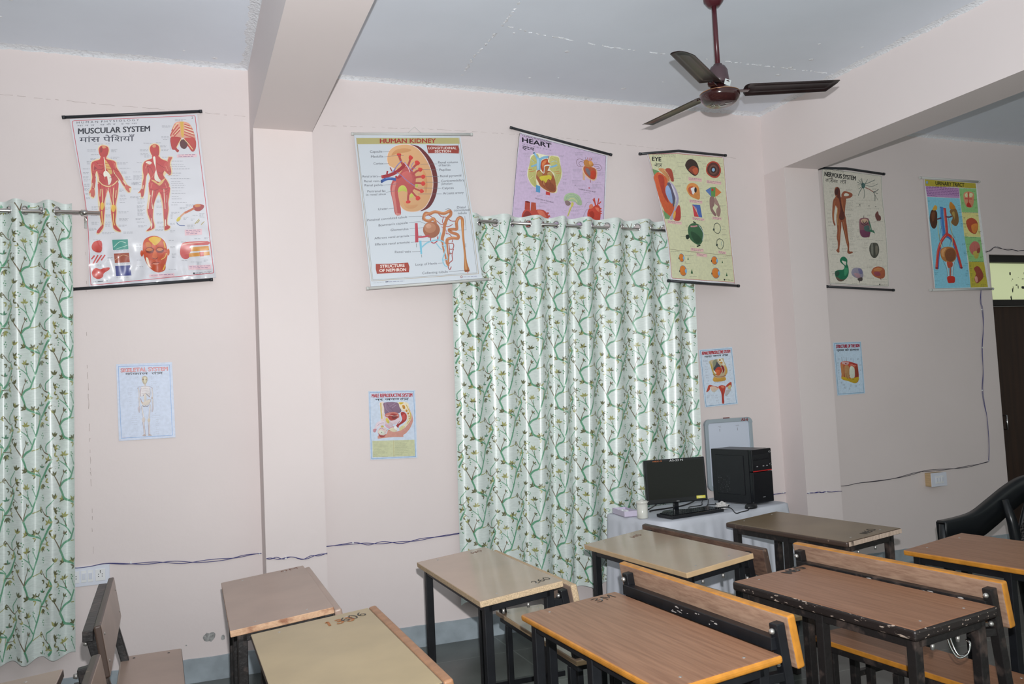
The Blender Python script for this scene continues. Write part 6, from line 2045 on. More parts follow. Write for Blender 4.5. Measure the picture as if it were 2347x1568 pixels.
def curtain(name, label, xl, xr, trough, ztop, zbot, yc, amp, seed, shift=0.0):
    """a pleated eyelet curtain; trough = places along the rod where the cloth passes behind it"""
    rr = random.Random(seed)
    ph = []
    tr = sorted(trough)
    def phase(x):
        if x <= tr[0]: return (x - tr[0]) / (tr[1] - tr[0])
        for k in range(len(tr) - 1):
            if x <= tr[k + 1]: return k + (x - tr[k]) / (tr[k + 1] - tr[k])
        return len(tr) - 1 + (x - tr[-1]) / (tr[-1] - tr[-2])
    N = 4000
    xs, ss = [xl], [0.0]
    fy = lambda x: amp * math.cos(2 * PI * phase(x))
    for i in range(1, N + 1):
        x = xl + (xr - xl) * i / N
        dx = (xr - xl) / N
        ss.append(ss[-1] + math.hypot(dx, fy(x) - fy(x - dx)))
        xs.append(x)
    S = ss[-1]
    def x_of(s):
        s = min(max(s, 0.0), S)
        lo, hi = 0, N
        while hi - lo > 1:
            m = (lo + hi) // 2
            if ss[m] > s: hi = m
            else: lo = m
        t = (s - ss[lo]) / max(ss[hi] - ss[lo], 1e-9)
        return xs[lo] + (xs[hi] - xs[lo]) * t
    pa = [rr.uniform(0, 6.28) for _ in range(6)]
    H = ztop - zbot
    def surf(s, t):
        """point of the cloth, t = 0 at the heading and 1 at the hem"""
        x0 = x_of(s)
        f = s / S
        p = phase(x0)
        dx = t * (0.020 * math.sin(3.1 * f * 2 + pa[0]) + shift) + 0.010 * t * math.sin(2.5 * t + 9 * f + pa[1])
        am = amp * (1 - 0.30 * t + 0.22 * t * math.sin(7 * f + pa[2]))
        y = am * math.cos(2 * PI * p) + 0.012 * t * math.sin(2 * PI * p * 0.5 + pa[3] + 2.2 * t) + 0.006 * t * math.sin(2 * PI * p * 2 + pa[4] + 5 * t)
        y += 0.014 * max(0, t - 0.72) * math.sin(11 * t + 13 * f + pa[5])
        z = ztop - H * t + 0.014 * t ** 6 * math.sin(2 * PI * p + 0.6) + (0.003 * math.cos(2 * PI * p + PI)) * (1 - min(1, t * 14)) * 1.0
        return Vector((x0 + dx, yc + y, z))
    def nrm(s, t):
        a = surf(s + 0.002, t) - surf(s - 0.002, t)
        b = surf(s, t + 0.0015) - surf(s, t - 0.0015)
        n = a.cross(b)
        n.normalize()
        return n if n.y < 0 else -n
    ns = int(S / 0.0085)
    ts = [0.0]
    while ts[-1] < 1.0:
        zz = ts[-1] * H
        ts.append(min(1.0, ts[-1] + (0.007 if zz < 0.10 else 0.04) / H))
    # eyelets where the cloth crosses the rod
    eye_s = []
    for i in range(1, N):
        if fy(xs[i - 1]) * fy(xs[i]) <= 0 and (not eye_s or ss[i] - eye_s[-1] > 0.03): eye_s.append(ss[i])
    te = 0.052 / H
    root = empty(name, ((xl + xr) / 2, yc, zbot))
    tag(root, label, 'curtain')
    base = root.location.copy()
    bm = bmesh.new()
    cl = bm.loops.layers.float_color.new('Col')
    grid = [[bm.verts.new(surf(S * i / ns, t) - base) for i in range(ns + 1)] for t in ts]
    for j in range(len(ts) - 1):
        for i in range(ns):
            cs, ct = S * (i + .5) / ns, (ts[j] + ts[j + 1]) / 2
            if any(math.hypot(cs - e, (ct - te) * H) < 0.0205 for e in eye_s): continue
            f = bm.faces.new((grid[j][i], grid[j + 1][i], grid[j + 1][i + 1], grid[j][i + 1]))
            f.smooth = True
            for l in f.loops: l[cl] = CREAM
    OFF = 0.0009
    U = 0.00053
    def put(s, t):
        return bm.verts.new(surf(s, t) + nrm(s, t) * OFF - base)
    def face(vs, c):
        f = bm.faces.new(vs)
        f.smooth = True
        for l in f.loops: l[cl] = c
    def ok(s, t):
        return 0.002 < s < S - 0.002 and 0.006 < t < 0.996 and not any(math.hypot(s - e, (t - te) * H) < 0.027 for e in eye_s)
    def band(pts, ws, c):
        """pts in (s, z down) metres"""
        rows = []
        n = len(pts)
        for i, p in enumerate(pts):
            a, b = pts[max(i - 1, 0)], pts[min(i + 1, n - 1)]
            d = (b - a)
            if d.length < 1e-9: continue
            d.normalize()
            q = Vector((-d.y, d.x)) * ws[i] / 2
            rows.append((p + q, p - q))
        prev = None
        for A, B in rows:
            if not (ok(A.x, A.y / H) and ok(B.x, B.y / H)):
                prev = None
                continue
            cur = (put(A.x, A.y / H), put(B.x, B.y / H))
            if prev: face((prev[0], prev[1], cur[1], cur[0]), c)
            prev = cur
    def leaf(o, ang, L, c):
        d = Vector((math.cos(ang), -math.sin(ang)))
        pts = [o + d * L * k / 5 for k in range(6)]
        band(pts, [L * w for w in (0.07, 0.30, 0.40, 0.34, 0.20, 0.015)], c)
    ax, ay = 425 * U * 1.12, 610 * U
    for ci in range(-2, int(S / ax) + 3):
        for ri in range(-2, int(H / ay) + 3):
            o = Vector((ci * ax + 0.03 + 0.07 * seed, (ri + 0.5 * (ci % 2)) * ay - 0.1))
            conv = lambda p: o + Vector(((p[0] - 275) * U * 1.12, (p[1] - 700) * U))
            if o.x < -0.4 or o.x > S + 0.4: continue
            for c, ws, pts in MOT_STROKES:
                sp = spline([(*p, 0) for p in pts], 5)
                pw = []
                for k in range(len(sp)):
                    u = k / (len(sp) - 1) * (len(ws) - 1)
                    a = min(int(u), len(ws) - 2)
                    pw.append((ws[a] + (ws[a + 1] - ws[a]) * (u - a)) * U * 1.65)
                band([conv(p) for p in sp], pw, c)
            for x, y, an, n, spread, L, c in MOT_LEAVES:
                for k in range(n):
                    a = math.radians(an + (spread * (k / (n - 1) - 0.5) if n > 1 else 0) + rr.uniform(-8, 8))
                    leaf(conv((x, y)), a, L * U * rr.uniform(1.2, 1.5), c if rr.random() < 0.75 else (OLIVE if c is not OLIVE else YOLIVE))
            for p in MOT_BERRIES:
                q = conv(p)
                r = 7.5 * U
                band([q + Vector((-r, 0)), q, q + Vector((r, 0))], [r * 1.0, r * 1.9, r * 1.0], BERRY)
    o = obj('curtain_panel', bm, M_SATIN, root)
    for e in eye_s:
        n = nrm(e, te)
        c = surf(e, te) - base
        u = n.cross(Vector((0, 0, 1))).normalized()
        v = u.cross(n)
        b = bmesh.new()
        tube(b, [c + (u * math.cos(2 * PI * k / 20) + v * math.sin(2 * PI * k / 20)) * 0.0235 for k in range(20)], 0.0042, 6, closed=True)
        obj('eyelet', b, M_CHROME, root)
    return root
CY = DW - 0.085
TRM = [1.66, 1.859, 2.097, 2.308, 2.467, 2.669, 2.906, 3.13, 3.335]
curtain('curtain', 'green leafy satin curtain hanging across the middle of the wall under the HEART chart', 1.63, 3.40, TRM, 2.664, 0.235, CY, 0.036, 1, -0.075)
TRL = [-1.185, -1.015, -0.85, -0.702, -0.547]
curtain('curtain', 'green leafy satin curtain at the left edge beside the muscle chart', -1.25, -0.517, TRL, 2.655, 0.262, CY, 0.036, 2)
def rod(name, label, x0, x1, z0, z1, brackets):
    root = empty(name, ((x0 + x1) / 2, CY, (z0 + z1) / 2))
    tag(root, label, 'curtain rod')
    zf = lambda x: z0 + (z1 - z0) * (x - x0) / (x1 - x0) - root.location.z
    bm = bmesh.new()
    tube(bm, [(x0 - root.location.x, 0, zf(x0)), (x1 - root.location.x, 0, zf(x1))], 0.0115, 14)
    obj('rod_tube', bm, M_ROD, root)
    for x in brackets:
        b = bmesh.new()
        lx = x - root.location.x
        tube(b, [(lx - 0.016, 0, zf(x - .016)), (lx + 0.016, 0, zf(x + .016))], 0.0165, 14)
        tube(b, [(lx, 0.012, zf(x)), (lx, 0.083, zf(x) - 0.02)], 0.006, 8)
        box(b, (lx, 0.082, zf(x) - 0.03), (0.018, 0.004, 0.08), bev=0.001)
        obj('rod_bracket', b, M_ROD, root)
    return root
rod('curtain_rod', 'steel curtain rod through the eyelets of the middle curtain', 1.70, 3.36, 2.622, 2.588, (1.73, 3.32))
rod('curtain_rod', 'steel curtain rod of the left curtain, its end over the muscle chart', -1.45, -0.379, 2.597, 2.600, (-1.40, -0.456))

# ---------------------------------------------------------------- cables clipped along the walls
M_WIRE = mat('blue_cable_sheath', (0.045, 0.045, 0.20), 0.4)
M_WIRED = mat('dark_cable_sheath', (0.03, 0.03, 0.05), 0.4)
M_CLIP = mat('white_plastic_clip', (0.80, 0.80, 0.80), 0.35)
def wire(label, pts, y, m, seed, amp=0.007, ends=None):
    rr = random.Random(seed)
    bm = bmesh.new()
    P = spline([(x, y, z) for x, z in pts], 6)
    for k in (0, 1):
        a, b = rr.uniform(0, 6), rr.uniform(5, 8)
        Q = []
        for i, p in enumerate(P):
            t = i / (len(P) - 1)
            e = math.sin(PI * t) ** 0.5
            w = amp * e * math.sin(a + b * t * 3) * (1 if k else -1)
            horiz = abs(P[-1].x - P[0].x) > abs(P[-1].z - P[0].z)
            Q.append(p + (Vector((0, 0, w)) if horiz else Vector((w, 0, 0))) + Vector((0, -0.0025 * k, 0)))
        tube(bm, Q, 0.0021, 5)
    o = obj('electric_cable', bm, m)
    return tag(o, label, 'cable', 'cables along the walls')
wire('blue twin cable along the wall from the left curtain to the first pillar', [[-0.54, 0.697], [-0.448, 0.697], [-0.373, 0.698], [-0.266, 0.692], [-0.156, 0.677], [-0.045, 0.669], [0.068, 0.659], [0.23, 0.657], [0.325, 0.664], [0.419, 0.666]], DW - 0.006, M_WIRE, 1)
wire('blue twin cable across the face of the first pillar', [[0.424, 0.671], [0.471, 0.668], [0.529, 0.664], [0.611, 0.652], [0.683, 0.656], [0.754, 0.663]], PY - 0.005, M_WIRE, 2)
wire('blue twin cable along the wall from the first pillar to the middle curtain', [[0.77, 0.666], [0.934, 0.667], [1.025, 0.654], [1.105, 0.654], [1.212, 0.64], [1.321, 0.646], [1.46, 0.648], [1.70, 0.664]], DW - 0.006, M_WIRE, 3)
wire('blue cable behind the computer tower to the second pillar', [[3.75, 0.70], [3.882, 0.686], [4.028, 0.689], [4.116, 0.692]], DW - 0.006, M_WIRE, 4, 0.002)
wire('blue cable across the face of the second pillar', [[4.121, 0.707], [4.214, 0.706], [4.292, 0.702], [4.430, 0.696]], PY - 0.005, M_WIRE, 5, 0.003)
wire('dark twin cable along the door wall above the switch box', [[4.60, 0.683], [4.742, 0.681], [4.849, 0.676], [4.98, 0.682], [5.294, 0.698], [5.525, 0.714], [5.667, 0.724], [6.003, 0.723], [6.176, 0.732], [6.334, 0.749]], DR - 0.006, M_WIRED, 6)
wire('dark twin cable running up the wall beside the door', [[6.334, 0.752], [6.355, 0.887], [6.355, 1.107], [6.337, 1.219], [6.332, 1.348], [6.361, 1.514], [6.368, 1.71], [6.398, 1.885], [6.405, 2.035], [6.398, 2.11], [6.416, 2.222], [6.43, 2.298], [6.45, 2.487]], DR - 0.006, M_WIRE, 7, 0.006)
wire('dark twin cable over the top of the door', [[6.451, 2.490], [6.498, 2.533], [6.562, 2.55], [6.638, 2.578], [6.773, 2.561], [6.879, 2.551], [6.971, 2.556], [7.5, 2.545]], DR - 0.006, M_WIRED, 8)
bm = bmesh.new()
for k, x in enumerate((XB + 0.003,)):
    tube(bm, [(x, PY + 0.0, 0.663), (x, PY + 0.1, 0.66), (x + 0.002, DW - 0.012, 0.663)], 0.0021, 5)
tag(obj('electric_cable', bm, M_WIRE), 'blue cable along the side of the first pillar', 'cable', 'cables along the walls')
def clip(x, y, z, label, vert=False):
    bm = bmesh.new()
    box(bm, (0, -0.0045, 0), (0.010, 0.009, 0.014) if not vert else (0.014, 0.009, 0.010), bev=0.002)
    lathe(bm, [(0.0, 0.0), (0.0022, 0.0), (0.0022, 0.012), (0.0, 0.013)], 8, c=(0, -0.006, -0.004))
    o = obj('cable_clip', bm, M_CLIP, loc=(x, y, z))
    tag(o, label, 'cable clip', 'white cable clips')
for a in ((-0.266, DW, 0.692, 'white cable clip right of the left switch plate'), (0.408, DW, 0.666, 'white cable clip in the corner left of the first pillar'), (0.529, PY, 0.664, 'white cable clip on the face of the first pillar'),
          (0.945, DW, 0.667, 'white cable clip between the first pillar and the middle curtain'), (4.098, DW, 0.692, 'white cable clip right of the computer tower'), (4.136, PY, 0.707, 'white cable clip on the left edge of the second pillar'),
          (4.292, PY, 0.702, 'white cable clip in the middle of the second pillar')): clip(*a)
for a in ((6.334, DR, 0.750, 'white cable clip where the door cable turns upward'), (6.332, DR, 1.348, 'lowest white cable clip on the upright door cable'), (6.370, DR, 1.71, 'middle white cable clip on the upright door cable'),
          (6.404, DR, 2.035, 'upper white cable clip on the upright door cable under the URINARY TRACT chart'), (6.638, DR, 2.578, 'white cable clip above the door corner')): clip(*a, vert=True)

# ---------------------------------------------------------------- switch plates
M_SWITCH = mat('white_switch_plastic', (0.74, 0.77, 0.86), 0.3)
M_SWITCH2 = mat('ivory_switch_plastic', (0.82, 0.83, 0.84), 0.3)
M_HOLE = mat('dark_socket_hole', (0.02, 0.02, 0.02), 0.6)
M_PALEWOOD = mat('pale_pine', (0.62, 0.44, 0.24), 0.5, noise=0.2, nscale=10, stretch=(1, 1, 8))
root = empty('switch_board', (-0.478, DW, 0.595))
tag(root, 'white plate with two sockets and two switches beside the left curtain', 'switch board')
bm = bmesh.new()
box(bm, (0, -0.004, 0.052), (0.215, 0.008, 0.104), bev=0.002)
obj('back_plate', bm, M_SWITCH, root)
def socket(parent, x, z, y):
    b = bmesh.new()
    box(b, (x, y - 0.002, z), (0.048, 0.004, 0.062), bev=0.001)
    o = obj('socket', b, M_SWITCH2, parent)
    b = bmesh.new()
    for dx, dz, r in ((0, .02, .0032), (-.009, .004, .0026), (.009, .004, .0026), (-.009, -.008, .0026), (.009, -.008, .0026), (0, .011, .0024)):
        b.faces.new([b.verts.new((x + dx + r * math.cos(2 * PI * k / 10), y - 0.0043, z + dz + r * math.sin(2 * PI * k / 10))) for k in range(10)])
    obj('socket_holes', b, M_HOLE, o)
def rocker(parent, x, z, y, w=0.026):
    b = bmesh.new()
    box(b, (x, y - 0.002, z), (w, 0.004, 0.062), bev=0.001)
    o = obj('switch', b, M_SWITCH2, parent)
    b = bmesh.new()
    box(b, (x, y - 0.005, z), (w * 0.62, 0.006, 0.034), bev=0.0015, rot=(0.12, 0, 0))
    obj('switch_rocker', b, M_SWITCH, o)
socket(root, -0.064, 0.052, -0.008)
rocker(root, -0.018, 0.052, -0.008)
rocker(root, 0.014, 0.052, -0.008)
socket(root, 0.062, 0.052, -0.008)
root = empty('switch_box', (5.70, DR, 0.603))
tag(root, 'white switch plate on a pale wooden box on the door wall', 'switch board')
bm = bmesh.new()
box(bm, (-0.005, -0.03, 0.052), (0.15, 0.06, 0.108), bev=0.002)
obj('wooden_box', bm, M_PALEWOOD, root)
bm = bmesh.new()
box(bm, (0, -0.064, 0.052), (0.165, 0.008, 0.11), bev=0.002)
obj('back_plate', bm, M_SWITCH, root)
for x in (-0.03, 0.0, 0.03): rocker(root, x, 0.052, -0.068)
# ---------------------------------------------------------------- school desks: sloping top, and in front of it a seat and backrest for the next row
M_LAM = mat('light_brown_laminate', (0.44, 0.305, 0.205), 0.24, noise=0.10, nscale=4, spec=0.5, coat=0.45, coat_rough=0.10)
M_LAMOLD = mat('faded_brown_laminate', (0.40, 0.285, 0.225), 0.34, noise=0.14, nscale=5, spec=0.5)
M_YEL = mat('yellowed_laminate', (0.44, 0.34, 0.185), 0.33, noise=0.14, nscale=5, spec=0.5)
M_WOOD = mat('brown_wood_grain_laminate', (0.335, 0.165, 0.092), 0.33, col2=(0.225, 0.10, 0.052), nscale=5.5, stretch=(16, 0.7, 1), lo=0.30, hi=0.62, spec=0.45, detail=6)
M_DARKTOP = mat('dark_olive_brown_laminate', (0.23, 0.165, 0.095), 0.32, noise=0.2, nscale=4, spec=0.5)
M_EORANGE = mat('orange_bullnose_edge', (0.60, 0.25, 0.035), 0.30, noise=0.25, nscale=24, spec=0.5)
M_ECHIP = mat('bare_particle_board_edge', (0.62, 0.46, 0.29), 0.8, noise=0.35, nscale=180)
M_ETAN = mat('tan_edge_band', (0.60, 0.42, 0.24), 0.4, noise=0.12, nscale=20)
M_EBROWN = mat('dark_brown_edge', (0.07, 0.045, 0.035), 0.4, col2=(0.32, 0.22, 0.16), nscale=30, lo=0.22, hi=0.36, spec=0.4)
M_ERED = mat('orange_brown_edge', (0.40, 0.20, 0.10), 0.45, noise=0.25, nscale=24)
M_EBLACK = mat('black_worn_edge', (0.022, 0.017, 0.016), 0.38, col2=(0.45, 0.36, 0.30), nscale=38, lo=0.335, hi=0.385, spec=0.45, stretch=(1.6, 0.8, 3))
M_BROKEN = mat('broken_chipped_edge', (0.58, 0.36, 0.22), 0.7, col2=(0.30, 0.13, 0.07), nscale=16, lo=0.35, hi=0.5, bump=0.8, bscale=40)
M_RAW = mat('worn_raw_ply', (0.40, 0.255, 0.175), 0.7, col2=(0.26, 0.15, 0.10), nscale=18, stretch=(2, 1, 7), lo=0.3, hi=0.65)
M_RAWD = mat('dark_worn_ply', (0.17, 0.10, 0.07), 0.6, col2=(0.08, 0.045, 0.035), nscale=18, stretch=(2, 1, 5), lo=0.3, hi=0.6)
M_INK = mat('black_marker', (0.02, 0.02, 0.02), 0.5)
M_INKB = mat('brown_marker', (0.20, 0.06, 0.03), 0.5)
M_SCRATCH = mat('scratched_paint', (0.45, 0.42, 0.40), 0.6)

def board(bm, c, size, mi_top, mi_edge, bev=0.004, rot=None, seg=2, mi_under=None, axis=2):
    """a slab whose broad faces and edges have their own finish"""
    b = bmesh.new()
    bmesh.ops.create_cube(b, size=1.0)
    for v in b.verts: v.co = Vector((v.co.x * size[0], v.co.y * size[1], v.co.z * size[2]))
    bmesh.ops.bevel(b, geom=b.edges[:], offset=bev, segments=seg, affect='EDGES', profile=0.5)
    b.normal_update()
    for f in b.faces:
        n = f.normal
        f.material_index = mi_top if n[axis] > 0.9 else (mi_under if (mi_under is not None and n[axis] < -0.9) else (mi_edge if abs(n[axis]) < 0.9 else mi_top))
    R = Euler(rot).to_matrix() if rot is not None and not isinstance(rot, Matrix) else (rot or Matrix.Identity(3))
    for v in b.verts: v.co = R @ v.co + Vector(c)
    merge(bm, b, None)

def screws(parent, pts, m, rot=None, r=0.005):
    for p in pts:
        b = bmesh.new()
        lathe(b, [(r, 0.0), (r * 0.8, 0.0012), (0, 0.0014)], 10)
        obj('screw', b, m, parent, True, loc=p)

def scrawl(parent, strokes, org, sx, sy, z, m, w=0.004, ang=0.0, label=None, name='marker_number'):
    """hand lettering drawn on a surface in the plane of the parent's x and y"""
    bm = bmesh.new()
    ca, sa = math.cos(ang), math.sin(ang)
    for st in strokes:
        P = spline([(x, y, 0) for x, y in st], 4)
        prev = None
        for i, p in enumerate(P):
            t = P[min(i + 1, len(P) - 1)] - P[max(i - 1, 0)]
            if t.length < 1e-9: continue
            t.normalize()
            q = Vector((-t.y, t.x, 0)) * 0.5
            row = []
            for s in (-1, 1):
                x, y = p.x * sx + s * q.x * w, p.y * sy + s * q.y * w
                row.append(bm.verts.new((org[0] + x * ca - y * sa, org[1] + x * sa + y * ca, z)))
            if prev: bm.faces.new((prev[0], row[0], row[1], prev[1]))
            prev = row
    for f in bm.faces:
        f.normal_update()
        if f.normal.z < 0: f.normal_flip()
    o = obj(name, bm, m, parent)
    if label: o['label'] = label
D2 = [[(0, .8), (.2, 1), (.45, .9), (.4, .55), (0, 0), (.55, .02)]]
D6 = [[(.45, 1), (.1, .7), (0, .25), (.25, 0), (.5, .2), (.35, .5), (.05, .35)]]
D0 = [[(.25, 1), (0, .6), (.1, .05), (.35, 0), (.52, .45), (.4, .95), (.22, 1)]]
D3 = [[(0, .9), (.3, 1), (.45, .78), (.15, .55), (.5, .35), (.3, 0), (0, .12)]]
D1 = [[(.1, .8), (.25, 1), (.25, 0)]]
LN = [[(0, 0), (0, 1), (.3, .3), (.6, 1), (.62, 0)]]
def digits(*gl):
    out, x = [], 0
    for g in gl:
        for st in g: out.append([(px + x, py) for px, py in st])
        x += 0.8
    return out

def desk(label, cx, cy, rot, tilt, L, Wd, top, edge, steel, zc=0.741, bench=True, seat=(M_LAM, M_ETAN), back=(M_RAW, M_EORANGE), backtop=0.845, thick=0.024, bev=0.003, seg=2, midleg=True, rail=True, back_dx=0.085,
         back_h=0.155, screw_m=M_BOLT, group='school desks with a seat on the front', nut=True, backL=None, boff=0.05, poff=None, pspan=0.0):
    root = empty('school_desk', (cx, cy, 0), rot)
    tag(root, label, 'school desk', group)
    # --- top
    bm = bmesh.new()
    board(bm, (0, 0, -thick / 2), (Wd, L, thick), 0, 1, bev, None, seg)
    t = obj('desk_top', bm, [top, edge], root, loc=(0, 0, zc), rot=(0, -tilt, 0))
    zt = lambda x: zc + x * math.sin(tilt) - thick
    screws(t, [(sx * (Wd / 2 - 0.09), sy * (L / 2 - 0.055), 0.0) for sx in (-1, 1) for sy in (-1, 1)], screw_m)
    # --- legs and frame
    lw = 0.034
    hx, hy = Wd / 2 - 0.045, L / 2 - 0.045
    for sx in (-1, 1):
        for sy in ((-1, 0, 1) if (midleg and sx < 0) else (-1, 1)):
            bm = bmesh.new()
            zz = zt(sx * hx) - 0.002
            box(bm, (sx * hx, sy * hy, zz / 2), (lw, lw, zz), bev=0.003)
            obj('leg', bm, steel, root)
    bm = bmesh.new()
    for sx in (-1, 1): bar(bm, (sx * hx, -hy - .015, zt(sx * hx) - 0.018), (sx * hx, hy + .015, zt(sx * hx) - 0.018), 0.026, 0.034)
    for sy in (-1, 1): bar(bm, (-hx, sy * hy, zt(-hx) - 0.019), (hx, sy * hy, zt(hx) - 0.019), 0.026, 0.034, up=(0, 1, 0))
    obj('top_frame', bm, steel, root)
    ex = hx + (0.42 if bench else 0.0)
    for sy in (-1, 1):
        bm = bmesh.new()
        bar(bm, (-hx, sy * hy, 0.10), (ex, sy * hy, 0.10), 0.026, 0.026, up=(0, 1, 0))
        obj('foot_rail', bm, steel, root)
    for sx, sy in ((0.3, -1), (-0.5, -1)):
        b = bmesh.new()
        lathe(b, [(0, -0.018), (0.006, -0.018), (0.007, 0), (0, 0.001)], 8)
        obj('bolt', b, M_BOLT, root, True, loc=(sx * hx, sy * (hy + 0.004), zt(sx * hx) - 0.037))
    if bench:
        x0 = Wd / 2
        bl = backL or L
        sxx, sw = x0 + back_dx + 0.115, 0.25
        bm = bmesh.new()
        board(bm, (sxx, boff, 0.43), (sw, L, 0.022), 0, 1, 0.004)
        s = obj('seat', bm, list(seat), root)
        screws(s, [(sxx + dx, boff + sy * (L / 2 - 0.06), 0.441) for dx in (-0.08, 0.08) for sy in (-1, 1)], screw_m)
        bm = bmesh.new()
        for dx in (-1, 1): bar(bm, (sxx + dx * 0.10, -L / 2 + 0.02 + boff, 0.405), (sxx + dx * 0.10, L / 2 - 0.02 + boff, 0.405), 0.024, 0.028)
        for sy in (-1, 1): bar(bm, (sxx - 0.10, sy * hy + boff, 0.404), (sxx + 0.10, sy * hy + boff, 0.404), 0.024, 0.026, up=(0, 1, 0))
        obj('seat_frame', bm, steel, root)
        for sy in (-1, 0, 1):
            for dx in (-0.10, 0.10):
                bm = bmesh.new()
                box(bm, (sxx + dx, sy * (hy - 0.06) + boff, 0.195), (0.028, 0.028, 0.39), bev=0.003)
                obj('leg', bm, steel, root)
        # leaning posts carry the backrest
        po = boff if poff is None else poff
        py_ = hy + pspan
        zb1 = backtop
        for sy in (-1, 1):
            bm = bmesh.new()
            bar(bm, (sxx - 0.095, sy * py_ + po, 0.40), (x0 + back_dx - 0.035, sy * py_ + po, zb1 - 0.022), 0.030, 0.034, bev=0.003, up=(0, 1, 0))
            p = obj('backrest_post', bm, steel, root)
            if nut:
                for f in (0.14, 0.72):
                    zz = zb1 - 0.022 - f * 0.16
                    b = bmesh.new()
                    lathe(b, [(0.0, 0.012), (0.006, 0.011), (0.009, 0.004), (0.009, 0.0), (0, -0.001)], 10)
                    xx = x0 + back_dx - 0.035 + (zb1 - 0.022 - zz) / 0.4 * 0.06
                    obj('bolt', b, M_BOLT, p, True, loc=(xx - 0.018, sy * py_ + po, zz), rot=(0, -PI / 2, 0))
        if rail:
            bm = bmesh.new()
            bar(bm, (x0 + back_dx - 0.042, -py_ + po, zb1 - 0.080), (x0 + back_dx - 0.042, py_ + po, zb1 - 0.080), 0.034, 0.036)
            obj('backrest_rail', bm, steel, root)
        for sy in (-1, 1):
            bm = bmesh.new()
            bar(bm, (hx, sy * hy + boff * 0.5, zt(hx) - 0.06), (x0 + back_dx - 0.02, sy * py_ + po, zt(hx) - 0.06), 0.026, 0.026, up=(0, 1, 0))
            obj('backrest_brace', bm, steel, root)
        bm = bmesh.new()
        board(bm, (0, 0, -back_h / 2), (0.028, bl, back_h), 0, 1, 0.007, None, 3, axis=0)
        # the raw back of the board faces the desk
        obj('backrest', bm, list(back), root, loc=(x0 + back_dx - 0.004, boff, zb1), rot=(0, -0.17, 0))
    return root, t

# the eight desks in view
dA, tA = desk('shiny-topped desk with pale bare particle-board edges, before the left half of the curtain', 1.22, 3.593, 0.003, 0.102, 0.92, 0.352, M_LAM, M_ECHIP, M_STEEL, seat=(M_LAM, M_ETAN), back=(M_LAMOLD, M_ECHIP), backtop=0.737, back_h=0.13, midleg=False, rail=False, back_dx=0.050, boff=0.0)
dB, tB = desk('desk with a glossy tan-edged top in front of the white table, dark brown backrest', 2.116, 3.575, 0.062, 0.107, 0.868, 0.362, M_LAM, M_ETAN, M_STEEL, seat=(M_YEL, M_ETAN), back=(M_RAWD, M_EBROWN), backtop=0.772, back_h=0.13, rail=False, back_dx=0.066, boff=0.04, backL=0.96)
dC, tC = desk('large wood-grain desk with orange rounded edges at the bottom centre of the room', 1.314, 2.415, 0.03, 0.077, 0.916, 0.39, M_WOOD, M_EORANGE, M_STEEL, seat=(M_WOOD, M_EORANGE), back=(M_RAW, M_EORANGE), backtop=0.840, bev=0.009, seg=3, back_dx=0.085, boff=0.07, backL=0.95, poff=0.036)
dD, tD = desk('wood-grain desk with worn black edges and a wire bag hook under it', 2.215, 2.453, 0.061, 0.05, 0.85, 0.38, M_WOOD, M_EBLACK, M_RUST, seat=(M_WOOD, M_EORANGE), back=(M_RAW, M_EORANGE), backtop=0.816, thick=0.036, bev=0.010, seg=3, back_dx=0.068, backL=0.955, boff=0.07, poff=0.057, pspan=0.05)
dE, tE = desk('dark olive-brown desk with a chipped end, right in front of the computer table', 3.077, 3.693, 0.101, 0.062, 0.851, 0.388, M_DARKTOP, M_EBROWN, M_RUST, bench=False, thick=0.028, bev=0.009, seg=3, group='desks of the front row')
dF, tF = desk('wood-grain desk with orange edges at the right, before the black plastic chair', 3.229, 2.53, 0.096, 0.075, 0.92, 0.402, M_WOOD, M_EORANGE, M_STEEL, bench=False, bev=0.006, seg=2, group='desks of the front row', zc=0.744)
dG, tG = desk('faded brown desk with a broken splintered near edge, beside the first pillar', 0.333, 3.668, -0.011, 0.099, 0.904, 0.365, M_LAMOLD, M_BROKEN, M_RUST, seat=(M_LAMOLD, M_EBROWN), back=(M_LAMOLD, M_LAMOLD), backtop=0.749, back_h=0.12, back_dx=0.018, rail=False, boff=0.0)
dH, tH = desk('yellowed laminate desk nearest the camera, cut off by the bottom of the photo', 0.417, 2.658, 0.008, 0.087, 0.92, 0.41, M_YEL, M_EBROWN, M_RUST, seat=(M_LAMOLD, M_EBROWN), back=(M_LAMOLD, M_ERED), backtop=0.766, back_h=0.12, back_dx=0.017, rail=False, zc=0.744, boff=0.0)
dI, tI = desk('brown desk at the bottom left corner with a rusty backrest on its front', -0.535, 2.425, 0.0, 0.09, 0.92, 0.40, M_LAMOLD, M_EBROWN, M_RUST, seat=(M_LAMOLD, M_EBROWN), back=(M_LAMOLD, M_EBROWN), backtop=0.778, back_h=0.17, back_dx=0.085, zc=0.744)
bm = bmesh.new()
box(bm, (0.004, -0.851 / 2 - 0.0006, -0.0135), (0.368, 0.004, 0.021), bev=0.001)
o = obj('chipped_end', bm, mat('bare_chipped_end', (0.56, 0.43, 0.34), 0.8, col2=(0.10, 0.07, 0.05), nscale=26, stretch=(1.3, 1, 0.25), lo=0.30, hi=0.44, bump=0.5, bscale=60), tE)
o['label'] = 'bare pale end with dark chips'
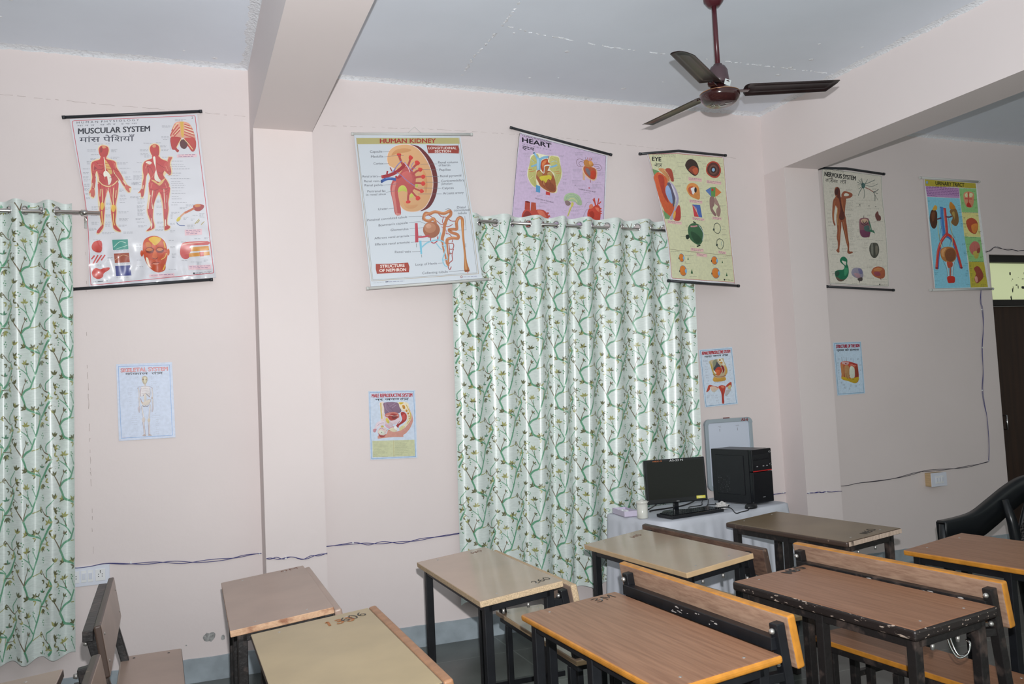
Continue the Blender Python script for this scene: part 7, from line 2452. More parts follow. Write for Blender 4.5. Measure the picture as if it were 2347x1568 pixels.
# numbers and marks on the tops
T_ = 0.0008
scrawl(tA, digits(D2, D6, D0), (0.085, -0.405, 0), 0.035, 0.04, T_, M_INK, 0.0045, 0.25)
scrawl(tA, digits(D0, LN), (0.13, 0.405, 0), 0.035, 0.03, T_, M_INKB, 0.0035, PI + 0.1)
scrawl(tB, digits(D0, LN), (0.10, 0.36, 0), 0.04, 0.035, T_, M_INKB, 0.004, PI + 0.2)
scrawl(tC, digits(D3, LN), (0.075, 0.375, 0), 0.055, 0.05, T_, M_INK, 0.005, 0.1)
scrawl(tD, digits(LN, D6, D0), (0.045, 0.345, 0), 0.05, 0.045, T_, M_INK, 0.011, 0.3)
scrawl(tE, digits(LN, D6, D0), (0.0, -0.385, 0), 0.05, 0.04, T_, M_INK, 0.006, 0.35)
scrawl(tG, digits(D0, LN), (0.08, 0.40, 0), 0.05, 0.03, T_, M_INKB, 0.004, 0.1)
scrawl(tH, digits(D1, D3, D3), (0.035, 0.335, 0), 0.045, 0.055, T_, mat('orange_brown_marker', (0.42, 0.15, 0.04), 0.6), 0.009, 0.0)
scrawl(tH, digits(D6, D0, D6), (0.10, 0.345, 0), 0.04, 0.05, T_ + 0.0003, M_INK, 0.005, 0.3)
# wire bag hook under the black-edged desk
bm = bmesh.new()
for k in (-1, 1):
    tube(bm, spline([(0.02 * k, 0, 0), (0.018 * k, -0.01, -0.05), (0.012 * k, -0.03, -0.085), (0.008 * k + 0.015, -0.055, -0.075), (0.02 + 0.004 * k, -0.062, -0.045), (0.022, -0.05, -0.035)], 5), 0.003, 7)
o = obj('bag_hook', bm, M_CHROME, dD, loc=(0.03, -0.355, 0.69), rot=(0, 0, 0.5))
o['label'] = 'bent wire hook'
# chipped paint on the beams under the backrests
def chips(parent, x, y0, y1, z, n, seed, name='paint_chips'):
    rr = random.Random(seed)
    bm = bmesh.new()
    for _ in range(n):
        y = rr.uniform(y0, y1)
        a, b_ = rr.uniform(0.003, 0.016), rr.uniform(0.001, 0.003)
        zz = z + rr.uniform(-0.012, 0.012)
        k = 7
        bm.faces.new([bm.verts.new((x, y + a * math.cos(-2 * PI * i / k) * rr.uniform(.6, 1.2), zz + b_ * math.sin(-2 * PI * i / k) * rr.uniform(.6, 1.3))) for i in range(k)][::-1])
    for f in bm.faces:
        f.normal_update()
        if f.normal.x > 0: f.normal_flip()
    obj(name, bm, M_SCRATCH, parent)['kind'] = 'stuff'
chips(dC, 0.195 + 0.085 - 0.042 - 0.0175, -0.15, 0.12, 0.840 - 0.080, 14, 4)
chips(dD, 0.19 + 0.068 - 0.042 - 0.0175, -0.30, 0.35, 0.816 - 0.080, 20, 5)
# the loose bench at the left: seat, backrest and a boxed steel frame behind it
bench = empty('school_bench', (-0.285, 3.735, 0), 0.022)
tag(bench, 'bench with a grey-brown bolted backrest in front of the left switch plate', 'school bench')
bm = bmesh.new()
board(bm, (0.155, 0, 0.43), (0.25, 0.92, 0.022), 0, 1, 0.006)
s = obj('seat', bm, [M_LAMOLD, M_EBROWN], bench)
screws(s, [(0.155 + dx, 0.41, 0.4412) for dx in (-0.07, 0.07)], M_INK, r=0.006)
bm = bmesh.new()
board(bm, (0, 0, -0.09), (0.024, 0.93, 0.18), 0, 1, 0.006, None, 3, axis=0)
b = obj('backrest', bm, [M_LAMOLD, M_EBROWN], bench, loc=(-0.002, 0, 0.788), rot=(0, -0.15, 0))
screws(b, [], M_BOLT)
for y in (-0.40, 0.40):
    for z in (-0.045, -0.14):
        q = bmesh.new()
        lathe(q, [(0.006, 0.0), (0.005, 0.002), (0, 0.0025)], 10)
        obj('screw', q, M_BOLT, b, True, loc=(0.0122, y, z), rot=(0, PI / 2, 0))
for sy in (-1, 1):
    bm = bmesh.new()
    bar(bm, (0.06, sy * 0.40, 0.40), (-0.032, sy * 0.40, 0.765), 0.032, 0.036, bev=0.003, up=(0, 1, 0))
    p = obj('backrest_post', bm, M_RUST, bench)
    for z in (0.72, 0.64):
        q = bmesh.new()
        lathe(q, [(0.0, 0.012), (0.006, 0.011), (0.009, 0.004), (0.009, 0.0), (0, -0.001)], 10)
        obj('bolt', q, M_BOLT, p, True, loc=(-0.05 + (0.765 - z) * 0.25, sy * 0.40, z), rot=(0, -PI / 2, 0))
bm = bmesh.new()
bar(bm, (-0.033, -0.44, 0.752), (-0.033, 0.44, 0.752), 0.034, 0.036)
obj('backrest_rail', bm, M_RUST, bench)
bm = bmesh.new()
for dx in (0.055, 0.255): bar(bm, (dx, -0.44, 0.404), (dx, 0.44, 0.404), 0.026, 0.028)
for sy in (-1, 1): bar(bm, (0.055, sy * 0.40, 0.404), (0.255, sy * 0.40, 0.404), 0.026, 0.028, up=(0, 1, 0))
obj('seat_frame', bm, M_RUST, bench)
for dx in (0.055, 0.255):
    for sy in (-1, 1):
        bm = bmesh.new()
        box(bm, (dx, sy * 0.40, 0.196), (0.03, 0.03, 0.392), bev=0.003)
        obj('leg', bm, M_RUST, bench)

# ---------------------------------------------------------------- table under a white cloth, and what stands on it
TZ = 0.735
TR = 0.19
tcx, tcy = 3.035, 4.655
ca, sa = math.cos(TR), math.sin(TR)
tw = lambda x, y, z=0.0: Vector((tcx + x * ca - y * sa, tcy + x * sa + y * ca, z))
table = empty('table', (tcx, tcy, 0), TR)
tag(table, 'table hidden under the white cloth below the whiteboard', 'table')
bm = bmesh.new()
box(bm, (0, 0, TZ - 0.018), (0.96, 0.48, 0.024), bev=0.004)
obj('table_top', bm, M_PALEWOOD, table)
for sx in (-1, 1):
    for sy in (-1, 1):
        bm = bmesh.new()
        box(bm, (sx * 0.44, sy * 0.20, (TZ - 0.028) / 2), (0.035, 0.035, TZ - 0.028), bev=0.003)
        obj('leg', bm, M_STEEL, table)
M_CLOTH = mat('white_cotton_cloth', (0.62, 0.64, 0.70), 0.8, noise=0.06, nscale=6, bump=0.25, bscale=14, spec=0.2)
bm = bmesh.new()
A_, B_ = 0.535, 0.285
n = 220
def ring(k):
    a = 2 * PI * k / n
    e = 0.16
    c, s = math.cos(a), math.sin(a)
    return Vector((A_ * math.copysign(abs(c) ** e, c), B_ * math.copysign(abs(s) ** e, s)))
# even spacing along the outline
dense = [ring(n * k / 4000) for k in range(4001)]
acc = [0.0]
for p, q in zip(dense[:-1], dense[1:]): acc.append(acc[-1] + (q - p).length)
per = acc[-1]
outl = []
j = 0
for k in range(n):
    t = per * k / n
    while acc[j + 1] < t: j += 1
    outl.append(dense[j].lerp(dense[j + 1], (t - acc[j]) / max(acc[j + 1] - acc[j], 1e-9)))
rr = random.Random(8)
phs = [rr.uniform(0, 6.28) for _ in range(6)]
def skirt(k, v):
    p = outl[k % n]
    q = outl[(k + 1) % n] - outl[(k - 1) % n]
    nn = Vector((q.y, -q.x)).normalized()
    t = 2 * PI * (k % n) / n
    w = 0.5 * math.sin(23 * t + phs[0] + 0.8 * math.sin(5 * t)) + 0.35 * math.sin(41 * t + phs[1]) + 0.3 * math.sin(13 * t + phs[2])
    o = 0.006 + 0.045 * v + 0.024 * v ** 0.7 * w
    lim = 0.02 if p.y > 0.15 else 1.0
    return p + nn * min(o, 0.03 + lim)
rows = [[bm.verts.new((0, 0, TZ))]]
for f in (0.35, 0.7, 0.92): rows.append([bm.verts.new((p.x * f, p.y * f, TZ + 0.0006 * math.sin(k * 0.4))) for k, p in enumerate(outl)])
rows.append([bm.verts.new((p.x * 0.985, p.y * 0.985, TZ - 0.001)) for p in outl])
rows.append([bm.verts.new((skirt(k, 0.0).x * 0.998, skirt(k, 0.0).y * 0.998, TZ - 0.007)) for k in range(n)])
NV = 26
for i in range(1, NV + 1):
    v = i / NV
    rows.append([bm.verts.new((skirt(k, v).x, skirt(k, v).y, TZ - 0.012 - v * 0.70 + 0.012 * math.sin(0.23 * k) * (v > 0.99))) for k in range(n)])
for Ra, Rb in zip(rows[:-1], rows[1:]):
    for k in range(n):
        vs = [Ra[k % len(Ra)], Rb[k], Rb[(k + 1) % n], Ra[(k + 1) % len(Ra)]]
        u = []
        for v in vs:
            if v not in u: u.append(v)
        f = bm.faces.new(u)
        f.smooth = True
o = obj('tablecloth', bm, M_CLOTH, None, True, loc=(tcx, tcy, 0), rot=(0, 0, TR))
tag(o, 'white cloth draped to the floor over the computer table', 'tablecloth')
TZ += 0.0012

M_PC = mat('black_computer_case', (0.012, 0.013, 0.016), 0.35, spec=0.5)
M_PCG = mat('glossy_black_plastic', (0.008, 0.009, 0.012), 0.16, spec=0.5)
M_SCREEN = mat('dark_screen_glass', (0.004, 0.005, 0.004), 0.2, spec=0.45)
M_RED = mat('red_trim', (0.55, 0.02, 0.02), 0.35)
M_GREYP = mat('grey_plastic', (0.35, 0.35, 0.36), 0.35)
M_WHITEINK = mat('white_paint_marker', (0.8, 0.8, 0.8), 0.6)
M_ORINK = mat('orange_paint_marker', (0.5, 0.14, 0.04), 0.6)
# --- tower
F0, F1, B0 = Vector((3.336, 4.499)), Vector((3.535, 4.547)), Vector((3.268, 4.80))
pa = math.atan2(F1.y - F0.y, F1.x - F0.x)
pw, pdp, phh = 0.192, 0.33, 0.345
pc = empty('computer_tower', (0, 0, TZ), pa)
tag(pc, 'black computer tower with a thin red stripe, at the right end of the white table', 'computer')
mid = (F0 + F1) / 2
pc.location = (mid.x - math.sin(pa) * pdp / 2, mid.y + math.cos(pa) * pdp / 2, TZ)
bm = bmesh.new()
box(bm, (0, 0.012, phh / 2 + 0.006), (pw - 0.008, pdp - 0.024, phh - 0.006), bev=0.003)
for sx in (-1, 1):
    for sy in (-1, 1): box(bm, (sx * 0.07, sy * 0.12, 0.004), (0.03, 0.03, 0.008), bev=0.001)
obj('case', bm, M_PC, pc)
for z0, z1 in ((0.008, 0.205), (0.2085, 0.348)):
    bm = bmesh.new()
    box(bm, (0, -pdp / 2 + 0.006, (z0 + z1) / 2), (pw, 0.028, z1 - z0), bev=0.006, seg=3)
    fp = obj('front_panel', bm, M_PCG, pc)
bm = bmesh.new()
box(bm, (0, -pdp / 2 - 0.0075, 0.2105), (pw - 0.012, 0.003, 0.006), bev=0.001)
obj('red_stripe', bm, M_RED, fp)
for z in (0.300, 0.262):
    bm = bmesh.new()
    box(bm, (-0.01, -pdp / 2 - 0.0085, z), (0.15, 0.003, 0.030), bev=0.0014)
    obj('drive_cover', bm, M_PC, fp)
for x, z, r in ((0.077, 0.325, 0.008), (0.082, 0.245, 0.010)):
    b = bmesh.new()
    tube(b, [(r * math.cos(2 * PI * k / 16), 0, r * 0.7 * math.sin(2 * PI * k / 16)) for k in range(16)], 0.0014, 6, closed=True)
    obj('power_button', b, M_CHROME, fp, loc=(x, -pdp / 2 - 0.0085, z))
bm = bmesh.new()
for x in (-0.05, 0.01, 0.045): box(bm, (x, -pdp / 2 - 0.009, 0.24), (0.013, 0.002, 0.006))
box(bm, (0.0, -pdp / 2 - 0.0085, 0.045), (0.022, 0.0015, 0.004))
obj('port', bm, M_GREYP, fp)
bm = bmesh.new()
xs_ = -pw / 2 + 0.004
box(bm, (xs_ - 0.002, 0.012, 0.185), (0.006, pdp - 0.10, 0.25), bev=0.004)
sp_ = obj('side_panel', bm, M_PC, pc)
bm = bmesh.new()
for i in range(9):
    for j in range(10):
        zz, yy = 0.075 + j * 0.011, 0.02 + i * 0.011
        b = 0.0026
        bm.faces.new([bm.verts.new((xs_ - 0.0053, yy + b * math.cos(2 * PI * k / 6), zz + b * math.sin(2 * PI * k / 6))) for k in range(6)])
v_ = obj('side_vent', bm, mat('grey_vent_holes', (0.10, 0.10, 0.11), 0.4, col2=(0.004, 0.004, 0.004), nscale=60, lo=0.5, hi=0.6), sp_)
# --- monitor
mo = empty('computer_monitor', (2.828, 4.560, TZ), -0.12)
tag(mo, 'flat black computer monitor with AS-33 N painted along its top edge', 'monitor')
mw, mh = 0.402, 0.268
R_ = Matrix.Rotation(-0.063, 3, 'X')
mp_ = lambda x, y, z: R_ @ Vector((x, y, z)) + Vector((0, 0, 0.06))
bm = bmesh.new()
box(bm, mp_(0, 0.006, mh / 2), (mw, 0.026, mh), bev=0.005, rot=R_, seg=3)
box(bm, mp_(0, 0.026, mh / 2 - 0.01), (mw * 0.62, 0.03, mh * 0.6), bev=0.01, rot=R_)
bz = obj('bezel', bm, M_PCG, mo)
bm = bmesh.new()
box(bm, mp_(0, -0.0072, mh / 2 + 0.008), (mw - 0.026, 0.0015, mh - 0.042), rot=R_)
obj('screen', bm, M_SCREEN, mo)
bm = bmesh.new()
box(bm, mp_(0.155, -0.0082, 0.024), (0.060, 0.001, 0.017), rot=R_)
st = obj('yellow_sticker', bm, mat('yellow_sticker', (0.75, 0.68, 0.10), 0.5), mo)
bm = bmesh.new()
for x0_, x1_, z_ in ((0.132, 0.16, 0.028), (0.135, 0.172, 0.0235), (0.14, 0.165, 0.0195)): box(bm, mp_((x0_ + x1_) / 2, -0.009, z_), (x1_ - x0_, 0.0005, 0.0018), rot=R_)
obj('sticker_print', bm, mat('pale_print', (0.85, 0.83, 0.55), 0.5), st)
def lettering(name, txt, parent, conv, h, m, bold=0.0, width=None):
    vs, fs, xa, xb, cap = text2d(txt, bold)
    sx = h / cap if width is None else width / (xb - xa)
    bm = bmesh.new()
    vv = [bm.verts.new(conv((x - xa) * sx, y * h / cap)) for x, y in vs]
    for f in fs:
        try: bm.faces.new([vv[i] for i in f])
        except ValueError: pass
    return obj(name, bm, m, parent)
lettering('painted_mark', 'AS-33 N', mo, lambda x, z: mp_(-0.035 + x, -0.0081, mh - 0.0165 + z), 0.012, M_WHITEINK, 0.0, 0.090)
lettering('painted_mark', 'HEC-2', mo, lambda x, z: mp_(-0.145 + x, -0.0081, mh - 0.014 + z), 0.008, M_ORINK, 0.02, 0.06)
lettering('brand_mark', 'AOC', mo, lambda x, z: mp_(-0.010 + x, -0.0076, 0.007 + z), 0.007, M_GREYP, 0.02, 0.02)
bm = bmesh.new()
box(bm, (0, 0.03, 0.055), (0.034, 0.016, 0.10), bev=0.003)
obj('stand_neck', bm, M_PCG, mo)
bm = bmesh.new()
lathe(bm, [(0, 0), (0.092, 0), (0.094, 0.004), (0.088, 0.008), (0.04, 0.011), (0, 0.012)], 40)
for v in bm.verts: v.co.y = v.co.y * 0.8 + 0.02
obj('stand_base', bm, M_PCG, mo)
# --- keyboard
kb = empty('keyboard', (2.84, 4.442, TZ), 0.175)
tag(kb, 'black keyboard lying in front of the monitor', 'keyboard')
bm = bmesh.new()
box(bm, (0, 0, 0.010), (0.415, 0.14, 0.018), bev=0.004, rot=(0.03, 0, 0))
obj('keyboard_body', bm, M_PC, kb)
bm = bmesh.new()
for r_ in range(6):
    yy = 0.052 - r_ * 0.0185
    xk = -0.19
    while xk < 0.19:
        wk = 0.016 if not (r_ == 5 and -0.09 < xk < 0.02) else 0.10
        if not (0.085 < xk + wk / 2 < 0.097): box(bm, (xk + wk / 2, yy, 0.021 + yy * 0.03), (wk - 0.002, 0.0155, 0.005), bev=0.001, seg=1)
        xk += wk + 0.0015
obj('keys', bm, M_PCG, kb)['kind'] = 'stuff'
# --- mouse
mou = empty('computer_mouse', (3.265, 4.425, TZ), 0.5)
tag(mou, 'black mouse lying in front of the computer tower', 'mouse')
bm = bmesh.new()
lathe(bm, [(0.032, 0.0), (0.034, 0.006), (0.031, 0.018), (0.020, 0.028), (0.0, 0.031)], 24)
for v in bm.verts: v.co.x *= 1.65
obj('mouse_shell', bm, M_PC, mou, True)
bm = bmesh.new()
tube(bm, [(0.03, -0.004, 0.026), (0.042, 0, 0.023), (0.05, 0.004, 0.017)], 0.004, 8)
obj('scroll_wheel', bm, M_GREYP, mou, True)
# --- cables on the table
M_CORD = mat('black_cord', (0.012, 0.012, 0.013), 0.4)
def cord(parent, pts, r=0.0028, label=None):
    bm = bmesh.new()
    inv = (Matrix.Translation(parent.location) @ Matrix.Rotation(parent.rotation_euler.z, 4, 'Z')).inverted()
    tube(bm, [inv @ p for p in spline(pts, 6)], r, 7)
    o = obj('cord', bm, M_CORD, parent, True)
    if label: o['label'] = label
zc_ = TZ + 0.003
cord(mou, [(3.222, 4.405, zc_ + 0.006), (3.19, 4.35, zc_), (3.11, 4.315, zc_), (3.06, 4.30, zc_), (3.045, 4.355, zc_ + 0.03), (3.0, 4.55, zc_), (3.06, 4.62, zc_), (3.15, 4.72, zc_), (3.25, 4.86, zc_ + 0.01)])
cord(kb, [(2.86, 4.525, zc_ + 0.004), (2.93, 4.60, zc_), (3.00, 4.70, zc_), (3.10, 4.72, zc_), (3.16, 4.80, zc_ + 0.005), (3.23, 4.89, zc_ + 0.02)])
cord(mo, [(2.70, 4.68, zc_ + 0.003), (2.74, 4.72, zc_), (2.86, 4.74, zc_), (3.0, 4.78, zc_), (3.14, 4.86, zc_ + 0.01), (3.23, 4.90, zc_ + 0.05), (3.24, 4.90, zc_ + 0.14)], 0.005, 'thick black cord to the tower')
cord(mo, [(2.84, 4.625, zc_ + 0.13), (2.80, 4.70, zc_ + 0.06), (2.72, 4.74, zc_ + 0.004), (2.64, 4.73, zc_)], 0.004)
cord(pc, [(3.24, 4.66, zc_), (3.17, 4.62, zc_ + 0.004), (3.20, 4.57, zc_ + 0.008), (3.16, 4.53, zc_ + 0.004), (3.06, 4.57, zc_ + 0.004), (3.09, 4.63, zc_ + 0.01), (3.17, 4.66, zc_ + 0.006), (3.22, 4.74, zc_)])
# --- beaker, box, crumpled wrap
M_CUP = mat('translucent_milky_plastic', (0.66, 0.66, 0.60), 0.25, spec=0.5)
cup = empty('plastic_beaker', (2.545, 4.50, TZ))
tag(cup, 'milky white plastic beaker with a lid at the left end of the white table', 'beaker')
bm = bmesh.new()
lathe(bm, [(0, 0.0), (0.030, 0.0), (0.032, 0.003), (0.0325, 0.092), (0.030, 0.092), (0.030, 0.006), (0, 0.005)], 32)
obj('beaker_body', bm, M_CUP, cup, True)
bm = bmesh.new()
lathe(bm, [(0.0345, 0.088), (0.036, 0.091), (0.036, 0.098), (0.030, 0.103), (0.012, 0.104), (0.010, 0.110), (0, 0.110)], 32)
box(bm, (0.037, 0, 0.095), (0.012, 0.012, 0.003), bev=0.001)
obj('lid', bm, M_CUP, cup, True)
M_LAV = mat('lavender_card', (0.62, 0.56, 0.70), 0.6)
bx_ = empty('small_box', (2.53, 4.69, TZ), 1.45)
tag(bx_, 'flat lavender cardboard box lying open at the left end of the white table', 'box')
bm = bmesh.new()
bw, bd, bh = 0.20, 0.085, 0.034
box(bm, (0, 0, 0.0015), (bw, bd, 0.003))
for s in (-1, 1):
    box(bm, (0, s * (bd / 2 - 0.001), bh / 2), (bw, 0.002, bh))
    box(bm, (s * (bw / 2 - 0.001), 0, bh / 2), (0.002, bd - 0.004, bh))
obj('box_tray', bm, M_LAV, bx_)
bm = bmesh.new()
rr = random.Random(4)
for k in range(7):
    lathe(bm, [(0.011, 0.008), (0.011, 0.026), (0, 0.028)], 12, c=(-0.08 + 0.026 * k, rr.uniform(-0.02, 0.02), 0))
obj('box_filling', bm, mat('white_vial', (0.75, 0.75, 0.78), 0.3), bx_, True)
M_WRAP = mat('clear_crumpled_plastic', (0.62, 0.60, 0.58), 0.12, spec=0.8)
bm = bmesh.new()
bmesh.ops.create_icosphere(bm, subdivisions=3, radius=0.034)
rr = random.Random(12)
for v in bm.verts:
    k = rr.uniform(0.55, 1.15)
    v.co = Vector((v.co.x * k * 1.25, v.co.y * k, max(-0.022, v.co.z * k * 0.75)))
o = obj('plastic_wrap', bm, M_WRAP, None, loc=(3.10, 4.49, TZ + 0.0225))
tag(o, 'crumpled clear plastic wrap between the keyboard and the mouse', 'plastic wrap')

# ---------------------------------------------------------------- whiteboard on the wall
M_WB = mat('whiteboard_face', (0.62, 0.67, 0.78), 0.25)
M_WBF = mat('grey_blue_board_frame', (0.36, 0.42, 0.46), 0.4)
wb = empty('whiteboard', (3.640, DW - 0.025, 0.762))
tag(wb, 'small whiteboard with a grey rounded frame behind the computer tower', 'whiteboard')
ww, wh = 0.402, 0.50
bm = bmesh.new()
box(bm, (0, 0, wh / 2), (ww - 0.03, 0.010, wh - 0.03))
obj('writing_surface', bm, M_WB, wb)
bm = bmesh.new()
for s in (-1, 1):
    box(bm, (s * (ww / 2 - 0.014), -0.003, wh / 2), (0.028, 0.020, wh - 0.07), bev=0.004)
    box(bm, (0, -0.003, wh / 2 + s * (wh / 2 - 0.014)), (ww - 0.07, 0.020, 0.028), bev=0.004)
obj('board_frame', bm, M_WBF, wb)
for sx in (-1, 1):
    for sz in (-1, 1):
        bm = bmesh.new()
        cx_, cz_ = sx * (ww / 2 - 0.04), wh / 2 + sz * (wh / 2 - 0.04)
        N_ = 10
        fr, bk = [], []
        for rad in (0.041, 0.011):
            for k in range(N_ + 1):
                a = PI / 2 * k / N_
                fr.append((cx_ + sx * rad * math.cos(a), cz_ + sz * rad * math.sin(a)))
        vf = [bm.verts.new((x, -0.0145, z)) for x, z in fr]
        vb = [bm.verts.new((x, 0.0065, z)) for x, z in fr]
        for k in range(N_):
            a, b_, c_, d_ = k, k + 1, N_ + 1 + k + 1, N_ + 1 + k
            bm.faces.new((vf[a], vf[b_], vf[c_], vf[d_]))
            bm.faces.new((vf[a], vb[a], vb[b_], vf[b_]))
            bm.faces.new((vf[d_], vf[c_], vb[c_], vb[d_]))
        bm.faces.new((vf[0], vf[N_ + 1], vb[N_ + 1], vb[0]))
        bm.faces.new((vf[N_], vb[N_], vb[2 * N_ + 1], vf[2 * N_ + 1]))
        bmesh.ops.recalc_face_normals(bm, faces=bm.faces[:])
        obj('corner_cap', bm, M_WBF, wb)
lettering('painted_mark', 'AS-6', wb, lambda x, z: Vector((0.105 + x, -0.0148, wh - 0.024 + z)), 0.02, mat('dark_red_marker', (0.25, 0.03, 0.03), 0.6), 0.03, 0.06)
bm = bmesh.new()
for x, w_ in ((-0.075, 0.022), (0.075, 0.03)):
    for i, dz in enumerate((0.0, 0.007)): box(bm, (x + 0.003 * i, -0.0056, wh - 0.052 - dz), (w_ - 0.004 * i, 0.0004, 0.0022))
    box(bm, (x, -0.0056, wh - 0.08), (0.005, 0.0004, 0.02))
obj('marker_writing', bm, mat('grey_marker', (0.35, 0.36, 0.42), 0.6), wb)
bm = bmesh.new()
box(bm, (-0.01, 0.0, wh + 0.003), (0.05, 0.012, 0.008), bev=0.002)
obj('hanging_tab', bm, mat('maroon_plastic', (0.2, 0.05, 0.05), 0.5), wb)

# ---------------------------------------------------------------- ceiling fan
M_FAN = mat('maroon_brown_enamel', (0.040, 0.012, 0.012), 0.16, spec=0.5, coat=0.5, coat_rough=0.05)
M_BLADE = mat('dusty_brown_blade', (0.026, 0.015, 0.015), 0.30, noise=0.4, nscale=9, spec=0.3, coat=0.1)
M_RODP = mat('maroon_fan_rod', (0.075, 0.016, 0.022), 0.3, spec=0.5)
fx, fy, fz = 2.604, 3.565, 2.974
fan = empty('ceiling_fan', (fx, fy, fz))
tag(fan, 'dark brown three-blade ceiling fan on a long maroon rod', 'ceiling fan')
bm = bmesh.new()
tube(bm, [(0, 0, 0.13), (0, 0, HC - fz - 0.01)], 0.0125, 14)
obj('down_rod', bm, M_RODP, fan)
bm = bmesh.new()
lathe(bm, [(0.0125, 0.165), (0.022, 0.163), (0.024, 0.155), (0.036, 0.150), (0.047, 0.130), (0.052, 0.085), (0.056, 0.06), (0.05, 0.058), (0.0125, 0.09)], 32)
obj('lower_canopy', bm, mat('purple_brown_canopy', (0.075, 0.045, 0.052), 0.35), fan, True)
bm = bmesh.new()
lathe(bm, [(0.0125, HC - fz - 0.002), (0.055, HC - fz - 0.002), (0.05, HC - fz - 0.05), (0.03, HC - fz - 0.075), (0.0125, HC - fz - 0.08)], 32)
obj('ceiling_canopy', bm, M_RODP, fan, True)
bm = bmesh.new()
lathe(bm, [(0.0, 0.055), (0.04, 0.052), (0.055, 0.03), (0.062, 0.022), (0.094, 0.014), (0.101, 0.004), (0.101, -0.006), (0.096, -0.02), (0.080, -0.038), (0.066, -0.046), (0.0, -0.048)], 48)
mt = obj('motor_housing', bm, M_FAN, fan, True)
bm = bmesh.new()
tube(bm, [(0.0985 * math.cos(2 * PI * k / 48), 0.0985 * math.sin(2 * PI * k / 48), 0.0105) for k in range(48)], 0.0022, 6, closed=True)
obj('trim_ring', bm, mat('gold_trim', (0.4, 0.22, 0.12), 0.3, metal=0.6), mt)
bm = bmesh.new()
box(bm, (0, 0, 0), (0.05, 0.001, 0.028))
obj('paper_label', bm, mat('white_label', (0.7, 0.75, 0.75), 0.5), fan, loc=(0.018, -0.048, 0.055), rot=(0.35, 0, 0.35))
# painted letters and a scuff on the underside of the hub
mk = lambda x, y: Vector((x, y, -0.0489))
ang = -YAW
def und(x, y, c=math.cos(ang), s=math.sin(ang)): return mk(x * c - y * s, x * s + y * c)
lettering('painted_mark', 'AS', mt, lambda x, y: und(-0.052 + x, 0.018 - y), 0.032, mat('grey_white_paint', (0.55, 0.55, 0.53), 0.6), 0.0, 0.055)
bm = bmesh.new()
for pts in ([(0.018, -0.028), (0.052, -0.034), (0.054, -0.024), (0.02, -0.018)], [(0.0, 0.012), (0.035, 0.0), (0.03, 0.022), (0.004, 0.03)]):
    bm.faces.new([bm.verts.new(und(*p)) for p in pts])
obj('paint_scuff', bm, mat('pale_scuff', (0.6, 0.6, 0.6), 0.5), mt)
def blade(a):
    # bracket from the motor, then a cambered sheet blade with a raised panel
    rz = Matrix.Rotation(a, 4, 'Z')
    bm = bmesh.new()
    box(bm, (0.115, 0, 0.020), (0.07, 0.034, 0.004), bev=0.001)
    for x in (0.135, 0.150):
        for y in (-0.012, 0.012): lathe(bm, [(0.0035, 0.0), (0.003, 0.006), (0, 0.007)], 8, c=(x, y, 0.022))
    for v in bm.verts: v.co = rz @ v.co
    br = obj('blade_bracket', bm, M_FAN, fan)
    bm = bmesh.new()
    n, m_ = 40, 20
    pit = math.radians(11)
    top, bot = [], []
    for i in range(n + 1):
        u = i / n
        rt_, rb_ = [], []
        for j in range(m_ + 1):
            v = j / m_ - 0.5
            xs = 0.125 + 0.022 * (abs(2 * v) ** 3)
            xe = 0.603 - 0.042 * max(0.0, v + 0.12) ** 1.6 / 0.62 ** 1.6 - 0.008 * max(0.0, -v - 0.4) / 0.1
            x = xs + (xe - xs) * u
            y = (0.118 - 0.012 * u) * v
            z = 0.024 - y * math.sin(pit) + 0.010 * (1 - (2 * v) ** 2)
            inside = 0.09 < u < 0.94 and abs(v) < 0.30
            pan = -0.0035 if inside else 0.0
            p = rz @ Vector((x, y * math.cos(pit), z + pan))
            rt_.append(bm.verts.new(p + Vector((0, 0, 0.001))))
            rb_.append(bm.verts.new(p - Vector((0, 0, 0.001))))
        top.append(rt_)
        bot.append(rb_)
    for i in range(n):
        for j in range(m_):
            bm.faces.new((top[i][j], top[i + 1][j], top[i + 1][j + 1], top[i][j + 1]))
            bm.faces.new((bot[i][j], bot[i][j + 1], bot[i + 1][j + 1], bot[i + 1][j]))
        for j in (0, m_): bm.faces.new((top[i][j], bot[i][j], bot[i + 1][j], top[i + 1][j]))
    for i in (0, n):
        for j in range(m_): bm.faces.new((top[i][j], top[i][j + 1], bot[i][j + 1], bot[i][j]))
    bmesh.ops.recalc_face_normals(bm, faces=bm.faces[:])
    obj('fan_blade', bm, M_BLADE, fan, True)
for k in range(3): blade(3.817 - k * 2 * PI / 3)

# ---------------------------------------------------------------- black plastic armchair
M_PLA = mat('black_moulded_plastic', (0.012, 0.014, 0.016), 0.3, spec=0.5)
def weave():
    m = mat('black_woven_pattern_plastic', (0.014, 0.015, 0.017), 0.3)
    nt = m.node_tree
    b = nt.nodes['Principled BSDF']
    tc = nt.nodes.new('ShaderNodeTexCoord')
    mp = nt.nodes.new('ShaderNodeMapping')
    mp.inputs['Rotation'].default_value = (PI / 4, 0, 0)
    ck = nt.nodes.new('ShaderNodeTexChecker')
    ck.inputs['Scale'].default_value = 105
    ck.inputs['Color1'].default_value = (0.012, 0.012, 0.014, 1)
    ck.inputs['Color2'].default_value = (0.16, 0.15, 0.14, 1)
    nt.links.new(tc.outputs['Object'], mp.inputs['Vector'])
    nt.links.new(mp.outputs['Vector'], ck.inputs['Vector'])
    nt.links.new(ck.outputs['Color'], b.inputs['Base Color'])
    return m
ch = empty('plastic_chair', (4.42, 3.46, 0), 0.0)
tag(ch, 'black plastic armchair with a woven-pattern back at the right edge, behind the orange-edged desk', 'chair')
bm = bmesh.new()
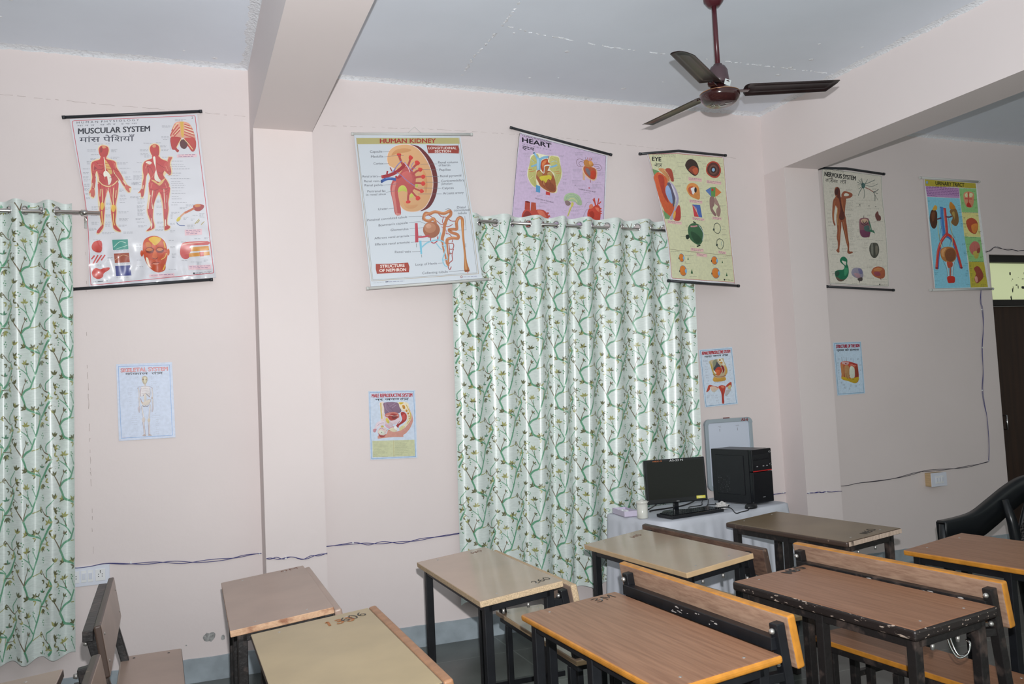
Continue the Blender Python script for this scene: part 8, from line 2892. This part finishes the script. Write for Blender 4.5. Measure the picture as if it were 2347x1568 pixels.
box(bm, (-0.02, 0, 0.42), (0.46, 0.46, 0.018), bev=0.008)
box(bm, (-0.245, 0, 0.405), (0.02, 0.46, 0.05), bev=0.008)
obj('seat', bm, M_PLA, ch)
def strap(bm, pts, w, th, side):
    """a moulded band: rows across its width along a path"""
    P = spline(pts, 6)
    prev = None
    for i, p in enumerate(P):
        t = (P[min(i + 1, len(P) - 1)] - P[max(i - 1, 0)]).normalized()
        nn = t.cross(Vector((0, 1, 0))).normalized()
        ww = w[0] + (w[1] - w[0]) * i / (len(P) - 1)
        y = Vector((0, ww / 2, 0))
        row = [bm.verts.new(p + q) for q in (y + nn * th * -0.5, y * 0.8 + nn * th * 0.5, -y * 0.8 + nn * th * 0.5, -y + nn * th * -0.5)]
        if prev:
            for k in range(4): bm.faces.new((prev[k], prev[(k + 1) % 4], row[(k + 1) % 4], row[k]))
        else: bm.faces.new(row)
        prev = row
    bm.faces.new(prev[::-1])
for s in (-1, 1):
    # arm: flat front, sweeping up to the back, with a deep skirt and the front leg below it
    bm = bmesh.new()
    path = spline([(-0.30, s * 0.335, 0.648), (-0.16, s * 0.340, 0.655), (-0.03, s * 0.340, 0.675), (0.10, s * 0.335, 0.735), (0.22, s * 0.315, 0.805), (0.32, s * 0.285, 0.855), (0.42, s * 0.22, 0.885)], 7)
    rows = []
    for i, p in enumerate(path):
        u = i / (len(path) - 1)
        hgt = 0.12 + 0.03 * math.sin(PI * min(1, u * 1.1)) if u < 0.9 else 0.12
        prof = [(-0.030, -hgt), (-0.036, -0.012), (-0.026, 0.0), (0.026, 0.0), (0.034, -0.012), (0.036, -hgt), (0.030, -hgt), (0.026, -0.014), (-0.022, -0.014), (-0.024, -hgt)]
        rows.append([bm.verts.new(p + Vector((0, -s * a_ if s > 0 else a_, b_))) for a_, b_ in prof] if False else [bm.verts.new(p + Vector((0, s * -a_, b_))) for a_, b_ in prof])
    for A, B in zip(rows[:-1], rows[1:]):
        for k in range(len(A)): bm.faces.new((A[k], A[(k + 1) % len(A)], B[(k + 1) % len(B)], B[k]))
    bm.faces.new(rows[0])
    bm.faces.new(rows[-1][::-1])
    bmesh.ops.recalc_face_normals(bm, faces=bm.faces[:])
    obj('armrest', bm, M_PLA, ch, True)
    bm = bmesh.new()
    tube(bm, [(-0.275, s * 0.335, 0.63), (-0.275, s * 0.335, 0.5), (-0.27, s * 0.325, 0.35), (-0.285, s * 0.335, 0.0)], [0.034, 0.036, 0.034, 0.026], 12)
    for v in bm.verts: v.co.y = s * 0.335 + (v.co.y - s * 0.335) * 0.8
    obj('leg', bm, M_PLA, ch)
    bm = bmesh.new()
    tube(bm, [(0.15, s * 0.27, 0.74), (0.17, s * 0.25, 0.60), (0.19, s * 0.24, 0.42), (0.28, s * 0.28, 0.0)], [0.02, 0.03, 0.034, 0.024], 12)
    obj('leg', bm, M_PLA, ch)
bm = bmesh.new()
rows = []
for i in range(19):
    y = -0.235 + 0.47 * i / 18
    row = []
    for j in range(15):
        v = j / 14
        z = 0.42 + v * 0.47 * (1 - 0.10 * (abs(y) / 0.235) ** 3)
        x = 0.19 + 0.20 * v - 0.05 * (y / 0.235) ** 2
        row.append(bm.verts.new((x, y, z)))
    rows.append(row)
for i in range(18):
    for j in range(14): bm.faces.new((rows[i][j], rows[i + 1][j], rows[i + 1][j + 1], rows[i][j + 1]))
bmesh.ops.solidify(bm, geom=bm.faces[:], thickness=0.008)
bk = obj('backrest', bm, weave(), ch, True)
bm = bmesh.new()
for cz, cy_ in ((0.70, 0.0), (0.58, 0.08), (0.58, -0.08), (0.78, 0.11), (0.78, -0.11)):
    v = (cz - 0.42) / 0.47
    cx_ = 0.19 + 0.20 * v - 0.05 * (cy_ / 0.235) ** 2 - 0.012
    for k in range(8):
        a = 2 * PI * k / 8
        p = Vector((cx_, cy_, cz))
        d = Vector((0.36 * math.sin(a), math.cos(a), math.sin(a)))
        q = Vector((-0.36 * math.cos(a), math.sin(a), -math.cos(a)))
        w = 0.012
        bm.faces.new([bm.verts.new(p + t_) for t_ in (d * 0.008, d * 0.028 + q * w, d * 0.048, d * 0.028 - q * w)])
obj('moulded_flower', bm, M_PLA, bk)
bm = bmesh.new()
for s in (-1, 1):
    tube(bm, spline([(0.175, s * 0.235, 0.42), (0.24, s * 0.24, 0.60), (0.32, s * 0.235, 0.76), (0.375, s * 0.20, 0.87), (0.405, 0, 0.905)], 6), 0.017, 8)
obj('back_rim', bm, M_PLA, ch)
